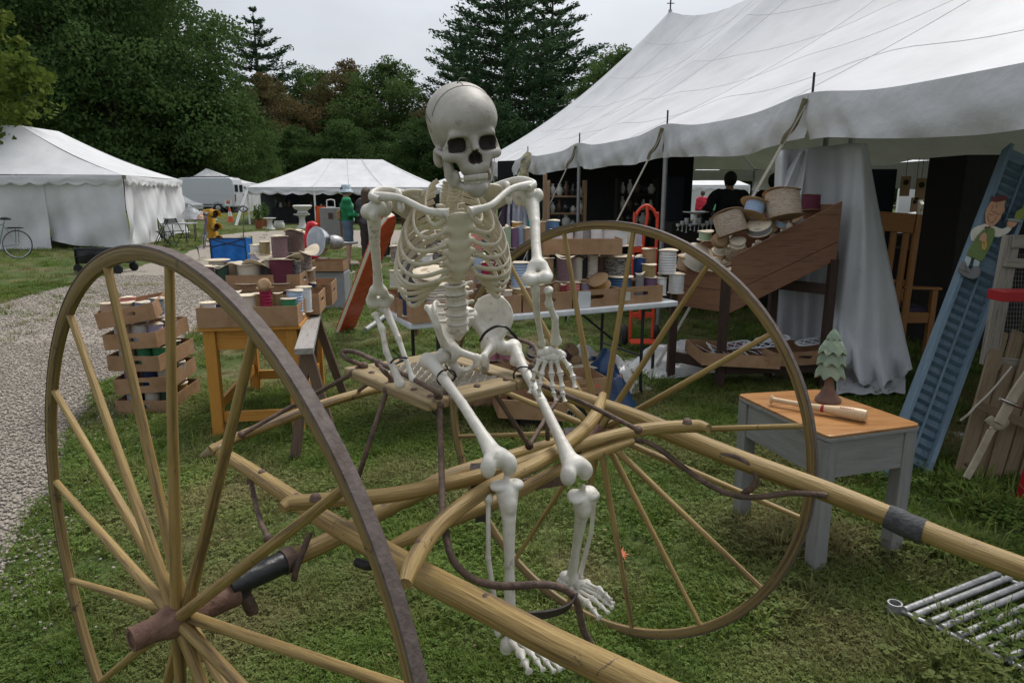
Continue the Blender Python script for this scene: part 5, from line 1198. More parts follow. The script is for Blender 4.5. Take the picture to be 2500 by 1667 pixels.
for k in range(1, n_s):
    z = .1+.062*k
    if .62 < z/LC < .655 or z > LC-.06: continue
    o = inst(st0, 'step', ch, None); Mx = MC.copy(); Mx.translation = CB(WC/2, -.025, z)-bl0; o.matrix_local = Mx@Matrix.Rotation(.5, 4, 'X')
cbox('flat_panel', (WC/2, -.028, LC*.64), (WC-.056, .02, .10), BLUEP); cbox('flat_panel', (WC/2, -.028, LC-.05), (WC-.056, .02, .09), BLUEP)
cbox('centre_rail', (WC/2, -.006, LC*.32), (.014, .012, LC*.54), BLUED); cbox('centre_rail', (WC*.62, -.006, LC*.87), (.014, .012, LC*.2), BLUED)
# ---- painted plywood waiter sliding down the chute
wt = thing('waiter_cutout', 'painted plywood waiter figure with beret and green apron on the blue chute', 'toy', onplane(2400, 600, bl0+nv*.03, nv))
FLAT = {k: plain('waiter_'+k, c, .55, var=.1) for k, c in dict(skin=(.55,.30,.18), white=(.62,.60,.50), green=(.15,.21,.07), beret=(.13,.035,.04), shoe=(.20,.20,.20), line=(.02,.015,.012), sock=(.45,.52,.5), bread=(.50,.33,.10), tie=(.20,.03,.03), bottle=(.22,.26,.06), tray=(.25,.28,.25)).items()}
def rg(x, y): return (2000+x*.3571, 340+y*.3571)
def cut(nm, pts, m, lay=0, t=.010, sm=True):
    off = .034+.006*lay; P = [onplane(*rg(x, y), bl0+nv*off, nv) for x, y in pts]
    if sm: P = [Vector(q) for q in cr([tuple(p) for p in P]+[tuple(P[0])], 3)[:-1]]
    Mi = MC.inverted(); loc_ = [Mi@p for p in P]
    V = [MC@Vector((q.x, q.y+d, q.z)) for d in (-t/2, t/2) for q in loc_]; n = len(P)
    b = MB(); b.add([tuple(q) for q in V], [tuple(range(n)), tuple(range(n, 2*n))[::-1]]+[(i, n+i, n+(i+1) % n, (i+1) % n) for i in range(n)]); return b.build(nm, m, wt)
def inkl(pts, w=2.2, lay=3):
    P = [onplane(*rg(x, y), bl0+nv*(.034+.006*lay+.004), nv) for x, y in pts]; b = MB(); b.tube([tuple(p) for p in P], w*.3571*4.3/FPX/1.6, 5, smooth=4); b.build('ink_line', FLAT['line'], wt)
cut('shirt', [(1130,580),(1200,600),(1250,615),(1300,590),(1315,605),(1290,640),(1230,670),(1175,665),(1150,700),(1080,700),(1045,690),(1040,640),(1060,605),(1100,590)], FLAT['white'])
cut('apron', [(1100,640),(1130,615),(1190,610),(1195,660),(1165,740),(1150,765),(1110,832),(1060,815),(1010,790),(1030,740),(1060,700),(1075,665)], FLAT['green'], 1)
cut('face', [(1172,430),(1215,412),(1270,420),(1262,450),(1265,490),(1248,510),(1235,545),(1205,580),(1175,600),(1145,575),(1140,535),(1142,500),(1150,470)], FLAT['skin'], 1)
cut('beret', [(1185,420),(1178,385),(1190,400),(1225,390),(1240,380),(1285,400),(1285,415),(1240,425),(1200,430)], FLAT['beret'], 2)
cut('hand', [(1095,690),(1105,655),(1130,640),(1142,665),(1138,690),(1115,705)], FLAT['skin'], 2); cut('bread_loaf', [(1115,700),(1138,690),(1145,730),(1130,760),(1112,745)], FLAT['bread'], 2)
cut('hand', [(1285,590),(1290,560),(1320,560),(1350,570),(1335,595),(1310,605)], FLAT['skin'], 1); cut('tray', [(1285,545),(1330,545),(1385,560),(1370,570),(1300,560)], FLAT['tray'], 2)
cut('bottle', [(1335,545),(1345,500),(1365,485),(1390,470),(1400,440),(1412,440),(1408,490),(1390,540),(1360,552)], FLAT['bottle'], 1)
cut('sock', [(1000,830),(1010,800),(1035,810),(1030,840),(1012,878),(996,870)], FLAT['sock']); cut('sock', [(1062,820),(1092,828),(1085,870),(1055,870)], FLAT['sock'])
cut('skate', [(945,900),(950,870),(980,835),(1010,870),(1040,900),(1040,885),(1065,868),(1095,880),(1098,915),(1080,945),(1040,955),(990,935)], FLAT['shoe'], 1); cut('bow_tie', [(1135,598),(1150,602),(1165,598),(1165,610),(1150,606),(1135,608)], FLAT['tie'], 2)
for L_ in ([(1150,520),(1160,560),(1185,570),(1215,530)], [(1190,450),(1180,490),(1205,500)], [(1215,435),(1212,470)], [(1205,500),(1225,515),(1240,505)], [(1160,505),(1175,520),(1195,512)], [(1085,690),(1070,690),(1060,680)], [(1150,615),(1140,640)], [(1125,700),(1128,720)], [(1000,835),(1006,900),(1030,915)], [(945,885),(1010,905)]): inkl(L_)
# ---- weathered frame with wire netting, boards and red stand at the right edge
WG = wood('weathered_grey_wood', (.10,.09,.075), (.27,.245,.205), .85, wear=((.06,.055,.05), .60, 2.5)); WT = wood('tan_board_wood', (.12,.085,.05), (.23,.17,.105), .8)
REDP = plain('red_gloss_paint', (.30,.012,.018), .35); 
hf = thing('netting_frame', 'weathered wooden frame with wire netting at the right picture edge', 'frame', onz(2400, 1130))
YF = 3.75
def pl(u, v, Y=YF): return ony(u, v, Y)
for qi, (a, c, w_) in enumerate((((2470,575),(2412,890),.085), ((2412,884),(2620,905),.075), ((2468,590),(2640,590),.07), ((2640,590),(2600,905),.085), ((2452,640),(2640,655),.05))):
    b = MB(); b.beam(pl(*a, YF-.006*qi), pl(*c, YF-.006*qi), w_, .035, up=(0,1,0)); o = b.build('frame_bar', WG, hf, None, bevel=.004)
b = MB()
for k in range(26):
    t = k/25; a, c = pl(2440+t*180, 620, YF+.03), pl(2425+t*180, 890, YF+.03); b.tube([tuple(a), tuple(c)], .0011, 4, caps=False)
    a, c = pl(2440, 620+t*270, YF+.033), pl(2620, 622+t*270, YF+.033); b.tube([tuple(a), tuple(c)], .0011, 4, caps=False)
o = b.build('wire_netting', STEEL, hf); setp(o, kind='stuff')
bp_ = thing('board_panel', 'leaning panel of tan boards tied with a strap, below the netting frame', 'panel', onz(2400, 1165))
for k in range(6):
    a = pl(2345+k*40, 1150-k*1, 3.5+.02*(k % 2)); a.z = .0; c = pl(2425+k*42, 880, 3.72+.02*(k % 2)); b = MB(); b.beam(a, c+(c-a)*.25, .082, .014, up=(0,1,0)); b.build('board', WT, bp_, None, bevel=.002)
b = MB(); b.beam(pl(2380,985,3.52), pl(2560,1055,3.52), .05, .018, up=(0,1,0)); b.build('batten', WT, bp_, None, bevel=.002)
STRAP = mat('strap_canvas', [(.30,.25,.18), (.44,.38,.28)], 14, .85, .4, wear=((.2,.1,.05), .68, 8))
sb = thing('buckled_strap', 'frayed canvas strap with chrome buckle over the tan boards', 'strap', pl(2430, 1000, 3.4))
for (P, w_) in (([(2520,900),(2478,960),(2440,1030)], .058), ([(2452,1025),(2420,1050),(2385,1120),(2360,1165)], .040)):
    b = MB(); Q = [pl(u, v, 3.38-.02*i) for i, (u, v) in enumerate(P)]
    for p, q in zip(Q[:-1], Q[1:]): b.beam(p, q+(q-p)*.05, w_, .012, up=(0,1,0))
    b.build('webbing', STRAP, sb, None, bevel=.004)
b = MB(); b.tube([tuple(pl(2412,1020,3.37)), tuple(pl(2440,1042,3.35)), tuple(pl(2462,1030,3.36))], .022, 8, smooth=4, flat=.35); b.build('loop_end', STRAP, sb, 60)
b = MB(); b.tube([tuple(pl(2441,973,3.34)), tuple(pl(2492,994,3.34))], .009, 10); b.build('buckle', plain('chrome', (.7,.7,.7), .15, 1), sb, 60)
isp = thing('iron_spool', 'rusty iron spool standing in the grass beside the tan boards', 'spool', onz(2355, 1168)); c0 = onz(2355, 1168)
b = MB(); b.lathe([(.030,0),(.030,.008),(.013,.016),(.011,.075),(.016,.085),(.032,.088),(.034,.095),(.03,.10),(0,.10)], 18, at(c0)); b.build('spool_body', RUST, isp, 50)
b = MB(); q0 = pl(2379,994,3.42); b.tube([tuple(pl(2470,895,3.6)), tuple(pl(2420,955,3.5)), tuple(q0)], .005, 6, smooth=4); b.tube([tuple(q0), tuple(pl(2365,1010,3.42)), tuple(pl(2345,1026,3.45))], .006, 6, smooth=4); setp(b.build('cord', ROPE, None, 60, loc=q0), 'thin knotted cord hanging from the netting frame', 'cord')
b = MB(); Pt = [onz(2312,1055,.012), onz(2362,1020,.10), onz(2374,1028,.12), onz(2350,1072,.015)]; b.prism([(p.x-Pt[0].x, p.y-Pt[0].y) for p in Pt], .002, at(Pt[0], Matrix())); o = b.build('paper_sheet', plain('paper_grey', (.5,.5,.5), .7), None, loc=Pt[0]); setp(o, 'scrap of pale paper lying against the tan boards', 'paper')
rs = thing('red_stand', 'glossy red wooden stand cut off by the right picture edge', 'stand', onz(2490, 1225))
g = onz(2492, 1226); b = MB(); b.beam((g.x+.02, g.y, 0), (g.x+.16, g.y+.05, .9), .075, .05, up=(0,1,0)); b.build('post', REDP, rs, None, bevel=.004)
a, c = ony(2436, 722, 3.35), ony(2620, 722, 3.35); b = MB(); b.box(((a+c)/2)+Vector((0,.02,0)), ((c-a).length, .12, .05)); b.build('shelf', REDP, rs, None, bevel=.003)
# ============================================================ TABLES, TRAYS, SPOOLS
CARD = mat('cardboard', [(.25,.145,.075), (.34,.205,.115), (.40,.25,.15)], 7, .8, .25, spec=.2, wear=((.19,.105,.05), .62, 6), rnd=.14)
CARDE = mat('cardboard_edge', [(.42,.30,.19), (.52,.38,.26)], 20, .85, .1)
CREAM = mat('flange_card', [(.52,.43,.31), (.62,.53,.40), (.68,.60,.47)], 9, .75, .1, spec=.2, rnd=.12)
KRAFT = mat('flange_kraft', [(.30,.19,.10), (.38,.25,.145)], 12, .8, .15, spec=.2, rnd=.12)
COL = dict(white=(.66,.66,.66), cream=(.55,.50,.42), kraft=(.33,.205,.115), red=(.25,.02,.03), crimson=(.26,.008,.045), maroon=(.10,.012,.03), salmon=(.62,.22,.20), mustard=(.38,.20,.045), navy=(.018,.03,.09), royal=(.02,.055,.19), grey=(.30,.29,.29), purple=(.17,.09,.17), plum=(.20,.11,.13), black=(.016,.016,.018), gold=(.36,.27,.13), lblue=(.36,.46,.62), green=(.03,.20,.08), teal=(.05,.20,.24), denim=(.06,.14,.26), pink=(.68,.32,.42), mint=(.32,.42,.28), brown=(.13,.075,.06), tan=(.38,.27,.18), dgreen=(.02,.05,.03), lilac=(.42,.38,.50))
WM = {}
def wmat(c, kind):
    k = (c, kind)
    if k not in WM:
        base = COL[c]; lo = tuple(x*.72 for x in base); hi = tuple(min(.8, x*1.22+.01) for x in base)
        if kind == 'lace': WM[k] = mat('lace_'+c, [lo, hi, (.55,.52,.47), lo], 30, .8, .6, (1,1,1), 'UV', detail=3, distort=1.6, pos=[.36,.48,.56,.62])
        elif kind == 'wrap': WM[k] = mat('wrapped_'+c, [lo, base, hi, (.5,.47,.48)], 24, .22, .8, (1,1,.6), 'Object', spec=.6, distort=1.2, pos=[.35,.5,.6,.72])
        elif kind == 'check': WM[k] = mat('check_'+c, [lo, hi, (.45,.38,.25), lo], 90, .8, .5, (1,1,1), 'UV', detail=0, distort=.4, pos=[.42,.5,.55,.6])
        else: WM[k] = mat('ribbon_'+c, [lo, base, hi], 10, .65, .35, (1,14,1), 'UV', bscale=20, bdist=.003)
    return WM[k]
# unit pieces (radius 1, height 1, base at 0)
def unit(prof, nm, m, wob=0, seg=24):
    b = MB(); b.lathe(prof, seg, None, wob); o = b.build(nm, m, None, 45); C.objects.unlink(o); return o
rib = [(.0, 0)]
for k in range(9): rib += [(.93, (k+.05)/9), (1.0, (k+.5)/9), (.93, (k+.95)/9)]
U_RIB = unit(rib+[(0, 1)], 'winding', wmat('white', 'ribbon')); U_SMO = unit([(0,0), (.97,.0), (1,.25), (.985,.5), (1,.75), (.97,1), (0,1)], 'winding', wmat('white', 'ribbon'))
U_FL = [unit([(.10,-.5), (.97,-.5), (1,-.2), (1,.2), (.97,.5), (.10,.5), (.10,-.5)], 'flange', CREAM, w_, 28) for w_ in (0, .0)]
def flange_mesh(warp):
    b = MB(); seg = 30; a = np.linspace(0, 2*np.pi, seg, endpoint=False); prof = [(.10,-.5), (.55,-.5), (.98,-.5), (1,0), (.98,.5), (.55,.5), (.10,.5)]
    V = np.array([[r*math.cos(t), r*math.sin(t), z*.0045+warp*r*r*math.sin(2*t+1.0)+warp*.5*r*math.cos(t)] for r, z in prof for t in a]); F = []
    for i in range(len(prof)):
        for j in range(seg): k = (j+1) % seg; i2 = (i+1) % len(prof); F.append((i*seg+j, i*seg+k, i2*seg+k, i2*seg+j))
    b.add(V, F); o = b.build('flange', CREAM, None, 45); C.objects.unlink(o); return o
U_FL = [flange_mesh(w_) for w_ in (.0, .004, .012, .03)]
SPOOLN = {}
def spool(P, r, h, col, host, kind='ribbon', fl=CREAM, M=None, rf=1.18, warp=1, ribbed=None, desc=None):
    """a spool standing with its foot at P (or turned by M)"""
    P = Vector(P); root = thing('ribbon_spool', '', 'spool', P, 0, 'ribbon spools for sale')
    if M is not None: root.rotation_euler = M.to_euler()
    else: root.rotation_euler = (0, 0, random.random()*6.28)
    w = inst(U_RIB if (ribbed if ribbed is not None else kind == 'cord') else U_SMO, 'winding', root, Matrix.Diagonal((r, r, h, 1)), wmat(col, 'ribbon' if kind == 'cord' else kind))
    for z in (0.002, h-.001):
        f = inst(U_FL[warp if z > .01 else 0], 'flange', root, Matrix.Translation((0, 0, z))@Matrix.Diagonal((r*rf, r*rf, 1, 1)), fl)
    SPOOLN.setdefault((desc or {'ribbon': '%s ribbon spool', 'cord': 'spool of thick %s cord', 'lace': '%s lace spool', 'wrap': 'plastic wrapped %s spool', 'check': '%s checked braid spool'}[kind] % dict(lblue='light blue', lilac='pale lilac', dgreen='dark green', royal='royal blue', tan='tan', kraft='paper wrapped brown', denim='blue denim', mint='pale green').get(col, col), host), []).append(root)
    return root
def label_spools():
    OR = ['leftmost', 'second from left', 'third from left', 'fourth from left', 'fifth from left', 'sixth from left', 'seventh from left', 'eighth from left', 'ninth from left']
    for (d, host), L in SPOOLN.items():
        def key(o): 
            p = o.location; dd = p.y*cp_-(p.z-CAMH)*sp_; return p.x/dd
        L.sort(key=key)
        for i, o in enumerate(L):
            o['label'] = '%s %s' % (d, host) if len(L) == 1 else '%s %s, %s' % (d, host, OR[min(i, 8)])
def pspool(u, vt, vb, w, Y, col, host, kind='ribbon', fl=CREAM, rf=1.15, warp=1, **k):
    """spool seen upright in the picture: axis at u, top vt, foot vb, width w, standing at distance Y"""
    p = ony(u, vb, Y); q = ony(u, vt, Y); d = Y*cp_-(p.z-CAMH)*sp_; r = w/2*d/FPX/rf
    return spool(p, r, max(.02, q.z-p.z), col, host, kind, fl, None, rf, warp, **k)
# ---- cardboard trays
import bmesh
def tray_panel(name, w, h, slot, t=.005):
    bm = bmesh.new(); o = [bm.verts.new(p) for p in ((-w/2,0,0), (w/2,0,0), (w/2,0,h), (-w/2,0,h))]
    ed = [bm.edges.new((o[i], o[(i+1) % 4])) for i in range(4)]
    if slot:
        sw, sh, z = .05, .014, h*.58; L = []
        for k in range(7): a = -math.pi/2+math.pi*k/6; L.append((sw+sh*math.cos(a), z+sh*math.sin(a)))
        for k in range(7): a = math.pi/2+math.pi*k/6; L.append((-sw+sh*math.cos(a), z+sh*math.sin(a)))
        iv = [bm.verts.new((x, 0, q)) for x, q in L]; ed += [bm.edges.new((iv[i], iv[(i+1) % len(iv)])) for i in range(len(iv))]
    bmesh.ops.triangle_fill(bm, use_beauty=True, use_dissolve=False, edges=ed)
    r = bmesh.ops.extrude_face_region(bm, geom=bm.faces[:]); bmesh.ops.translate(bm, vec=(0, t, 0), verts=[v for v in r['geom'] if isinstance(v, bmesh.types.BMVert)])
    bmesh.ops.recalc_face_normals(bm, faces=bm.faces[:])
    me = bpy.data.meshes.new(name); bm.to_mesh(me); bm.free(); me.materials.append(CARD); return me
TRC = {}
def tray(P, w, d, h, rz, label, cat='box', group='cardboard produce trays', slot=(1, 1), tilt=None, m=None):
    """P: middle of the tray floor; w across, d deep; slots in front/back and sides"""
    root = thing('cardboard_tray', label, cat, P, rz, group)
    if tilt: root.rotation_euler = (tilt[0], tilt[1], rz)
    key = (round(w, 2), round(d, 2), round(h, 2), slot)
    if key not in TRC:
        TRC[key] = (tray_panel('panel', w, h, slot[0]), tray_panel('panel', d-.011, h, slot[1]))
        b = MB(); b.box((0,0,.002), (w-.012, d-.012, .004)); o = b.build('floor_panel', CARD); C.objects.unlink(o); TRC[key] += (o.data,)
    A, B, Fl = TRC[key]
    def add(nm, me, M):
        o = bpy.data.objects.new(nm, me); C.objects.link(o); o.parent = root; o.matrix_local = M
        if m: o.material_slots[0].link = 'OBJECT'; o.material_slots[0].material = m
    add('side_panel', A, Matrix.Translation((0, -d/2, 0))); add('side_panel', A, Matrix.Translation((0, d/2-.005, 0)))
    add('end_panel', B, Matrix.Translation((-w/2+.005, 0, 0))@Matrix.Rotation(math.pi/2, 4, 'Z')); add('end_panel', B, Matrix.Translation((w/2, 0, 0))@Matrix.Rotation(math.pi/2, 4, 'Z')); add('floor_panel', Fl, Matrix())
    return root
def paper(nm, label, a, c, w, m=None):
    pass
# ---- white folding table in the middle
tl, tr = onz(1000, 790, .745), onz(1657, 735, .745); TX = (tr-tl); TX.z = 0; LT = TX.length; TX.normalize(); TY = Vector((-TX.y, TX.x, 0)); TA = math.atan2(TX.y, TX.x)
def TT(x, y, z=.745): p = tl+TX*x+TY*y; return Vector((p.x, p.y, z))
ft_ = thing('folding_table', 'white folding table with black steel legs carrying trays of ribbon spools', 'table', TT(LT/2, .38, 0), 0)
PLW = plain('white_plastic', (.62,.64,.66), .5); BLKM = plain('black_steel', (.02,.02,.022), .45)
b = MB(); b.box((0,0,0), (LT, .76, .042), None); o = b.build('table_top', PLW, ft_, None, bevel=.01, world=False); o.matrix_local = Matrix.Translation(TT(LT/2, .38, .724)-ft_.location)@Matrix.Rotation(TA, 4, 'Z')
for x in (.22, LT-.25):
    for y in (.10, .66):
        b = MB(); b.tube([tuple(TT(x, y, .70)), tuple(TT(x, y, .12)), tuple(TT(x+(.03 if x > 1 else -.03), y, 0))], .0125, 10, smooth=3); b.build('leg', BLKM, ft_, 60)
    b = MB(); b.tube([tuple(TT(x, .10, .32)), tuple(TT(x, .66, .32))], .010, 8); b.build('stretcher', BLKM, ft_, 60)
    b = MB(); b.tube([tuple(TT(x, .38, .34)), tuple(TT(x+(-.45 if x > 1 else .45), .38, .69))], .009, 8); b.build('brace', BLKM, ft_, 60)
TH = .125; z0 = .7455
fr_lab = ['with handle slot at the left end of the folding table', 'with yellowed price list, second from left on the folding table', 'with plain handle slot in the middle of the folding table front', 'with torn white price sheet on the folding table front', 'with small price tag at the right end of the folding table']
fx = [.02, .43, .83, 1.225, 1.62]; 
for k, x in enumerate(fx):
    tray(TT(x+.18, .19 if k else .14, z0), .385, .30, TH, TA+(-.02, .01, 0, .01, -.02)[k]+(.08 if k == 0 else 0), 'brown cardboard tray '+fr_lab[k], slot=(1, 0))
    if x < 1.7: tray(TT(x+.20, .555, z0), .385, .30, TH, TA, 'brown cardboard tray in the back row of the folding table, %s from left' % ['first', 'second', 'third', 'fourth', 'fifth'][k], slot=(1, 0))
PAPR = mat('tag_paper', [(.52,.49,.42), (.62,.60,.54)], 12, .8, .1, wear=((.2,.18,.15), .70, 60)); PAPW = mat('tag_paper_white', [(.58,.59,.62), (.68,.69,.70)], 8, .8, .2)
for (nm, lab, x, w_, h_, m) in (('price_list', 'yellowed handwritten price list on the second tray of the folding table', .60, .085, .105, PAPR), ('price_sheet', 'torn white price sheet on a tray of the folding table', 1.30, .105, .12, PAPW), ('price_tag', 'small square price tag on the rightmost front tray', 1.665, .06, .065, PAPR)):
    p = TT(x, .037-.004, z0+.06); b = MB(); b.prism([(-w_/2,-h_/2), (w_/2,-h_/2*.95), (w_/2*.97,h_/2*.9), (w_/2*.7,h_/2), (-w_/2,h_/2)], .0012, Matrix.Rotation(math.pi/2, 4, 'X')); o = b.build(nm, m, None, loc=(0,0,0)); o.location = p; o.rotation_euler = (.05, 0, TA); setp(o, lab, 'tag')
    if m is PAPR and w_ > .07:
        for i in range(5): b = MB(); b.box((random.uniform(-.01, .01), -.0016, .03-.014*i), (.045-.01*(i % 3), .0008, .003)); q = b.build('writing', FLAT['line'], o, world=False)
up_ = tray(ony(1420, 622, 5.0)+Vector((0,.2,0)), .58, .38, .115, .05, 'brown wooden tray raised on the spools of the folding table', slot=(0, 0))
def TYv(u, dy):
    """distance of the table row dy behind its front edge along direction u"""
    n = TY; P = TT(0, dy, 0); r = ray(u, 700); r.z = 0; return r.y*(P.x*n.x+P.y*n.y)/(r.x*n.x+r.y*n.y)
H1 = 'in the front trays of the folding table'; H2 = 'piled on the folding table trays'; H3 = 'in the raised tray on the folding table'; H4 = 'at the back left of the folding table'
for (u, vt, vb, w_, dy, col, kind, host) in [
    (1360,690,742,28,.20,'kraft','ribbon',H1),(1375,694,745,16,.12,'red','ribbon',H1),(1398,688,745,40,.16,'salmon','cord',H1),(1430,690,742,26,.24,'lilac','ribbon',H1),(1512,674,730,66,.22,'denim','cord',H1),(1560,668,722,24,.12,'grey','wrap',H1),(1585,676,722,34,.14,'purple','ribbon',H1),(1613,678,720,28,.12,'white','ribbon',H1),(1650,668,715,42,.16,'white','lace',H1),
    (1333,630,690,42,.26,'kraft','ribbon',H2),(1379,626,686,48,.22,'plum','wrap',H2),(1410,630,684,26,.30,'cream','ribbon',H2),(1446,622,678,30,.30,'cream','cord',H2),(1424,628,680,30,.36,'black','ribbon',H2),(1505,624,678,82,.34,'black','lace',H2),(1466,626,680,20,.38,'brown','ribbon',H2),(1560,628,678,34,.30,'royal','ribbon',H2),(1583,645,677,38,.16,'gold','cord',H2),(1584,607,646,38,.28,'kraft','ribbon',H2),(1629,610,668,48,.20,'white','cord',H2),
    (1372,560,600,62,.50,'white','ribbon',H3),(1430,558,600,40,.56,'grey','cord',H3),(1412,557,600,24,.46,'white','wrap',H3),(1458,548,600,38,.48,'white','ribbon',H3),(1500,558,600,70,.42,'white','ribbon',H3),(1534,558,600,50,.52,'cream','ribbon',H3),(1557,566,600,22,.48,'lilac','ribbon',H3),
    (1226,556,612,26,.50,'white','ribbon',H4),(1240,554,606,16,.44,'mint','ribbon',H4),(1254,556,606,28,.48,'purple','ribbon',H4),(1272,552,606,28,.52,'lblue','ribbon',H4),(1292,556,606,30,.46,'tan','ribbon',H4),(1312,541,600,40,.62,'kraft','ribbon',H4),(1349,538,590,36,.66,'denim','ribbon',H4),(1262,542,556,27,.6,'mustard','ribbon',H4),(1205,556,610,26,.56,'tan','ribbon',H4),(1185,552,610,26,.60,'teal','ribbon',H4),(1165,556,612,30,.58,'salmon','ribbon',H4),
    (1268,640,700,50,.24,'lblue','cord',H2),(1190,640,700,34,.30,'crimson','ribbon',H2),(1216,622,690,40,.44,'plum','ribbon',H2),(1245,618,680,30,.46,'mint','ribbon',H2),(1170,620,690,34,.44,'lblue','ribbon',H2),
    (1196,706,760,32,.16,'grey','ribbon',H1),(1238,708,760,28,.12,'cream','ribbon',H1),(1264,703,758,38,.16,'gold','cord',H1),(1180,716,762,24,.10,'crimson','ribbon',H1),(1290,700,756,30,.2,'tan','ribbon',H1),(1320,694,752,30,.2,'tan','ribbon',H1),
    (1003,718,770,44,.12,'navy','ribbon',H1),(988,706,770,30,.24,'navy','ribbon',H1),(1024,712,770,22,.18,'tan','ribbon',H1),(1066,694,762,62,.14,'cream','cord',H1),(1105,700,765,40,.2,'brown','ribbon',H1),(1130,700,764,34,.14,'tan','ribbon',H1),
    (985,632,694,40,.44,'navy','lace',H4),(1012,636,694,36,.42,'navy','lace',H4),(1040,620,694,40,.44,'white','ribbon',H4),(1070,640,700,40,.4,'tan','ribbon',H4),(1010,575,636,54,.56,'brown','lace',H4),(972,600,640,40,.58,'brown','lace',H4),(1060,580,640,44,.6,'black','lace',H4),(1100,590,650,40,.56,'white','ribbon',H4),(1135,600,660,40,.56,'cream','ribbon',H4),(1150,655,706,30,.34,'tan','ribbon',H2),(965,660,700,30,.36,'cream','ribbon',H4)]:
    pspool(u, vt, vb, w_, TYv(u, dy), col, host, kind, warp=random.choice((0, 1, 1, 2)))
def tspool(u, v, Y, r, h, col, host, ax, kind='ribbon', fl=CREAM, **k):
    """tilted spool: middle seen at (u,v), axis ax"""
    c = ony(u, v, Y); a = Vector(ax).normalized(); return spool(c-a*h/2, r, h, col, host, kind, fl, frame(a), **k)
tspool(1463, 690, TYv(1463, .15), .055, .07, 'mustard', H1, (-.35,-.45,.8), 'cord', KRAFT, rf=1.45)
tspool(1230, 655, TYv(1230, .24), .03, .09, 'tan', H2, (.25,-.95,.15), rf=1.9); tspool(1045, 672, TYv(1045, .22), .055, .05, 'tan', H1, (.1,-.35,.9), rf=1.9, warp=2)
# ---- wooden display bin with sloping sides
BRN = wood('stained_brown_wood', (.105,.05,.028), (.25,.125,.072), .6, wear=((.26,.15,.1), .68, 3.0)); BRND = wood('dark_leg_wood', (.022,.014,.011), (.06,.036,.026), .7)
G1 = onz(1757, 950); G0 = onz(1638, 921); G3 = Vector((2.52, 5.36, 0)); BL_ = G3-G1; GX = BL_.normalized(); BW = G0-G1; G2 = G3+BW
bn = thing('display_bin', 'dark brown wooden sloping display bin on legs heaped with spools', 'bin', G1)
def topz(t): return 1.065+.42*t
def board(p, q, za0, za1, zb0, zb1, nm, t=.022, m=BRN):
    d = (q-p).normalized(); n = Vector((-d.y, d.x, 0))*t/2; V = []
    for (P, z0_, z1_) in ((p, za0, za1), (q, zb0, zb1)):
        for s in (-1, 1): V += [(P.x+n.x*s, P.y+n.y*s, z0_), (P.x+n.x*s, P.y+n.y*s, z1_)]
    F = [(0,1,3,2), (4,6,7,5), (0,4,5,1), (2,3,7,6), (1,5,7,3), (0,2,6,4)]; L_ = (q-p).length
    b = MB(); uv = {i: ((0 if i < 4 else L_), V[i][2]+.02*(i % 3)) for i in range(8)}; b.add(V, F, [[uv[i] for i in f] for f in F]); return b.build(nm, m, bn, None, bevel=.003)
inx = GX*.03
for side, wn in ((Vector(), 'side_board'), (BW, 'side_board')):
    p, q = G1+side+inx, G3+side+inx*.6
    board(p, q, .78, 1.065, 1.18, 1.485, wn); board(p-GX*0, q, .62, .776, 1.035, 1.176, wn)
ed_ = BW.normalized()
board(G1+ed_*.03, G0-ed_*.03, .80, .975, .80, .975, 'front_board'); board(G1+ed_*.03, G0-ed_*.03, .63, .796, .63, .796, 'front_board'); board(G3+ed_*.02, G2-ed_*.02, 1.04, 1.46, 1.04, 1.46, 'back_board')
V = [G1+Vector((0,0,.70)), G0+Vector((0,0,.70)), G2+Vector((0,0,1.12)), G3+Vector((0,0,1.12))]; b = MB(); b.sheet([[tuple(V[0]), tuple(V[1])], [tuple(V[3]), tuple(V[2])]]); b.build('floor_board', BRN, bn)
for g, zt in ((G1-inx*.2, .96), (G0-inx*.2, .96), (G3, 1.04), (G2, 1.04)):
    b = MB(); b.beam((g.x, g.y, 0), (g.x, g.y, zt), .062, .062, up=tuple(GX)); b.build('leg', BRND, bn, None, bevel=.004)
for (p, q, z) in ((G1, G3, .17), (G0, G2, .17), (G1, G0, .19), (G3, G2, .19), (G3, G2, .80)):
    b = MB(); d = (q-p).normalized(); b.beam((p+d*.035)+Vector((0,0,z)), (q-d*.035)+Vector((0,0,z)), .03, .085, up=(0,0,1)); b.build('rail', BRND, bn, None, bevel=.003)
HB = 'heaped in the sloping brown bin'
def bspool(u, v, Y, r, h, col, ax, kind='ribbon', fl=KRAFT, **k): return tspool(u, v, Y, r, h, col, HB, ax, kind, fl, **k)
bspool(1912,500,5.25,.125,.20,'tan',(-.1,.25,.9),'lace',rf=1.12,warp=2); bspool(1840,515,5.3,.075,.12,'lblue',(.35,.35,.8),'cord',rf=1.6); bspool(1782,545,5.3,.115,.17,'tan',(-.28,.2,.9),'lace',rf=1.12,warp=2)
bspool(1980,495,5.5,.07,.12,'maroon',(0,.1,1),rf=1.1); bspool(1853,555,5.25,.085,.06,'grey',(-.3,-.45,.85),'cord',CREAM,rf=1.1); bspool(1878,552,5.3,.05,.05,'tan',(.3,-.8,.5),'ribbon',KRAFT,rf=1.25); bspool(1905,545,5.3,.045,.05,'lblue',(.2,-.3,.9))
bspool(1758,586,5.3,.052,.05,'kraft',(.15,-.9,.35),'ribbon',KRAFT,rf=1.2); bspool(1800,592,5.25,.052,.04,'cream',(-.1,-.5,.85),'ribbon',CREAM,rf=1.2); bspool(1757,608,5.35,.045,.05,'cream',(.1,-.5,.85),'ribbon',CREAM,rf=1.2); bspool(1722,575,5.5,.05,.07,'mint',(0,-.1,1),'ribbon',CREAM,rf=1.3)
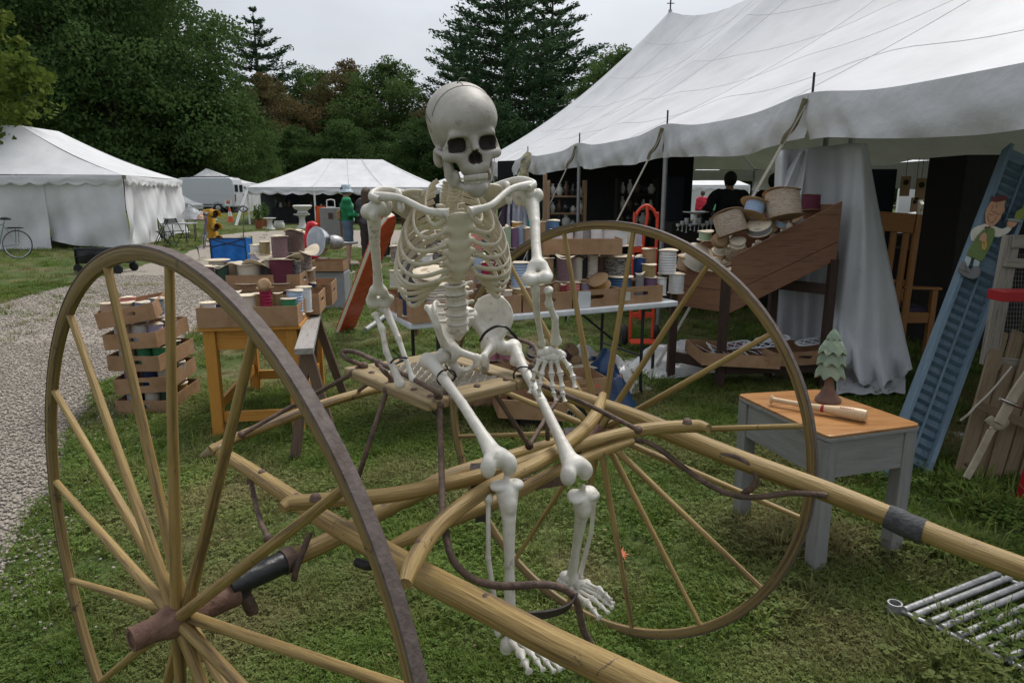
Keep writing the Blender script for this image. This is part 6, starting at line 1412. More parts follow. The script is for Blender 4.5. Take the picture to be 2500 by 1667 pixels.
bspool(1702,628,5.45,.10,.12,'cream',(.35,-.5,.75),'cord',CREAM,rf=1.1); bspool(1672,640,5.5,.06,.10,'tan',(.1,-.2,.95),'ribbon',KRAFT); bspool(1740,645,5.35,.05,.07,'cream',(0,-.4,.9),'ribbon',CREAM)
for k in range(16):
    t = .12+.78*((k*.37) % 1.0); w_ = .18+.6*((k*.61) % 1.0); q = G1.lerp(G3, t)+BW*w_; q.z = .86+.42*t+.05*(k % 3)
    a = Vector((random.uniform(-.6,.6), random.uniform(-.9,.1), random.uniform(.3,1))).normalized(); r_ = random.uniform(.035,.055); h_ = random.uniform(.04,.08)
    spool(q, r_, h_, ('cream','tan','white','gold','grey','lblue','kraft','brown')[k % 8], HB, ('ribbon','cord','lace')[k % 3], KRAFT if k % 2 else CREAM, frame(a), rf=1.25)
# lower shelf: two trays of fretwork offcuts
sv = tray(lerp(G1, G2, .30)+Vector((-.05, 0, .215)), .62, .50, .10, math.atan2(GX.y, GX.x)-.05, 'shallow box of flat white fretwork pieces on the lower shelf of the brown bin', slot=(0, 0), group='shallow boxes under the brown bin', tilt=(.0, .06))
sv2 = tray(lerp(G1, G3, .80)+BW*.25+Vector((0, 0, .215)), .52, .40, .11, math.atan2(GX.y, GX.x)+.15, 'box with white fretwork lying across it at the back of the lower shelf', slot=(1, 0), group='shallow boxes under the brown bin')
FRW = plain('fretwork_white', (.60,.62,.64), .5); FRR = plain('fretwork_maroon', (.13,.03,.04), .5)
cS = Vector(sv.location)
for k in range(12):
    p = cS+GX*(-.24+.042*k)+Vector((0, 0, .075+.004*(k % 3))); b = MB(); b.box((0,0,0), (.035, .40-.02*(k % 4), .004)); o = b.build('white_slat', FRW if k % 5 else FRR, None, loc=(0,0,0)); o.location = p; o.rotation_euler = (.12*((k % 3)-1), .5, math.atan2(GX.y, GX.x)+.1*math.sin(k*2)); setp(o, 'flat painted slat in the fretwork box under the brown bin, %s from its left' % ['first','second','third','fourth','fifth','sixth','seventh','eighth','ninth','tenth','eleventh','twelfth'][k], 'slat', 'slats in the fretwork box')
for k, (dx, dy, rz_) in enumerate(((.0,.05,.2), (.16,-.02,-.1), (.62,.02,.15), (.36,.1,.05))):
    p = cS+GX*(dx+.06)+ed_*(-.02+dy)+Vector((0, 0, .115+.012*k)); rt_ = thing('fretwork_panel', ['white fretwork panel with crossed lattice on the left of the shelf box', 'white lattice fretwork panel tipped against its neighbour in the shelf box', 'oval white fretwork panel resting on the back shelf box', 'white fretwork strip between the two shelf boxes'][k], 'panel', p, math.atan2(GX.y, GX.x)+rz_, 'fretwork panels'); rt_.rotation_euler = (.25, -.1, math.atan2(GX.y, GX.x)+rz_)
    b = MB(); n = 20; pr = [(.15*math.copysign(abs(math.cos(t))**.6, math.cos(t)), .055*math.copysign(abs(math.sin(t))**.6, math.sin(t))) for t in np.linspace(0, 6.283, n, endpoint=False)]
    Gr = [[(x*s, y*s, z) for s, z in ((1,0), (.80,0), (.80,.006), (1,.006), (1,0))] for x, y in pr+pr[:1]]; b.sheet(Gr); b.build('rim', FRW, rt_, 50, world=False)
    for q in range(3):
        for sg in (-1, 1): b = MB(); b.box((0,0,0), (.11, .008, .005), Matrix.Rotation(sg*.8, 4, 'Z')@Matrix()); o = b.build('lattice_bar', FRW, rt_, world=False); o.location = (-.08+.08*q, 0, .003)
    b = MB(); b.box((0,0,-.002), (.22, .07, .002)); b.build('backing', [FRR, BLKM, STEEL, FRW][k], rt_, world=False)
# ---- things under the folding table
HU = 'in the box under the folding table'
def uT(x, y, z=0): return TT(x, y, z)
PLB = plain('black_crate', (.018,.018,.02), .5); bc = tray(uT(1.02, -.02), .62, .40, .16, TA-.1, 'black plastic crate with white lettering on the grass in front of the folding table', slot=(0, 0), m=PLB)
for (txt, s, zz_) in (('A', .055, .085), ('INC.', .042, .035)):
    cu = bpy.data.curves.new('lettering', 'FONT'); cu.body = txt; cu.size = s; cu.extrude = .001; o = bpy.data.objects.new('lettering', cu); me = bpy.data.meshes.new_from_object(o); bpy.data.objects.remove(o); me.materials.clear(); me.materials.append(WHITEP); o = bpy.data.objects.new('lettering', me); C.objects.link(o); o.parent = bc; o.location = (.02 if txt == 'A' else .03, -.2025, zz_); o.rotation_euler = (math.pi/2, 0, 0)
lt1 = tray(uT(1.18, -.02, .17), .40, .32, .115, TA-.15, 'open cardboard tray with an orange sticker standing on the black crate', slot=(1, 0))
b = MB(); b.prism([(-.016,0), (0,-.016), (.016,0), (0,.016)], .001, Matrix.Rotation(math.pi/2, 4, 'X')); o = b.build('sticker', plain('orange_sticker', (.75,.13,.06), .5), lt1, world=False); o.location = (.13, -.1615, .06)
tray(uT(.78, -.10, .10), .46, .34, .13, TA-.25, 'reddish brown tray tipped in front of the black crate', slot=(0, 0), tilt=(.1, .12)); tray(uT(1.12, .40, 0), .46, .34, .14, TA-.35, 'lower of two stacked brown boxes under the folding table', slot=(1, 0)); tray(uT(1.13, .42, .145), .46, .34, .14, TA-.28, 'upper of two stacked brown boxes with white label under the folding table', slot=(1, 0))
tray(uT(.66, .50, 0), .50, .34, .20, TA, 'dark brown box at the back under the folding table', slot=(1, 0)); tray(uT(.62, .45, .205), .44, .34, .14, TA, 'brown box with handle slot stacked at the back under the folding table', slot=(1, 0))
b = MB(); b.box((0,0,0), (.09, .001, .07)); o = b.build('price_label', PAPW, None, loc=(0,0,0)); o.location = uT(1.255, .22, .23); o.rotation_euler = (0, 0, TA-.28); setp(o, 'white paper label on the upper stacked box under the table', 'tag')
for (u, v, Y, r, h, col, ax, kind, fl) in ((1445,905,5.0,.055,.10,'white',(.05,-.1,1),'ribbon',CREAM),(1480,890,5.1,.03,.05,'tan',(.4,-.85,.3),'ribbon',KRAFT),(1505,915,4.95,.03,.06,'pink',(-.5,-.2,.8),'ribbon',KRAFT),(1412,905,4.95,.04,.07,'tan',(0,-.1,1),'ribbon',CREAM),(1407,880,5.1,.03,.04,'tan',(-.3,-.9,.2),'ribbon',KRAFT),(1465,880,5.2,.05,.08,'mint',(.2,0,1),'lace',CREAM),(1410,930,4.85,.035,.05,'gold',(0,0,1),'cord',CREAM),(1390,860,5.3,.05,.08,'plum',(.5,-.4,.6),'wrap',KRAFT),(1235,868,5.0,.055,.06,'pink',(0,-.1,1),'cord',CREAM),(1205,866,5.05,.05,.08,'pink',(0,.1,1),'cord',CREAM),(1300,860,5.1,.04,.06,'royal',(.1,-.6,.6),'ribbon',CREAM)):
    tspool(u, v, Y, r, h, col, HU, ax, kind, fl, rf=1.35)
# dark blue tarpaulin and clear plastic sheeting on the ground
def heap(nm, label, cat, c, rx, ry, h, m, rz=0, seed=0, n=26):
    root = None; G = []
    for i in range(n+1):
        row = []
        for j in range(n+1):
            x, y = (i/n*2-1), (j/n*2-1); rr = math.hypot(x, y); z = h*max(0, 1-rr**2.2)*(.8+.16*math.sin(x*7+seed)+.14*math.sin(y*9+seed*2+x*4)+.06*math.sin(x*19+y*13))+.02*h*random.random()
            f = 1+.08*math.sin(math.atan2(y, x)*5+seed); X, Y = x*rx*f, y*ry*f; ca, sa = math.cos(rz), math.sin(rz); row.append((c.x+X*ca-Y*sa, c.y+X*sa+Y*ca, max(.012, z+.012)))
        G.append(row)
    b = MB(); b.sheet(G); o = b.build(nm, m, None, 35, loc=(c.x, c.y, 0)); return setp(o, label, cat)
TARP = mat('blue_tarp', [(.006,.02,.06), (.012,.045,.12), (.025,.08,.18)], 4, .35, .8, spec=.5, bscale=6, bdist=.03); CLEAR = mat('clear_plastic', [(.42,.43,.44), (.60,.61,.62), (.7,.7,.7)], 5, .25, 1.0, spec=.6, trans=.3, bscale=7, bdist=.04)
heap('blue_tarp', 'crumpled dark blue tarpaulin on the grass by the folding table leg', 'tarp', uT(1.52, .12), .24, .30, .36, TARP, TA, 1); heap('plastic_sheet', 'crumpled clear plastic sheeting behind the blue tarpaulin', 'plastic', uT(1.72, .55), .34, .42, .30, CLEAR, TA, 3); heap('plastic_sheet', 'clear plastic sheeting spilling under the front of the brown bin', 'plastic', (G0+Vector((.12,.35,0))), .45, .35, .24, CLEAR, .3, 5)
# ---- orange wooden table on the left with trays and spools
YEL = wood('orange_pine', (.33,.14,.02), (.50,.235,.045), .5, wear=((.28,.13,.03), .62, 2)); ytz = .735
yf0, yf1 = onz(538, 1068), onz(731, 1059); YX = (yf1-yf0).normalized(); YY = Vector((-YX.y, YX.x, 0)); YW = (yf1-yf0).length; YD = 1.05; YA = math.atan2(YX.y, YX.x)
def YT(x, y, z=ytz): p = yf0+YX*x+YY*y; return Vector((p.x, p.y, z))
yt = thing('pine_table', 'orange stained pine table carrying trays of spools on the left', 'table', YT(YW/2, YD/2, 0))
b = MB(); b.box((0,0,0), (YW+.12, YD+.12, .025)); o = b.build('table_top', YEL, yt, None, bevel=.004, world=False); o.matrix_local = Matrix.Translation(YT(YW/2, YD/2, ytz-.0125)-yt.location)@Matrix.Rotation(YA, 4, 'Z')
for x in (0, YW):
    for y in (0, YD): b = MB(); b.beam(YT(x, y, 0), YT(x, y, ytz-.026), .07, .07, up=tuple(YX)); b.build('leg', YEL, yt, None, bevel=.004)
for (p, q) in (((0,0),(YW,0)), ((0,YD),(YW,YD)), ((0,0),(0,YD)), ((YW,0),(YW,YD))):
    d = (YT(*q)-YT(*p)).normalized()*.036
    b = MB(); b.beam(YT(*p, ytz-.09)+d, YT(*q, ytz-.09)-d, .024, .125, up=(0,0,1)); b.build('apron', YEL, yt, None, bevel=.003)
    b = MB(); b.beam(YT(*p, .14 if p[1] == q[1] else .2)+d, YT(*q, .14 if p[1] == q[1] else .2)-d, .024, .07, up=(0,0,1)); b.build('stretcher', YEL, yt, None, bevel=.003)
yz = ytz+.001
tray(YT(YW/2-.0, .10, yz), .60, .34, .125, YA+.0, 'brown wooden tray at the front of the orange pine table', slot=(0, 1)); tray(YT(YW/2+.08, .50, yz), .60, .34, .14, YA, 'brown cardboard tray in the middle of the orange pine table', slot=(1, 1)); tray(YT(YW/2+.12, .88, yz), .60, .34, .16, YA, 'brown cardboard tray at the back of the orange pine table', slot=(1, 1))
yu = tray(YT(YW/2-.02, .55, yz+.155), .56, .34, .115, YA-.03, 'upper tray holding large spools above the orange pine table', slot=(0, 1))
HY1 = 'in the front tray on the orange table'; HY2 = 'in the upper tray above the orange table'; HY3 = 'stacked at the back of the orange table'
def YYv(u, dy): P = YT(0, dy, 0); r = ray(u, 700); r.z = 0; return r.y*(P.x*YY.x+P.y*YY.y)/(r.x*YY.x+r.y*YY.y)
for (u, vt, vb, w_, dy, col, kind, host) in [(510,738,775,42,.06,'white','lace',HY1),(548,735,775,40,.16,'navy','ribbon',HY1),(570,712,772,48,.2,'white','ribbon',HY1),(603,720,772,52,.08,'cream','ribbon',HY1),(652,702,770,42,.10,'crimson','cord',HY1),(682,715,770,26,.16,'gold','check',HY1),(707,728,768,40,.06,'green','ribbon',HY1),(722,708,768,44,.14,'lblue','cord',HY1),(632,716,772,30,.2,'gold','ribbon',HY1),(745,700,760,40,.3,'white','ribbon',HY1),
    (507,650,690,40,.40,'plum','cord',HY2),(545,650,690,36,.42,'dgreen','ribbon',HY2),(535,634,690,60,.55,'cream','ribbon',HY2),(610,640,690,80,.46,'cream','ribbon',HY2),(655,636,690,42,.56,'grey','wrap',HY2),(690,632,690,64,.44,'maroon','ribbon',HY2),(722,632,688,34,.52,'black','lace',HY2),(575,640,690,40,.56,'tan','ribbon',HY2),
    (648,590,622,28,.62,'gold','check',HY3),(628,597,622,36,.66,'white','ribbon',HY3),(685,576,630,44,.55,'plum','wrap',HY3),(722,563,616,50,.66,'brown','wrap',HY3),(640,618,650,60,.66,'lilac','ribbon',HY3),(735,615,660,62,.72,'brown','lace',HY3),(758,655,720,34,.74,'tan','wrap',HY3),(742,655,716,22,.72,'royal','ribbon',HY3),(735,680,726,30,.6,'lilac','ribbon',HY3),(762,690,730,24,.7,'navy','ribbon',HY3)]:
    pspool(u, vt, vb, w_, YYv(u, dy), col, host, kind, fl=KRAFT if col == 'crimson' else CREAM, warp=random.choice((0, 1, 2)), rf=1.5 if (col, host) in (('crimson', HY1), ('cream', HY2)) else 1.15)
tspool(645, 695, YYv(645, .07), .022, .03, 'kraft', HY1, (.05,-.85,.5), 'ribbon', KRAFT, rf=1.9)
for (u, v, Y, r) in ((625,645,YYv(625,.43),.10),(700,632,YYv(700,.50),.115),(745,612,YYv(745,.70),.10),(655,622,YYv(655,.62),.095)):
    o = bpy.data.objects.new('loose_flange', U_FL[3].data); C.objects.link(o); o.location = ony(u, v, Y); o.scale = (r, r, 1); o.rotation_euler = (.03, .02, random.random()*6); setp(o, 'large warped cardboard spool disc lying %s' % {625: 'in the upper tray, left', 700: 'under the plum wrapped spool', 745: 'under the tall brown wrapped spool', 655: 'under the checked braid spool'}[u], 'disc')
# sawhorse at its right
swo = WG; sh_ = thing('sawhorse', 'grey plank trestle with splayed brown legs beside the orange pine table', 'trestle', onz(770, 960))
p0, p1 = onz(742, 858, .70), onz(770, 752, .70); b = MB(); b.beam(p0, p1+(p1-p0)*.05, .10, .035, up=(0,0,1)); b.build('plank', wood('grey_plank', (.17,.15,.135), (.33,.305,.28), .85), sh_, None, bevel=.003)
for (t, dx) in ((.15,-.10), (.15,.16), (.9,-.1), (.9,.16)):
    a = lerp(p0, p1, t)-Vector((0,0,.02)); b = MB(); b.beam(a, (a.x+dx, a.y+.12*(1 if t > .5 else -.3), 0), .06, .03, up=(0,1,0)); b.build('leg', wood('brown_leg_wood', (.06,.04,.03), (.15,.10,.07), .8), sh_, None, bevel=.003)
# ---- stack of trays on the gravel edge
sg = onz(342, 1012); sw_, sd_ = .37, .52
lab6 = ['bottom tray of the leaning stack beside the gravel', 'second tray from the bottom of the stack beside the gravel', 'third tray from the bottom of the stack beside the gravel', 'fourth tray from the bottom of the stack beside the gravel', 'tilted top tray of the stack beside the gravel, full of spools']
HS = 'in the tray stack beside the gravel'
off6 = [(.0,.0,0), (-.012,.02,.05), (-.03,.02,-.02), (-.05,.03,.03), (-.10,-.02,.30)]
for k, (dx, dy, rz_) in enumerate(off6):
    P = sg+Vector((dx+.02, sd_/2+dy, .004+.160*k+(.0 if k < 4 else .02)))
    tray(P, sw_, sd_, .112, rz_, lab6[k], group='stacked trays beside the gravel', slot=(1, 0), tilt=(.04, -.05*(k % 2)) if k < 4 else (.02, -.16))
    for q, (ax_, ay_) in enumerate(((-.10,-.16), (.02,-.14), (.12,-.12), (.13,.06), (-.1,.1))):
        col = (('grey','cream','dgreen','mustard','black'), ('purple','navy','cream','grey','tan'), ('cream','green','green','dgreen','teal'), ('cream','white','lilac','grey','lblue'), ('tan','tan','denim','denim','salmon'))[k][q]
        spool(P+Vector((ax_, ay_, .006)), .05, .138 if k < 4 else .125, col, HS, 'ribbon' if k < 4 else ('lace' if col == 'denim' else 'ribbon'), rf=1.1)
label_spools()
# ============================================================ PEOPLE
SKIN = plain('skin', (.42,.25,.18), .55); HAIRB = mat('brown_hair', [(.05,.03,.02), (.12,.075,.05)], 40, .6, .4, (6,6,1)); HAIRD = plain('dark_hair', (.015,.012,.01), .6)
def person(label, P, yaw, h, shirt, pants, hair=None, hat=None, arms='down', legs='bare', res=.014, longhair=False, bag=None, name='person'):
    root = thing(name, label, 'person', P, yaw); k = h/1.7
    def S_(d): return d
    aL = {'down': [(.19,0,1.38), (.235,.02,1.10), (.22,.07,.86)], 'hip': [(.20,0,1.38), (.36,-.05,1.14), (.20,.06,.98)], 'front': [(.19,0,1.38), (.225,.06,1.10), (.12,.24,1.08)]}[arms]
    def arm(Q, r, s, cut=1.0):
        a, b_, c = [np.array((x*s, y, z)) for x, y, z in aL]; c2 = b_+(c-b_)*cut
        return np.minimum(sd_cap(Q, a, b_, .052*r, .042*r), sd_cap(Q, b_, c2, .042*r, .032*r))
    def body(Q):
        Q = Q/k
        d = sd_ell(Q, (0,.01,1.585), (.072,.088,.105)); d = smin(d, sd_ell(Q, (0,.05,1.53), (.045,.045,.05)), .03); d = smin(d, sd_cap(Q, np.array((0,.095,1.585)), np.array((0,.108,1.56)), .010, .013), .012)
        for s in (-1, 1): d = smin(d, sd_ell(Q, (s*.074,0,1.575), (.010,.022,.032)), .006)
        d = smin(d, sd_cap(Q, np.array((0,0,1.50)), np.array((0,-.01,1.40)), .045, .055), .02)
        t = sd_ell(Q, (0,0,1.22), (.155,.095,.22)); t = smin(t, sd_ell(Q, (0,0,.98), (.155,.105,.13)), .06); t = smin(t, sd_cap(Q, np.array((-.15,0,1.40)), np.array((.15,0,1.40)), .055), .05); d = smin(d, t, .03)
        for s in (-1, 1):
            d = smin(d, arm(Q, 1, s), .02); e = np.array((aL[2][0]*s, aL[2][1], aL[2][2])); m_ = np.array((aL[1][0]*s, aL[1][1], aL[1][2])); dr = (e-m_)/np.linalg.norm(e-m_)
            d = smin(d, sd_ell(Q, e+dr*.05, (.022,.035,.045)), .015)
            for f in range(4): q0 = e+dr*.08+np.array((0, -.027+.018*f, 0)); d = smin(d, sd_cap(Q, q0, q0+dr*.055, .0095, .0075), .004)
            q0 = e+dr*.03+np.array((0,.035,0)); d = smin(d, sd_cap(Q, q0, q0+dr*.045+np.array((0,.02,0)), .011, .009), .006)
            d = smin(d, sd_cap(Q, np.array((s*.085,0,.92)), np.array((s*.095,.01,.50)), .085, .055), .03); d = smin(d, sd_cap(Q, np.array((s*.095,.01,.50)), np.array((s*.10,-.01,.09)), .055, .036), .02)
            d = smin(d, sd_cap(Q, np.array((s*.10,-.03,.04)), np.array((s*.11,.13,.03)), .038, .032), .02)
        return d*k
    sdf_obj('body', body, (-.45*k,-.22*k,-.02), (.45*k,.36*k,1.74*k), res, SKIN, root)
    def top_(Q):
        Q = Q/k; t = sd_ell(Q, (0,0,1.20), (.185,.125,.25)); t = smin(t, sd_ell(Q, (0,0,.98), (.185,.13,.14)), .06); t = smin(t, sd_cap(Q, np.array((-.15,0,1.39)), np.array((.15,0,1.39)), .07), .05)
        for s in (-1, 1): t = smin(t, arm(Q, 1.45, s, .85), .03)
        t = t+.006*np.sin(Q[:, 2]*38+Q[:, 0]*9)+.004*np.sin(Q[:, 0]*50)
        t = np.maximum(t, .88-Q[:, 2]); return smax(t, -sd_cap(Q, np.array((0,0,1.50)), np.array((0,0,1.44)), .05), .01)*k
    sdf_obj('shirt', top_, (-.45*k,-.2*k,.84*k), (.45*k,.36*k,1.5*k), res, shirt, root)
    zl = {'bare': .52, 'long': .06}[legs]
    def pan(Q):
        Q = Q/k; d = sd_ell(Q, (0,0,.95), (.175,.122,.13))
        for s in (-1, 1):
            d = smin(d, sd_cap(Q, np.array((s*.085,0,.92)), np.array((s*.095,.01,.50)), .10, .085), .03)
            if legs == 'long': d = smin(d, sd_cap(Q, np.array((s*.095,.01,.50)), np.array((s*.10,-.01,.06)), .075, .062), .03)
        return np.maximum(d+.004*np.sin(Q[:, 2]*30+Q[:, 0]*20), zl-Q[:, 2])*k
    sdf_obj('trousers', pan, (-.24*k,-.18*k,(zl-.03)*k), (.24*k,.18*k,1.1*k), res, pants, root)
    def sho(Q):
        Q = Q/k; d = None
        for s in (-1, 1): q = np.minimum(sd_cap(Q, np.array((s*.10,-.04,.045)), np.array((s*.112,.145,.036)), .048, .042), sd_cap(Q, np.array((s*.10,-.015,.05)), np.array((s*.10,-.015,.12)), .045, .047)); d = q if d is None else np.minimum(d, q)
        return np.maximum(d, -Q[:, 2])*k
    sdf_obj('shoes', sho, (-.2*k,-.12*k,-.02), (.2*k,.24*k,.2*k), res, plain('shoe_tan', (.3,.25,.2), .7), root)
    if hair:
        def hr(Q):
            Q = Q/k; d = np.maximum(sd_ell(Q, (0,-.005,1.60), (.085,.102,.108)), np.maximum(Q[:, 1]-.06, 1.50-Q[:, 2]))
            if longhair: d = smin(d, sd_cap(Q, np.array((0,-.06,1.58)), np.array((0,-.10,1.18)), .085, .065), .03)+.003*np.sin(Q[:, 0]*160)
            return d*k
        sdf_obj('hair', hr, (-.14*k,-.22*k,1.05*k), (.14*k,.12*k,1.76*k), res*.8, hair, root)
    if hat:
        b = MB(); b.lathe([(.135*k,1.555*k),(.105*k,1.615*k),(.092*k,1.62*k),(.085*k,1.70*k),(.07*k,1.715*k),(0,1.718*k)], 22, at((0,.005,0)), .03); b.build('hat', hat, root, 60, world=False)
    if bag:
        b = MB(); b.box((0,-.15*k,1.08*k), (.2*k, .07*k, .2*k)); b.build('shoulder_bag', bag, root, None, bevel=.02, world=False)
    return root
def stripes(name, c1, c2, s, thr=.0, axis='Z'):
    m = bpy.data.materials.new(name); m.use_nodes = True; n = m.node_tree.nodes; l = m.node_tree.links; bb = n['Principled BSDF']; bb.inputs['Roughness'].default_value = .8
    tc = n.new('ShaderNodeTexCoord'); w = n.new('ShaderNodeTexWave'); w.bands_direction = axis; w.inputs['Scale'].default_value = s; w.inputs['Distortion'].default_value = .6; l.new(tc.outputs['Object'], w.inputs['Vector'])
    r = n.new('ShaderNodeValToRGB'); r.color_ramp.interpolation = 'CONSTANT'; r.color_ramp.elements[0].color = (*c1, 1); r.color_ramp.elements[1].color = (*c2, 1); r.color_ramp.elements[1].position = .55+thr; l.new(w.outputs['Fac'], r.inputs[0]); l.new(r.outputs[0], bb.inputs['Base Color']); return m
GREENJ = mat('green_white_knit', [(.01,.15,.06), (.02,.28,.11), (.62,.64,.62), (.03,.03,.03)], 2.6, .85, .5, (1,1,2.2), detail=1, pos=[.36,.52,.56,.64])
DENIM = plain('denim_skirt', (.10,.14,.20), .85); HATM = mat('bucket_hat', [(.30,.40,.48), (.50,.56,.60), (.18,.28,.36)], 18, .85, .2, detail=1)
pp = onz(822, 648); person('person in a green and white jacket and pale blue bucket hat with a crossbody bag', (pp.x+.28, pp.y, 0), R(-75), 1.70, GREENJ, DENIM, HAIRB, HATM, 'front', bag=plain('tan_bag', (.32,.19,.08), .6)).scale = (1.25, 1.15, 1)
p2_ = onz(886, 652); person('person with long brown hair and a checked shirt, back turned, beside the green jacket', (p2_.x+.1, p2_.y+.2, 0), R(-20), 1.66, stripes('check_shirt', (.05,.035,.045), (.13,.11,.13), 24), plain('dark_trousers', (.05,.035,.035), .85), HAIRB, None, 'down', 'long', longhair=True)
person('person in dark red cap and jacket behind the woman with long hair', (onz(905,640).x+.2, 16.5, 0), R(-100), 1.64, plain('maroon_jacket', (.09,.04,.045), .85), plain('black_trousers', (.02,.02,.022), .8), None, plain('red_cap', (.45,.03,.02), .7), 'down', 'long', res=.02)
DARKC = plain('dark_jacket', (.018,.018,.022), .85)
# ============================================================ LEFT AND MIDDLE DISTANCE
RUB = plain('rubber', (.018,.018,.018), .8); CHR = plain('bright_metal', (.45,.45,.46), .35, .8)
def bicycle(label, M, frame_m, rack=True, seat_m=None, group=None):
    root = thing('bicycle', label, 'bicycle', M.translation); R0 = .34
    Ml = M.copy()
    def P(x, z, y=0): return tuple(Ml@Vector((x, y, z)))
    for cx in (0, 1.02):
        w = bpy.data.objects.new('wheel', None); C.objects.link(w); w.parent = root; w.location = Vector(P(cx, R0))-M.translation
        Mw = Ml@Matrix.Translation((cx, 0, R0))@Matrix.Rotation(math.pi/2, 4, 'Z')
        b = MB(); b.ring(Mw, [(R0,-.0), (R0-.008,.012), (R0-.022,.010), (R0-.026,0), (R0-.022,-.010), (R0-.008,-.012)], 48); b.build('tyre', RUB, w, 60)
        b = MB(); b.ring(Mw, [(R0-.024,-.008), (R0-.024,.008), (R0-.038,.006), (R0-.038,-.006)], 48); b.build('rim', CHR, w, 60)
        b = MB()
        for k in range(24):
            a = k*math.pi/12; b.tube([tuple(Mw@Vector((.02*(-1)**k, .02*math.cos(a+.5), .02*math.sin(a+.5)))), tuple(Mw@Vector((0, (R0-.035)*math.cos(a), (R0-.035)*math.sin(a))))], .0016, 4, caps=False)
        o = b.build('spokes', CHR, w); setp(o, kind='stuff')
        b = MB(); b.tube([tuple(Mw@Vector((-.04,0,0))), tuple(Mw@Vector((.04,0,0)))], .02, 10); b.build('hub', CHR, w, 60)
    for (a, c, r) in (((0,R0),(.42,.29),.010), ((0,R0),(.28,.80),.010), ((.42,.29),(.26,.86),.015), ((.42,.29),(.88,.74),.017), ((.29,.80),(.87,.86),.015), ((.86,.90),(.90,.68),.017)):
        b = MB(); b.tube([P(*a), P(*c)], r, 8); b.build('frame_tube', frame_m, root, 60)
    b = MB(); b.tube([P(.90,.70), P(.95,.5), P(1.02,R0)], .012, 8, smooth=3); b.build('fork', frame_m, root, 60)
    b = MB(); b.tube([P(.26,.86), P(.245,.93)], .012, 8); b.build('seat_post', CHR, root, 60)
    b = MB(); b.lathe([(0,.035),(.5,.03),(.9,.01),(1,-.01),(.9,-.03),(0,-.035)], 14, Ml@Matrix.Translation((.22,0,.95))@Matrix.Diagonal((.13,.07,1,1))); b.build('saddle', plain('saddle_black', (.015,.015,.016), .5), root, 60)
    b = MB(); b.tube([P(.86,.90), P(.90,.98), P(.90,.99,.12), P(.84,.985,.25)], .011, 8, smooth=3); b.tube([P(.90,.98), P(.90,.99,-.12), P(.84,.985,-.25)], .011, 8, smooth=3); b.build('handlebar', CHR, root, 60)
    b = MB(); b.tube([P(.42,.29,.05), P(.44,.13,.06)], .010, 6); b.tube([P(.42,.29,-.05), P(.40,.45,-.06)], .010, 6); b.lathe([(0,-.003),(.09,-.003),(.09,.003),(0,.003)], 20, Ml@Matrix.Translation((.42,.045,.29))@Matrix.Rotation(math.pi/2, 4, 'X')); b.build('crank', CHR, root, 60)
    if rack:
        for y in (-.06, .06): b = MB(); b.tube([P(.24,.72,y), P(-.14,.73,y)], .007, 6); b.tube([P(-.02,.73,y), P(0,R0,y)], .006, 6); b.build('rack_rail', BLKM, root, 60)
        b = MB(); b.box(P(.03,.74), (.3,.1,.012), Ml.to_3x3().to_4x4()); b.build('rack_plate', BLKM, root)
    return root
q = onz(46, 632); bicycle('grey bicycle with rear rack leaning at the left white tent wall', at((q.x, q.y, 0), Matrix.Rotation(R(186), 4, 'Z')@Matrix.Rotation(R(6), 4, 'X')), plain('grey_blue_frame', (.22,.27,.29), .4))
q = onz(498, 607); bicycle('blue bicycle standing end on beside the folding tables', at((q.x, q.y, 0), Matrix.Rotation(R(112), 4, 'Z')@Matrix.Rotation(R(7), 4, 'X')), plain('blue_frame', (.02,.06,.36), .35), rack=False)
# folding tables and chairs by the left tent
def fold_table(label, u0, u1, v, vg, Y):
    z = ony(u0, v, Y).z; a = ony(u0, v, Y); c = ony(u1, v, Y); root = thing('folding_table', label, 'table', ((a.x+c.x)/2, Y, 0)); cx = (a.x+c.x)/2; w = (c.x-a.x)
    b = MB(); b.box((cx, Y+.35, z), (w, .7, .035)); b.build('table_top', plain('grey_table_top', (.30,.30,.31), .6), root, None, bevel=.008)
    for x in (a.x+.1, c.x-.1):
        for y in (.06, .64): b = MB(); b.tube([(x, Y+y, z), (x, Y+y, 0)], .015, 8); b.build('leg', BLKM, root, 60)
        b = MB(); b.tube([(x, Y+.06, .25), (x, Y+.64, .25)], .011, 6); b.build('stretcher', BLKM, root, 60)
    return root, z
fold_table('low grey folding table by the left tent, nearer one', 388, 458, 547, 606, 21.5); t_, zt_ = fold_table('folding table heaped with bundles beside the blue bicycle', 448, 512, 538, 590, 24)
def fold_chair(label, u, v, rz):
    g = onz(u, v); root = thing('folding_chair', label, 'chair', g, rz)
    for y in (-.21, .21):
        b = MB(); b.tube([(-.25,y,0), (.16,y,.82)], .011, 6); b.build('frame_tube', BLKM, root, 60, world=False); b = MB(); b.tube([(.25,y*.92,0), (-.12,y*.92,.45)], .011, 6); b.build('frame_tube', BLKM, root, 60, world=False)
    b = MB(); b.box((.02,0,.445), (.38,.38,.02), Matrix.Rotation(.08, 4, 'Y')); b.build('seat', BLKM, root, None, bevel=.006, world=False); b = MB(); b.box((.14,0,.74), (.015,.42,.15), Matrix.Rotation(.45, 4, 'Y')); b.build('backrest', BLKM, root, None, bevel=.006, world=False)
fold_chair('black folding chair at the left end of the low table', 400, 604, .6); fold_chair('black folding chair under the middle of the low table', 432, 602, 2.8)
heap('bundle', 'grey plastic wrapped bundle lying on the folding table by the tent', 'bundle', ony(470, 530, 24.3), .55, .3, .45, CLEAR, 0, 2, 14).location.z = zt_+.02
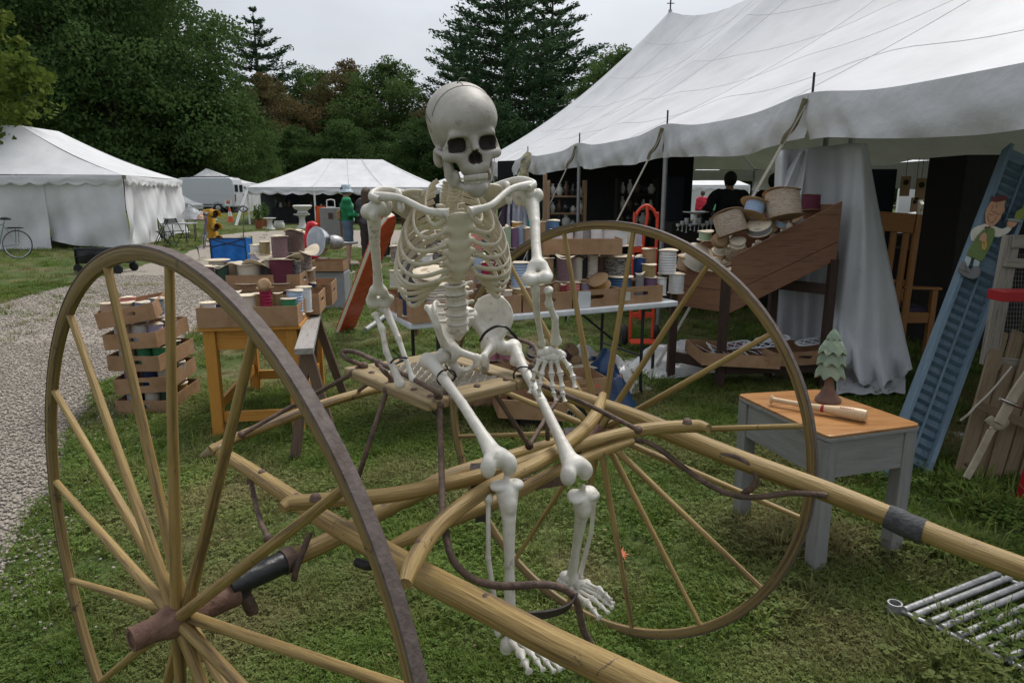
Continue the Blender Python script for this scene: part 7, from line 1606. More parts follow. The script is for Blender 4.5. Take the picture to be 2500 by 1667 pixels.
heap('cloth_pile', 'pale folded cloths on the folding table beside the yellow traffic light', 'cloth', ony(497, 530, 24.2), .3, .25, .22, mat('cloth_mix', [(.5,.48,.46), (.35,.18,.12), (.6,.58,.56)], 5, .8, .3), 0, 4, 12).location.z = zt_+.02
# yellow traffic light
tlp = onz(528, 600); YTL = plain('traffic_yellow', (.52,.27,.02), .4); tf = thing('traffic_light', 'yellow traffic light housing with black visors standing by the gravel', 'traffic light', (tlp.x, tlp.y, 0))
d_ = tlp.y; b = MB(); b.box((tlp.x-.10, tlp.y, .58), (.26, .22, .98), Matrix.Rotation(-.12, 4, 'Y')); b.build('housing', YTL, tf, None, bevel=.03)
for k, z in enumerate((.93, .55, .2)):
    b = MB(); c0 = Vector((tlp.x+.02, tlp.y-.08, z)); n = 14; G = [[tuple(c0+Vector((.72,-.69,0))*s+Vector((.69,.72,0))*.13*math.cos(a)+Vector((0,0,.13*math.sin(a)))) for a in np.linspace(R(-25), R(205), n)] for s in (0, .12, .27)]; b.sheet(G); o = b.build('visor', YTL, tf, 60); o.modifiers.new('t', 'SOLIDIFY').thickness = .01; b = MB(); b.sheet([[tuple(c0+(Vector(q)-c0)*.93+Vector((.012,-.012,0))) for q in row] for row in G]); b.build('visor_lining', IRONB, tf, 60)
    b = MB(); b.lathe([(0,.012),(.09,.008),(.118,0)], 16, at(c0+Vector((.06,-.06,0)), frame((.72,-.69,0)))); b.build('lens', plain('dark_lens', (.02,.010,.008), .3), tf, 60)
# folding wagons
def wagon(label, u0, u1, v0, v1, vg, m, rz=0, handle=None):
    g = onz((u0+u1)/2, vg); Y = g.y; a = ony(u0, v0, Y); c = ony(u1, v1, Y); w = c.x-a.x; z1_ = a.z; z0_ = ony(u0, v1, Y).z; root = thing('folding_wagon', label, 'wagon', (g.x, Y, 0), rz); dpt = w*.55; x0 = -w/2
    for (p, q) in (((-w/2,0),(w/2,0)), ((w/2,0),(w/2,dpt)), ((w/2,dpt),(-w/2,dpt)), ((-w/2,dpt),(-w/2,0))):
        G = [[(p[0]+(q[0]-p[0])*s+.012*math.sin(s*9)*t, p[1]+(q[1]-p[1])*s+.015*math.sin(s*14+t*3)-.02*math.sin(math.pi*t), z1_-.02+(z0_-z1_+.02)*t+.012*math.sin(s*7)) for t in np.linspace(0, 1, 8)] for s in np.linspace(0, 1, 16)]
        b = MB(); b.sheet(G); b.build('fabric_side', m, root, 60, world=False)
    b = MB(); b.box((0, dpt/2, z0_+.01), (w*.96, dpt*.96, .01)); b.build('fabric_floor', m, root, world=False)
    for x in (-w/2, w/2):
        for y in (-.02, dpt+.02): 
            b = MB(); b.tube([(x, y, z1_+.01), (x, y, .16)], .012, 6); b.build('frame_post', BLKM, root, 60, world=False)
            b = MB(); b.lathe([(0,-.025),(.085,-.025),(.095,-.01),(.095,.01),(.085,.025),(0,.025)], 18, Matrix.Translation((x*.92, y, .095))@Matrix.Rotation(math.pi/2, 4, 'X')); b.build('caster', RUB, root, 50, world=False)
    for sg in (-1, 1): b = MB(); b.tube([(-w/2*sg,-.035,z1_), (0,-.035,z1_-.10), (w/2*sg,-.035,z1_-.17)], .009, 6); b.build('cross_brace', BLKM, root, 60, world=False)
    b = MB(); b.tube([(-w/2,-.03,z1_), (w/2,-.03,z1_)], .012, 6); b.build('top_rail', BLKM, root, 60, world=False)
    if handle:
        b = MB(); b.tube([(handle[0]*w, dpt, .3), (handle[0]*w+.03, dpt+.15, handle[1]-.1)], .012, 6); b.tube([(handle[0]*w+.03-.09, dpt+.15, handle[1]), (handle[0]*w+.03, dpt+.15, handle[1]+.06), (handle[0]*w+.03+.09, dpt+.15, handle[1]), (handle[0]*w+.03, dpt+.15, handle[1]-.06), (handle[0]*w+.03-.09, dpt+.15, handle[1])], .018, 6, smooth=4); b.build('pull_handle', plain('grey_handle', (.12,.12,.13), .6), root, 60, world=False)
    return root
BLUEF = mat('blue_nylon', [(.0,.08,.32), (.005,.14,.50), (.01,.19,.60)], 4, .5, .5, bscale=9, bdist=.02)
wagon('bright blue folding wagon with black frame beside the gravel', 518, 607, 582, 640, 662, BLUEF, .05, (.22, 1.22)); wagon('black folding wagon in front of the left tent', 186, 300, 607, 645, 668, plain('black_nylon', (.014,.014,.016), .7), -.05)
# white van
vg = onz(515, 519.5); VW = plain('van_white', (.52,.54,.57), .35, spec=.5, var=.04); YV = vg.y; sc_v = 1.0
vn = thing('cargo_van', 'white high roof cargo van parked on the far grass', 'van', (vg.x, YV, 0)); rx_ = ony(572, 470, YV).x; LV = 6.1; HV = ony(500, 434, YV).z
pr = [(0,.45), (0,1.2), (-.02,HV*.80), (-.12,HV*.955), (-.3,HV), (-4.1,HV), (-4.5,HV*.95), (-5.1,HV*.62), (-5.35,HV*.52), (-6.0,HV*.40), (-6.1,.75), (-6.08,.42)]
b = MB(); b.prism([(x, z) for x, z in pr], 1.9, Matrix.Translation((rx_, YV+.95, 0))@Matrix.Rotation(math.pi/2, 4, 'X')); b.build('body', VW, vn, None, bevel=.07)
for (x0, x1, z0_, z1_) in ((-.55,-1.95,1.35,HV-.35), (-2.05,-3.5,1.35,HV-.35)):
    for s in (0, 1):
        b = MB(); b.box((rx_+(x0+x1)/2, YV-.002, (z0_+z1_)/2), (abs(x1-x0), .02, z1_-z0_)); b.build('side_panel', VW, vn, None, bevel=.009); break
GLS = plain('dark_glass', (.02,.025,.03), .1, spec=.6)
b = MB(); b.box((rx_-4.55, YV-.004, HV*.66), (.75,.02,.55)); b.build('cab_window', GLS, vn, None, bevel=.02); b = MB(); b.box((rx_+.012, YV+.45, HV*.70), (.02,.6,.55)); b.build('rear_window', GLS, vn, None, bevel=.008); b = MB(); b.box((rx_+.012, YV+1.4, HV*.70), (.02,.6,.55)); b.build('rear_window', GLS, vn, None, bevel=.008)
for y in (.12, 1.78): b = MB(); b.box((rx_+.02, YV+y, 1.15), (.05,.12,.55)); b.build('tail_light', plain('tail_red', (.35,.03,.02), .3), vn, None, bevel=.01)
b = MB(); b.box((rx_-3, YV-.015, .62), (4.2,.02,.10)); b.build('rub_strip', plain('grey_plastic', (.10,.10,.11), .6), vn, None, bevel=.008)
b = MB(); b.box((rx_-2.1, YV+.9, HV+.09), (3.6, 1.2, .05)); b.build('roof_rack', BLKM, vn)
for x in (-1.35, -5.0):
    for y in (-.01, 1.72): 
        w = bpy.data.objects.new('wheel', None); C.objects.link(w); w.parent = vn; w.location = (rx_+x-vg.x, y+.1, .36)
        b = MB(); b.lathe([(0,-.11),(.30,-.11),(.36,-.07),(.36,.07),(.30,.11),(0,.11)], 24, Matrix.Translation((rx_+x, YV+y+.09, .36))@Matrix.Rotation(math.pi/2, 4, 'X')); b.build('tyre', RUB, w, 50); b = MB(); b.lathe([(0,.118),(.14,.125),(.19,.112)], 16, Matrix.Translation((rx_+x, YV+y+.09, .36))@Matrix.Rotation(math.pi/2, 4, 'X')); b.build('rim', CHR, w, 50)
    b = MB(); b.tube([(rx_+x+.48*math.cos(t), YV-.012, .36+.48*math.sin(t)) for t in np.linspace(0, math.pi, 14)], .035, 6); b.build('wheel_arch', VW, vn, 60)
# dark car showing between tent and van
cg = onz(440, 520); cr_ = thing('parked_car', 'pale parked car half hidden between the left tent and the van', 'car', (cg.x, cg.y-6, 0)); yc_ = cg.y-6; xc_ = ony(470, 500, yc_).x
b = MB(); b.prism([(0,.35),(.02,.75),(-.7,.95),(-1.5,1.42),(-2.9,1.42),(-3.6,.95),(-4.2,.85),(-4.25,.4)], 1.7, Matrix.Translation((xc_, yc_+.85, 0))@Matrix.Rotation(math.pi/2, 4, 'X')); b.build('body', plain('silver_paint', (.35,.37,.39), .35, .3), cr_, None, bevel=.08)
b = MB(); b.prism([(-.95,.97),(-1.55,1.36),(-2.85,1.36),(-3.4,.97)], 1.72, Matrix.Translation((xc_, yc_+.85, 0))@Matrix.Rotation(math.pi/2, 4, 'X')); b.build('windows', GLS, cr_)
for x in (-.8, -3.4): b = MB(); b.lathe([(0,-.1),(.28,-.1),(.31,0),(.28,.1),(0,.1)], 20, Matrix.Translation((xc_+x, yc_+.02, .31))@Matrix.Rotation(math.pi/2, 4, 'X')); b.build('wheel', RUB, cr_, 50)
# cone with sign, tape
cn = onz(563, 542); cz = thing('traffic_cone', 'orange and white traffic cone with a small red and white sign', 'cone', cn); ORG = plain('cone_orange', (.62,.12,.04), .5)
b = MB(); b.lathe([(.19,0),(.19,.03),(.16,.035),(.11,.30)], 18, at(cn)); b.build('cone_base', ORG, cz, 50); b = MB(); b.lathe([(.11,.301),(.075,.55)], 18, at(cn)); b.lathe([(0,.5501),(.075,.55)], 18, at(cn)); b.build('white_band', WHITEP, cz, 50); b = MB(); b.lathe([(.075,.552),(.04,.75),(0,.752)], 18, at(cn)); b.build('cone_tip', ORG, cz, 50)
b = MB(); b.box(cn+Vector((-.03,-.02,1.02)), (.36,.015,.30)); sg_ = b.build('sign_plate', WHITEP, cz); b = MB(); b.tube([tuple(cn+Vector((0,0,.72))), tuple(cn+Vector((0,0,.9)))], .02, 6); b.build('sign_post', WHITEP, cz)
for (x, z, w_, h_) in ((-.09,1.02,.06,.12), (-.03,1.02,.05,.12), (.04,1.02,.06,.12), (-.03,1.13,.26,.03)): b = MB(); b.box(cn+Vector((x,-.031,z)), (w_,.006,h_)); b.build('red_lettering', plain('sign_red', (.55,.03,.04), .5), cz)
b = MB(); Pt = [ony(u, v, y) for u, v, y in ((488,531,38),(560,527,38),(625,517,36.5))]
for p, q_ in zip(Pt[:-1], Pt[1:]): b.beam(p, q_, .07, .004, up=(0,1,.2))
setp(b.build('barrier_tape', plain('yellow_tape', (.62,.52,.03), .5), None, loc=Pt[1]), 'yellow barrier tape stretched across the far grass', 'tape')
# garden wares in front of the middle tent
STN = mat('white_stoneware', [(.45,.44,.41), (.62,.61,.58)], 10, .8, .3)
def pedestal(label, u, vb, vt, w_, prof):
    g = onz(u, vb); Y = g.y; z = ony(u, vt, Y).z; r = w_/2*Y/FPX; t = thing('garden_pedestal', label, 'pedestal', g, 0, 'white garden pedestals'); b = MB(); b.lathe([(a*r, c*z) for a, c in prof], 18, at(g)); b.build('pedestal_body', STN, t, 50); return t, z, Y
PRF = [(.85,0),(.85,.05),(.45,.2),(.35,.6),(.45,.80),(.95,.86),(1,.9),(1,.94),(0,.945)]
t_, z_, Y_ = pedestal('tall white pedestal table in front of the dark middle tent', 739, 558, 520, 38, PRF); b = MB(); c0 = ony(739, 520, Y_); b.lathe([(.25,0),(.2,.1),(.35,.18),(.42,.3),(.36,.34),(0,.34)], 16, at(c0)); b.build('urn', STN, t_, 50)
pedestal('low white bird bath left of the potted shrub stand', 660, 561, 530, 30, PRF); pedestal('squat pale stone planter beside the bird bath', 682, 556, 540, 26, [(.9,0),(1,.5),(.8,.9),(.9,1),(.7,1),(.6,.8),(0,.75)])
def potted(label, u, vb, Y0=None):
    g = onz(u, vb); t = thing('potted_plant', label, 'plant', g); b = MB(); b.lathe([(.13,0),(.19,.36),(.20,.38),(.18,.38),(.16,.34),(0,.33)], 16, at(g)); b.build('pot', plain('terracotta', (.30,.10,.05), .8), t, 50)
    n = 260; D = rdir(n); P0 = np.array(g)+np.array((0,0,.7))+D*RNG.random((n,1))**.5*np.array((.22,.22,.38)); U2 = np.cross(D, rdir(n)); U2 /= np.linalg.norm(U2, axis=1)[:, None]; o = bpy.data.objects.new('foliage', fast_mesh('foliage', quads(P0, D, U2, np.full(n, .05), np.full(n, .12))-np.array(g), np.arange(4*n).reshape(-1, 4), LM[1])); C.objects.link(o); o.parent = t
potted('leafy plant in a terracotta pot at the left end of the middle tent', 633, 560); potted('thin plant in a terracotta pot beside the tent pole', 648, 552)
# dark goods inside the middle tent
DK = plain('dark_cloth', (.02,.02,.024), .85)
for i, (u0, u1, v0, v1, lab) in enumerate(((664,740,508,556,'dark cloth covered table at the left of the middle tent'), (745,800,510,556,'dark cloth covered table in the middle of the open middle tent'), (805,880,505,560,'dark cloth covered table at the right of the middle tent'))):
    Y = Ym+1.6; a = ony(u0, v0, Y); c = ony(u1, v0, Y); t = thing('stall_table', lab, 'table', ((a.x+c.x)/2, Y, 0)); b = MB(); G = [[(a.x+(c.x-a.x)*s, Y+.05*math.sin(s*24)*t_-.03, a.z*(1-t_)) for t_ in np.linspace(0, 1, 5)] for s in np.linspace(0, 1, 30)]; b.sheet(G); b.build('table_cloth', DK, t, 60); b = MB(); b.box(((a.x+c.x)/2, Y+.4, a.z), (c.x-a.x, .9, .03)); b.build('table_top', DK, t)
    for k in range(7):
        x = a.x+(c.x-a.x)*(k+.5)/7; b = MB(); hh = random.uniform(.12, .5); b.lathe([(.05,0),(.09,hh*.3),(.05,hh*.7),(.07,hh),(0,hh)], 10, at((x, Y+.35, a.z+.016))); o = b.build('stall_vase', random.choice((STN, plain('brown_jug', (.09,.05,.03), .4), DK, GLS)), None, 50, loc=(x, Y+.35, a.z+.016)); setp(o, 'small vase on the %s cloth covered table in the middle tent' % ('left', 'middle', 'right')[i], 'vase', 'wares in the middle tent')
person('seated looking dark clothed figure in blue under the middle tent, left', (ony(715,500,Ym+3).x, Ym+3, 0), R(20), 1.72, plain('navy_shirt', (.02,.03,.06), .85), DARKC, HAIRD, None, 'hip', 'long', res=.03); person('dark figure with long hair under the right half of the middle tent', (ony(812,500,Ym+2.5).x, Ym+2.5, 0), R(-20), 1.66, DARKC, DARKC, HAIRD, None, 'down', 'long', res=.03, longhair=True)
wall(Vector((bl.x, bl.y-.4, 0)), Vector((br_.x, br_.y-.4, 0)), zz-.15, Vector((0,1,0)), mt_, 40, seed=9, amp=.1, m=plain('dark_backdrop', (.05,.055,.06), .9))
yo = onz(776, 556).y; pa = ony(768, 505, yo); b = MB(); b.sheet([[(pa.x+.5*s+.03*math.sin(t*5), yo+.05*math.sin(s*16+t*2), pa.z*(1-t)+.03) for t in np.linspace(0, 1, 9)] for s in np.linspace(0, 1, 16)]); setp(b.build('orange_cloth', plain('orange_cloth', (.60,.10,.03), .8), None, 60, loc=(pa.x, yo, 0)), 'bright orange cloth hanging beside the grey metal cabinet', 'cloth')
# grey metal cabinet with white arch trellis
cg_ = onz(805, 604); Yc = cg_.y; z_c = ony(805, 508, Yc).z; x0, x1 = ony(780, 520, Yc).x, ony(829, 520, Yc).x; cb = thing('metal_cabinet', 'grey enamel cabinet with small dark plate and rusty side', 'cabinet', (cg_.x, Yc, 0)); CABM = mat('grey_enamel', [(.17,.165,.16), (.25,.245,.235)], 4, .5, .2, wear=((.12,.06,.03), .66, 5))
b = MB(); b.box(((x0+x1)/2, Yc+.3, z_c/2), (x1-x0, .6, z_c)); b.build('cabinet_body', CABM, cb, None, bevel=.015); b = MB(); b.box((x0+(x1-x0)*.55, Yc-.006, z_c*.80), (.13,.012,.17)); b.build('dark_plate', plain('plate_brown', (.06,.03,.02), .5), cb); b = MB(); b.box((x1+.03, Yc+.28, z_c*.44), (.05,.5,z_c*.86)); b.build('side_board', plain('rust_brown', (.16,.07,.04), .7), cb)
b = MB(); b.box((x0+.35, Yc-.008, z_c*.25), (.03,.015,.12)); b.build('red_handle', plain('handle_red', (.3,.04,.03), .5), cb)
at_ = thing('arch_trellis', 'small white arched metal trellis standing behind the grey cabinet', 'trellis', (x0+.1, Yc+.75, 0)); zt2 = ony(792, 487, Yc+.75).z; xa, xb = x0+.02, x0+.26*1.0
b = MB(); b.tube([(xa,Yc+.75,0), (xa,Yc+.75,zt2-.16), ((xa+xb)/2-.08,Yc+.75,zt2-.02), ((xa+xb)/2+.08,Yc+.75,zt2-.02), (xb,Yc+.75,zt2-.16), (xb,Yc+.75,0)], .014, 8, smooth=4); b.build('arch_tube', WHITEP, at_, 60)
for z in (zt2-.22, zt2-.5, zt2-.8): b = MB(); b.tube([(xa,Yc+.75,z), (xb,Yc+.75,z)], .010, 6); b.build('rung', WHITEP, at_, 60)
# spun metal floodlight on a crate
fl_Y = 9.2; fc = ony(786, 590, fl_Y); SPUN = plain('spun_aluminium', (.62,.64,.66), .22, .95, var=.05); fl_t = thing('floodlight', 'large spun aluminium floodlight reflector standing on a crate', 'lamp', (fc.x, fl_Y, 0)); Mf = at(fc, frame((-.55,-.75,.1)))
b = MB(); b.lathe([(.19,.10),(.186,.09),(.17,.03),(.12,-.06),(.06,-.11),(.055,-.12),(.05,-.13),(.062,-.115),(.125,-.065),(.178,.03),(.195,.10),(.19,.10)], 28, Mf); b.build('reflector', SPUN, fl_t, 60); b = MB(); b.lathe([(.05,-.10),(.09,-.14),(.10,-.22),(.085,-.30),(.05,-.34),(0,-.345)], 20, Mf); b.build('lamp_housing', GALV, fl_t, 60); b = MB(); b.tube([tuple(Mf@Vector((0,0,-.33))), tuple(Mf@Vector((.05,0,-.42))), tuple(Mf@Vector((.14,.02,-.5)))], .018, 8, smooth=3); b.build('bracket_arm', STEEL, fl_t, 60)
kz = ony(795, 636, fl_Y).z; tray((fc.x+.06, fl_Y+.05, kz-.13), .46, .40, .13, .05, 'brown wooden crate under the floodlight', slot=(0, 0)); b = MB(); b.box((fc.x+.08, fl_Y+.1, (kz-.14)/2), (.42, .36, kz-.145)); setp(b.build('grey_bin', mat('stone_grey', [(.22,.23,.24), (.30,.31,.32)], 8, .8, .2), None, None, .02, loc=(fc.x+.08, fl_Y+.1, 0)), 'pale grey block supporting the floodlight crate', 'block')
b = MB(); g2 = ony(752, 590, 10.5); b.lathe([(.0,-.25),(.16,-.24),(.19,-.1),(.19,.05),(.16,.12),(0,.13)], 16, at(g2)); b.tube([tuple(g2+Vector((.02,0,.1))), tuple(g2+Vector((.05,0,.25))), tuple(g2+Vector((.14,0,.22)))], .06, 8, smooth=3); setp(b.build('red_canister', plain('red_enamel', (.55,.01,.02), .4), None, 60, loc=(g2.x, g2.y, 0)), 'bright red canister behind the floodlight', 'canister')
b = MB(); b.box((g2.x+.0, g2.y+.05, (g2.z-.26)/2), (.5,.4,g2.z-.26)); setp(b.build('low_stand', plain('dark_stand', (.10,.08,.07), .8), None, loc=(g2.x, g2.y, 0)), 'low dark stand under the red canister', 'stand')
# cream iron stand
ics = plain('cream_iron', (.55,.53,.42), .5); gi_ = onz(845, 712); ic = thing('iron_stand', 'small cream wrought iron stand on the grass left of the red board', 'stand', gi_); zi = ony(845, 665, gi_.y).z
for x in (-.12, .12):
    for y in (-.1, .1): b = MB(); b.tube([(gi_.x+x*1.1, gi_.y+y, 0), (gi_.x+x*.9, gi_.y+y, zi*.5), (gi_.x+x*1.1, gi_.y+y, zi)], .007, 6, smooth=3); b.build('leg', ics, ic, 60)
for z in (zi, zi*.15):
    b = MB(); b.tube([(gi_.x-.13,gi_.y-.1,z), (gi_.x+.13,gi_.y-.1,z), (gi_.x+.13,gi_.y+.1,z), (gi_.x-.13,gi_.y+.1,z), (gi_.x-.13,gi_.y-.1,z)], .007, 6); b.build('rail', ics, ic, 60)
b = MB(); b.tube([(gi_.x-.06,gi_.y,zi), (gi_.x-.02,gi_.y,zi+.16), (gi_.x+.08,gi_.y,zi+.14), (gi_.x+.1,gi_.y,zi)], .008, 6, smooth=4); b.build('scroll', RUST, ic, 60)
# red and cream board leaning behind the skeleton
REDB = mat('red_board_paint', [(.50,.055,.025), (.64,.08,.035), (.70,.13,.06)], 4, .45, .2, (1,6,6), 'UV', wear=((.62,.52,.44), .64, 2.2)); CRB = plain('cream_edge', (.62,.58,.45), .6)
e0, e1 = onz(842, 806), ony(952, 525, 7.0); dB = (e1-e0); LB = dB.length; dB.normalize(); wB = Vector((.35,.9,.0)); wB = (wB-dB*wB.dot(dB)).normalized(); nB = dB.cross(wB); MBd = Matrix((wB, nB, dB)).transposed().to_4x4(); MBd.translation = e0
rb = thing('red_board', 'long red board with cream edge leaning left of the spool tables', 'board', e0); b = MB(); pts_ = [(-.15,0),(.15,0),(.15,LB*.85),(.12,LB*.94),(.05,LB),(-.05,LB),(-.12,LB*.94),(-.15,LB*.85)]; b.prism([(x, z) for x, z in pts_], .012, MBd@Matrix.Rotation(math.pi/2, 4, 'X')@Matrix.Translation((0,0,.026))); b.build('red_face', REDB, rb, None, bevel=.003); b = MB(); b.prism([(x, z) for x, z in pts_], .04, MBd@Matrix.Rotation(math.pi/2, 4, 'X')); b.build('cream_core', CRB, rb, None, bevel=.004)
b = MB(); b.prism([(x, z) for x, z in pts_], .012, MBd@Matrix.Rotation(math.pi/2, 4, 'X')@Matrix.Translation((0,0,-.026))); b.build('red_face', REDB, rb, None, bevel=.003)
# easel prop carrying it
b = MB(); q0 = e1+Vector((.12,.12,-.02)); b.beam(q0, (q0.x+.05, q0.y+.3, 0), .05, .05); setp(b.build('support_post', wood('maroon_post', (.06,.025,.02), (.12,.05,.04)), None, None, .004, loc=(q0.x, q0.y, 0)), 'dark maroon post behind the red board', 'post')
b = MB(); g3 = onz(905, 800); b.tube([tuple(onz(892,806,.03)), tuple(onz(950,765,.05))], .03, 10); setp(b.build('metal_pipe', GALV, None, 60, loc=g3), 'short grey pipe lying on the grass below the folding table', 'pipe')
# ============================================================ INSIDE THE LARGE TENT
DKW = wood('shade_black_wood', (.008,.007,.007), (.022,.018,.016), .7); DKB = plain('interior_shade_black', (.008,.008,.009), .95)  # the tent's dark interior is put into these near-black colours
def slab(name, label, cat, u0, u1, v0, Y, m, dep=.3, vb=None, group=None, bevel=.01):
    a = ony(u0, v0, Y); c = ony(u1, v0, Y); z0_ = 0 if vb is None else ony(u0, vb, Y).z; b = MB(); b.box(((a.x+c.x)/2, Y+dep/2, (a.z+z0_)/2), (c.x-a.x, dep, a.z-z0_)); o = b.build(name, m, None, None, bevel, loc=((a.x+c.x)/2, Y+dep/2, z0_)); return setp(o, label, cat, group)
bk = thing('shade_backdrop', 'long curtain backdrop inside the large tent, black to stand for shade', 'curtain', ony(1500, 470, 13.8).xy.to_3d())  # dark sheet carrying the interior shade in its colour
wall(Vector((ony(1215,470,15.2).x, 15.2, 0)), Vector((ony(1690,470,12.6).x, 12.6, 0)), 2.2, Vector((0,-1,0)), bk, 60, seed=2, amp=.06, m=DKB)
def shelf(label, u0, u1, v0, Y, m, rows, wares):
    a = ony(u0, v0, Y); c = ony(u1, v0, Y); t = thing('wooden_shelf', label, 'shelf', ((a.x+c.x)/2, Y, 0)); w = c.x-a.x
    for x in (a.x, c.x): b = MB(); b.box((x, Y+.15, a.z/2), (.05, .32, a.z)); b.build('side_post', m, t, None, .003)
    for k, v in enumerate(rows):
        z = ony(u0, v, Y).z; b = MB(); b.box(((a.x+c.x)/2, Y+.16, z), (w, .30, .03)); b.build('shelf_board', m, t, None, .003)
        for q in range(wares):
            x = a.x+w*(q+.6)/(wares+.3); hh = random.uniform(.10, .24); r = random.uniform(.045, .09); b = MB(); b.lathe([(r*.5,0),(r,hh*.35),(r*.8,hh*.65),(r*.35,hh*.8),(r*.5,hh),(0,hh)], 14, at((x, Y+.08, z+.0155))); o = b.build('shelf_vase', [STN, plain('ceramic_white', (.55,.55,.53), .3), plain('brown_jug', (.09,.05,.03), .4), GLS][(q+k) % 4], None, 50, loc=(x, Y+.08, z+.0155)); setp(o, '%s vase on the %s shelf %s' % (['pale stoneware', 'white ceramic', 'brown', 'dark glass'][(q+k) % 4], ['upper', 'lower', 'bottom'][k], label.split(' shelf ')[-1]), 'vase', 'vases on the tent shelves')
    return t
PINE = wood('pale_pine', (.20,.12,.07), (.36,.23,.14), .7)
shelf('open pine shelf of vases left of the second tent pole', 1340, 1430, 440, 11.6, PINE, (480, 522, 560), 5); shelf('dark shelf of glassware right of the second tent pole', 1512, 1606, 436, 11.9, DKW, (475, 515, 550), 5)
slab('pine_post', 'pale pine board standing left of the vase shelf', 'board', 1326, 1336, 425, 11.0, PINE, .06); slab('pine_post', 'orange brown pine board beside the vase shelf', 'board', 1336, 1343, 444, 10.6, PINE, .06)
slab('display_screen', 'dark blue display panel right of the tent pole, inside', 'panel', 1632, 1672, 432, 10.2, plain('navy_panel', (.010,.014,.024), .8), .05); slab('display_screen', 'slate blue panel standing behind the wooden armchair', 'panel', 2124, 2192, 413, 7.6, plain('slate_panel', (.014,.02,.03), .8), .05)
slab('tall_cabinet', 'tall cabinet in shade black behind the blue chute', 'cabinet', 2362, 2560, 378, 6.6, DKW, .6); slab('tall_cabinet', 'narrow dark cabinet at the edge of the back opening', 'cabinet', 2340, 2372, 398, 7.4, DKW, .4); slab('dark_bureau', 'low bureau in shade black behind the brown bin', 'bureau', 1830, 1935, 488, 9.2, DKW, .5)
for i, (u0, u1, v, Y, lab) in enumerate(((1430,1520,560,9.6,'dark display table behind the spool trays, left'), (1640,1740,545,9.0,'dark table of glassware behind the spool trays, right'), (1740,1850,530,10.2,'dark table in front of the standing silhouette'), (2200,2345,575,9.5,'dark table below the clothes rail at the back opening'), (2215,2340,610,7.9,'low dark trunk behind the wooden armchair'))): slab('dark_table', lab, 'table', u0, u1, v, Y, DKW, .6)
# glass stand and glassware
GLASSM = plain('pressed_glass', (.55,.57,.58), .08, 0, spec=.8); gsY = 8.6; g = ony(1697, 548, gsY); t = thing('glass_stand', 'footed glass cake stand on the dark table behind the trays', 'stand', g); b = MB(); b.lathe([(.07,0),(.03,.02),(.015,.06),(.02,.12),(.15,.145),(.16,.15),(.16,.16),(0,.158)], 20, at(g)); b.build('stand_body', GLASSM, t, 50)
for k in range(9):
    u = 1655+k*10; p = ony(u, 562+3*(k % 3), 8.7); b = MB(); hh = .08+.05*(k % 3); b.lathe([(.02,0),(.006,.01),(.006,hh*.5),(.025,hh*.6),(.03,hh),(.027,hh),(0,hh*.6)], 10, at(p)); o = b.build('wine_glass', GLASSM, None, 50, loc=p); setp(o, 'small glass in the row on the dark table below the cake stand', 'glass', 'glassware on the dark table')
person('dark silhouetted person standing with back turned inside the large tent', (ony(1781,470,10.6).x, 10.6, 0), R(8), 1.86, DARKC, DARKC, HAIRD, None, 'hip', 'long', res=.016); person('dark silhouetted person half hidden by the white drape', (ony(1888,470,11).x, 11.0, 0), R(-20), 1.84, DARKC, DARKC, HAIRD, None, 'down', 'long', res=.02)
person('distant person in a red top seen through the back of the large tent', (ony(1716,470,26).x, 26, 0), R(20), 1.62, plain('red_top', (.55,.03,.06), .8), DARKC, HAIRB, None, 'down', 'long', res=.025); person('distant person in a green top seen through the back of the large tent', (ony(1742,470,27).x, 27, 0), R(-20), 1.6, plain('green_top', (.12,.42,.22), .8), DARKC, HAIRB, None, 'down', 'long', res=.025); person('distant dark haired person beyond the clothes rail', (ony(2290,470,19).x, 19, 0), R(190), 1.62, plain('white_dark_top', (.10,.10,.11), .8), DARKC, HAIRD, None, 'down', 'long', res=.022)
# wooden armchair
OAK = wood('golden_oak', (.20,.085,.025), (.33,.155,.05), .5); YC = 6.15; ac = thing('armchair', 'golden oak slat back armchair with purple seat beside the white drape', 'chair', ony(2215, 760, YC).xy.to_3d())
zT = ony(2215, 524, YC).z; xr = ony(2215, 700, YC).x; xl = ony(2142, 700, YC).x; zs = .48; za = ony(2250, 705, YC).z
for (x, y) in ((xr, YC), (xl, YC+.25)): b = MB(); b.beam((x, y, 0), (x+.02, y, zT), .055, .045, up=(1,0,0)); b.build('back_post', OAK, ac, None, .004)
b = MB(); b.beam((xr, YC, zT-.08), (xl, YC+.25, zT-.06), .05, .17, up=(0,0,1)); b.build('crest_rail', OAK, ac, None, .006)
for k in range(3): t = (k+.7)/3.6; b = MB(); p = Vector((xr, YC, 0)).lerp(Vector((xl, YC+.25, 0)), t); b.beam(p+Vector((0,0,zs)), p+Vector((.015,0,zT-.13)), .07, .015, up=(1,.3,0)); b.build('back_slat', OAK, ac, None, .003)
xf = ony(2277, 700, YC+.05).x
for y in (YC+.02, YC+.52): b = MB(); b.beam((xf, y, 0), (xf, y, za-.01), .05, .05); b.build('front_leg', OAK, ac, None, .004); b = MB(); b.beam((xr-.02, y, za+.01), (xf+.05, y, za), .08, .025, up=(0,0,1)); b.build('arm', OAK, ac, None, .006)
b = MB(); b.beam((xr, YC+.02, zs-.05), (xf, YC+.02, zs-.05), .03, .10, up=(0,0,1)); b.build('seat_rail', OAK, ac, None, .004); b = MB(); b.box(((xr+xf)/2, YC+.27, zs+.01), (xf-xr, .44, .05)); b.build('seat_cushion', plain('purple_cushion', (.045,.035,.07), .85), ac, None, .015)
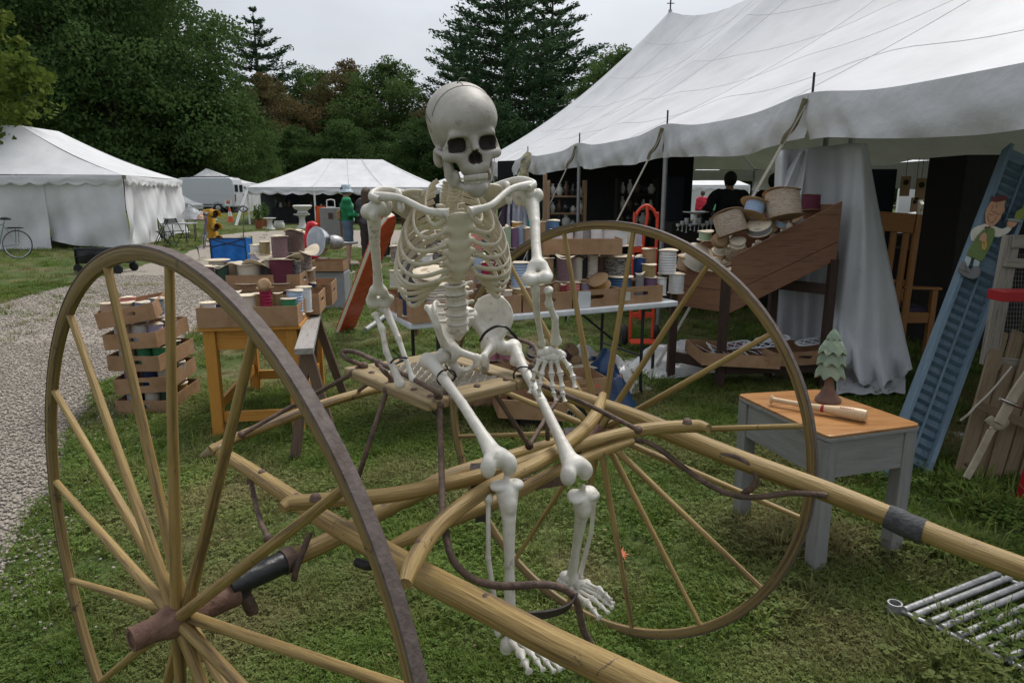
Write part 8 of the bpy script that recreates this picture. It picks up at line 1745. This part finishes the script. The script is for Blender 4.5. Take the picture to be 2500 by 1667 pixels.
# red hand truck
HTR = plain('orange_red_paint', (.62,.06,.025), .35); hy = 6.75; ht = thing('hand_truck', 'orange red hand truck standing behind the folding table', 'hand truck', onz(1585, 720).xy.to_3d()); ua, ub = 1548, 1604; zt_ = ony(1580, 502, hy).z; xa, xb = ony(ua, 560, hy).x, ony(ub, 560, hy).x; xm = (xa+xb)/2
b = MB(); b.tube([(xa,hy,.12), (xa,hy,zt_-.17), (xa+.012,hy,zt_-.10), (xa+.05,hy,zt_-.035), (xm,hy,zt_), (xb-.05,hy,zt_-.035), (xb-.012,hy,zt_-.10), (xb,hy,zt_-.17), (xb,hy,.12)], .016, 10, smooth=5); b.build('frame_tube', HTR, ht, 60)
b = MB(); b.tube([(xm,hy,zt_), (xm+.01,hy-.01,zt_-.12), (xm-.02,hy,zt_-.4), (xm-.02,hy,.3)], .016, 8, smooth=3); b.build('centre_tube', HTR, ht, 60)
for z in (.35, .7, 1.0): b = MB(); b.beam((xa,hy,z), (xb,hy,z), .03, .05, up=(0,0,1)); b.build('cross_strap', HTR, ht)
b = MB(); b.box((xm, hy-.1, .10), (xb-xa+.04, .2, .012)); b.build('toe_plate', HTR, ht)
for x in (xa-.05, xb+.05): b = MB(); b.lathe([(0,-.03),(.10,-.03),(.12,0),(.10,.03),(0,.03)], 18, Matrix.Translation((x, hy+.1, .12))@Matrix.Rotation(math.pi/2, 4, 'Y')); b.build('wheel', RUB, ht, 50)
# clothes rail and car beyond the back opening
cy = 17.5; z1_ = ony(2280, 487, cy).z; x0, x1 = ony(2245, 480, cy).x, ony(2356, 480, cy).x; rl = thing('clothes_rail', 'chrome clothes rail seen through the back opening of the large tent', 'rail', ((x0+x1)/2, cy, 0)); b = MB(); b.tube([(x0,cy,0), (x0,cy,z1_), (x1,cy,z1_), (x1,cy,0)], .015, 8); b.build('rail_frame', CHR, rl, 60)
CLO = [(.35,.30,.22), (.5,.48,.44), (.02,.02,.02), (.55,.05,.22), (.02,.02,.025), (.62,.42,.38), (.45,.04,.05), (.6,.6,.56), (.05,.35,.42), (.02,.15,.2), (.3,.32,.36), (.1,.4,.35)]
for k, c in enumerate(CLO*2):
    x = x0+(x1-x0)*(k+.5)/24; b = MB(); b.prism([(-.22,0),(-.19,-.12),(-.13,-.1),(-.14,-.75),(.14,-.75),(.13,-.1),(.19,-.12),(.22,0),(.06,.06),(0,.1),(-.06,.06)], .035, Matrix.Translation((x, cy, z1_-.12))@Matrix.Rotation(R(75), 4, 'Z')@Matrix.Rotation(math.pi/2, 4, 'X')); o = b.build('hanging_shirt', plain('cloth_%d' % (k % 12), c, .85), None, loc=(x, cy, z1_-.12)); setp(o, 'shirt hanging on the clothes rail, number %s from the left end' % ['one','two','three','four','five','six','seven','eight','nine','ten','eleven','twelve','thirteen','fourteen','fifteen','sixteen','seventeen','eighteen','nineteen','twenty','twenty one','twenty two','twenty three','twenty four'][k], 'shirt', 'shirts on the clothes rail')
yk = 21; xk = ony(2262, 500, yk).x; kc = thing('parked_car', 'silver car roof and windscreen seen through the back opening of the large tent', 'car', (xk+2, yk, 0)); b = MB(); b.prism([(0,.35),(0,.8),(.9,1.0),(1.7,1.5),(3.1,1.5),(4.0,1.0),(4.4,.9),(4.4,.4)], 1.7, Matrix.Translation((xk, yk+.85, 0))@Matrix.Rotation(math.pi/2, 4, 'X')); b.build('body', plain('silver_paint', (.35,.37,.39), .35, .3), kc, None, bevel=.08); b = MB(); b.prism([(1.0,1.02),(1.75,1.44),(3.05,1.44),(3.8,1.02)], 1.72, Matrix.Translation((xk, yk+.85, 0))@Matrix.Rotation(math.pi/2, 4, 'X')); b.build('windows', GLS, kc)
for x in (.9, 3.5): b = MB(); b.lathe([(0,-.1),(.28,-.1),(.31,0),(.28,.1),(0,.1)], 20, Matrix.Translation((xk+x, yk+.02, .31))@Matrix.Rotation(math.pi/2, 4, 'X')); b.build('wheel', RUB, kc, 50)
for k, (u, v, w_) in enumerate(((2210,455,22), (2248,462,24), (2232,500,16))):
    Y = 15.5; p = ony(u, v, Y); s = w_*Y/FPX; t = thing('brown_board', ['brown board with round dial hung left in the back opening', 'brown board with two dark discs hung in the back opening', 'small brown board with dark disc low in the back opening'][k], 'board', p); b = MB(); b.box(p, (s, .03, s*2.1)); b.build('board_face', PINE, t); b = MB(); b.lathe([(0,.004),(s*.3,.004),(s*.3,0)], 16, at(p+Vector((0,-.017,s*.4)), frame((0,-1,0)))); b.build('disc', DKW, t); b = MB(); b.tube([(p.x, p.y+.02, p.z+s), (p.x, p.y+.02, 2.3)], .006, 5); b.build('hanger', IRONB, t)
# printed cloth knotted on the tent pole, and coat rail of cloths behind the skeleton
e = eave(13.2); b = MB(); b.tube([tuple(ony(1292,372,13.1))+(.05,), tuple(ony(1284,392,13.1))+(.10,), tuple(ony(1280,415,13.1))+(.08,), tuple(ony(1276,440,13.1))+(.12,), tuple(ony(1270,458,13.1))+(.06,)], seg=10, smooth=4); setp(b.build('knotted_cloth', mat('print_cloth', [(.07,.12,.18), (.32,.27,.12), (.5,.45,.35), (.06,.07,.05)], 14, .8, .4, detail=2), None, 60, loc=(e.x, 13.1, 0)), 'printed cloth knotted round the tent pole beside the skeleton shoulder', 'cloth')
for k, (u, c) in enumerate(((1238,(.05,.03,.05)), (1250,(.48,.47,.55)), (1262,(.40,.42,.50)), (1274,(.52,.5,.55)), (1300,(.02,.25,.27)), (1312,(.03,.03,.04)), (1322,(.05,.16,.18)))):
    Y = 11.2; p = ony(u, 470, Y); b = MB(); G = [[(p.x+.16*(s-.5)*(1+.5*t)+.02*math.sin(t*6+s*9), Y+.05*math.sin(s*12+t*2), p.z-.0-.62*t) for t in np.linspace(0, 1, 8)] for s in np.linspace(0, 1, 12)]; b.sheet(G); o = b.build('hung_cloth', plain('hung_%d' % k, c, .85), None, 60, loc=tuple(p)); setp(o, ['dark plum', 'pale lilac', 'grey blue', 'pale grey', 'teal', 'black', 'dark teal'][k]+' garment hanging behind the skeleton right shoulder', 'garment', 'garments hung at the tent corner')
a, c = ony(1228, 468, 11.2), ony(1330, 468, 11.2); b = MB(); b.tube([(a.x,11.2,0), tuple(a), tuple(c), (c.x,11.2,0)], .014, 6); setp(b.build('garment_rail', BLKM, None, 60, loc=(a.x, 11.2, 0)), 'black rail of hanging garments behind the skeleton shoulder', 'rail')
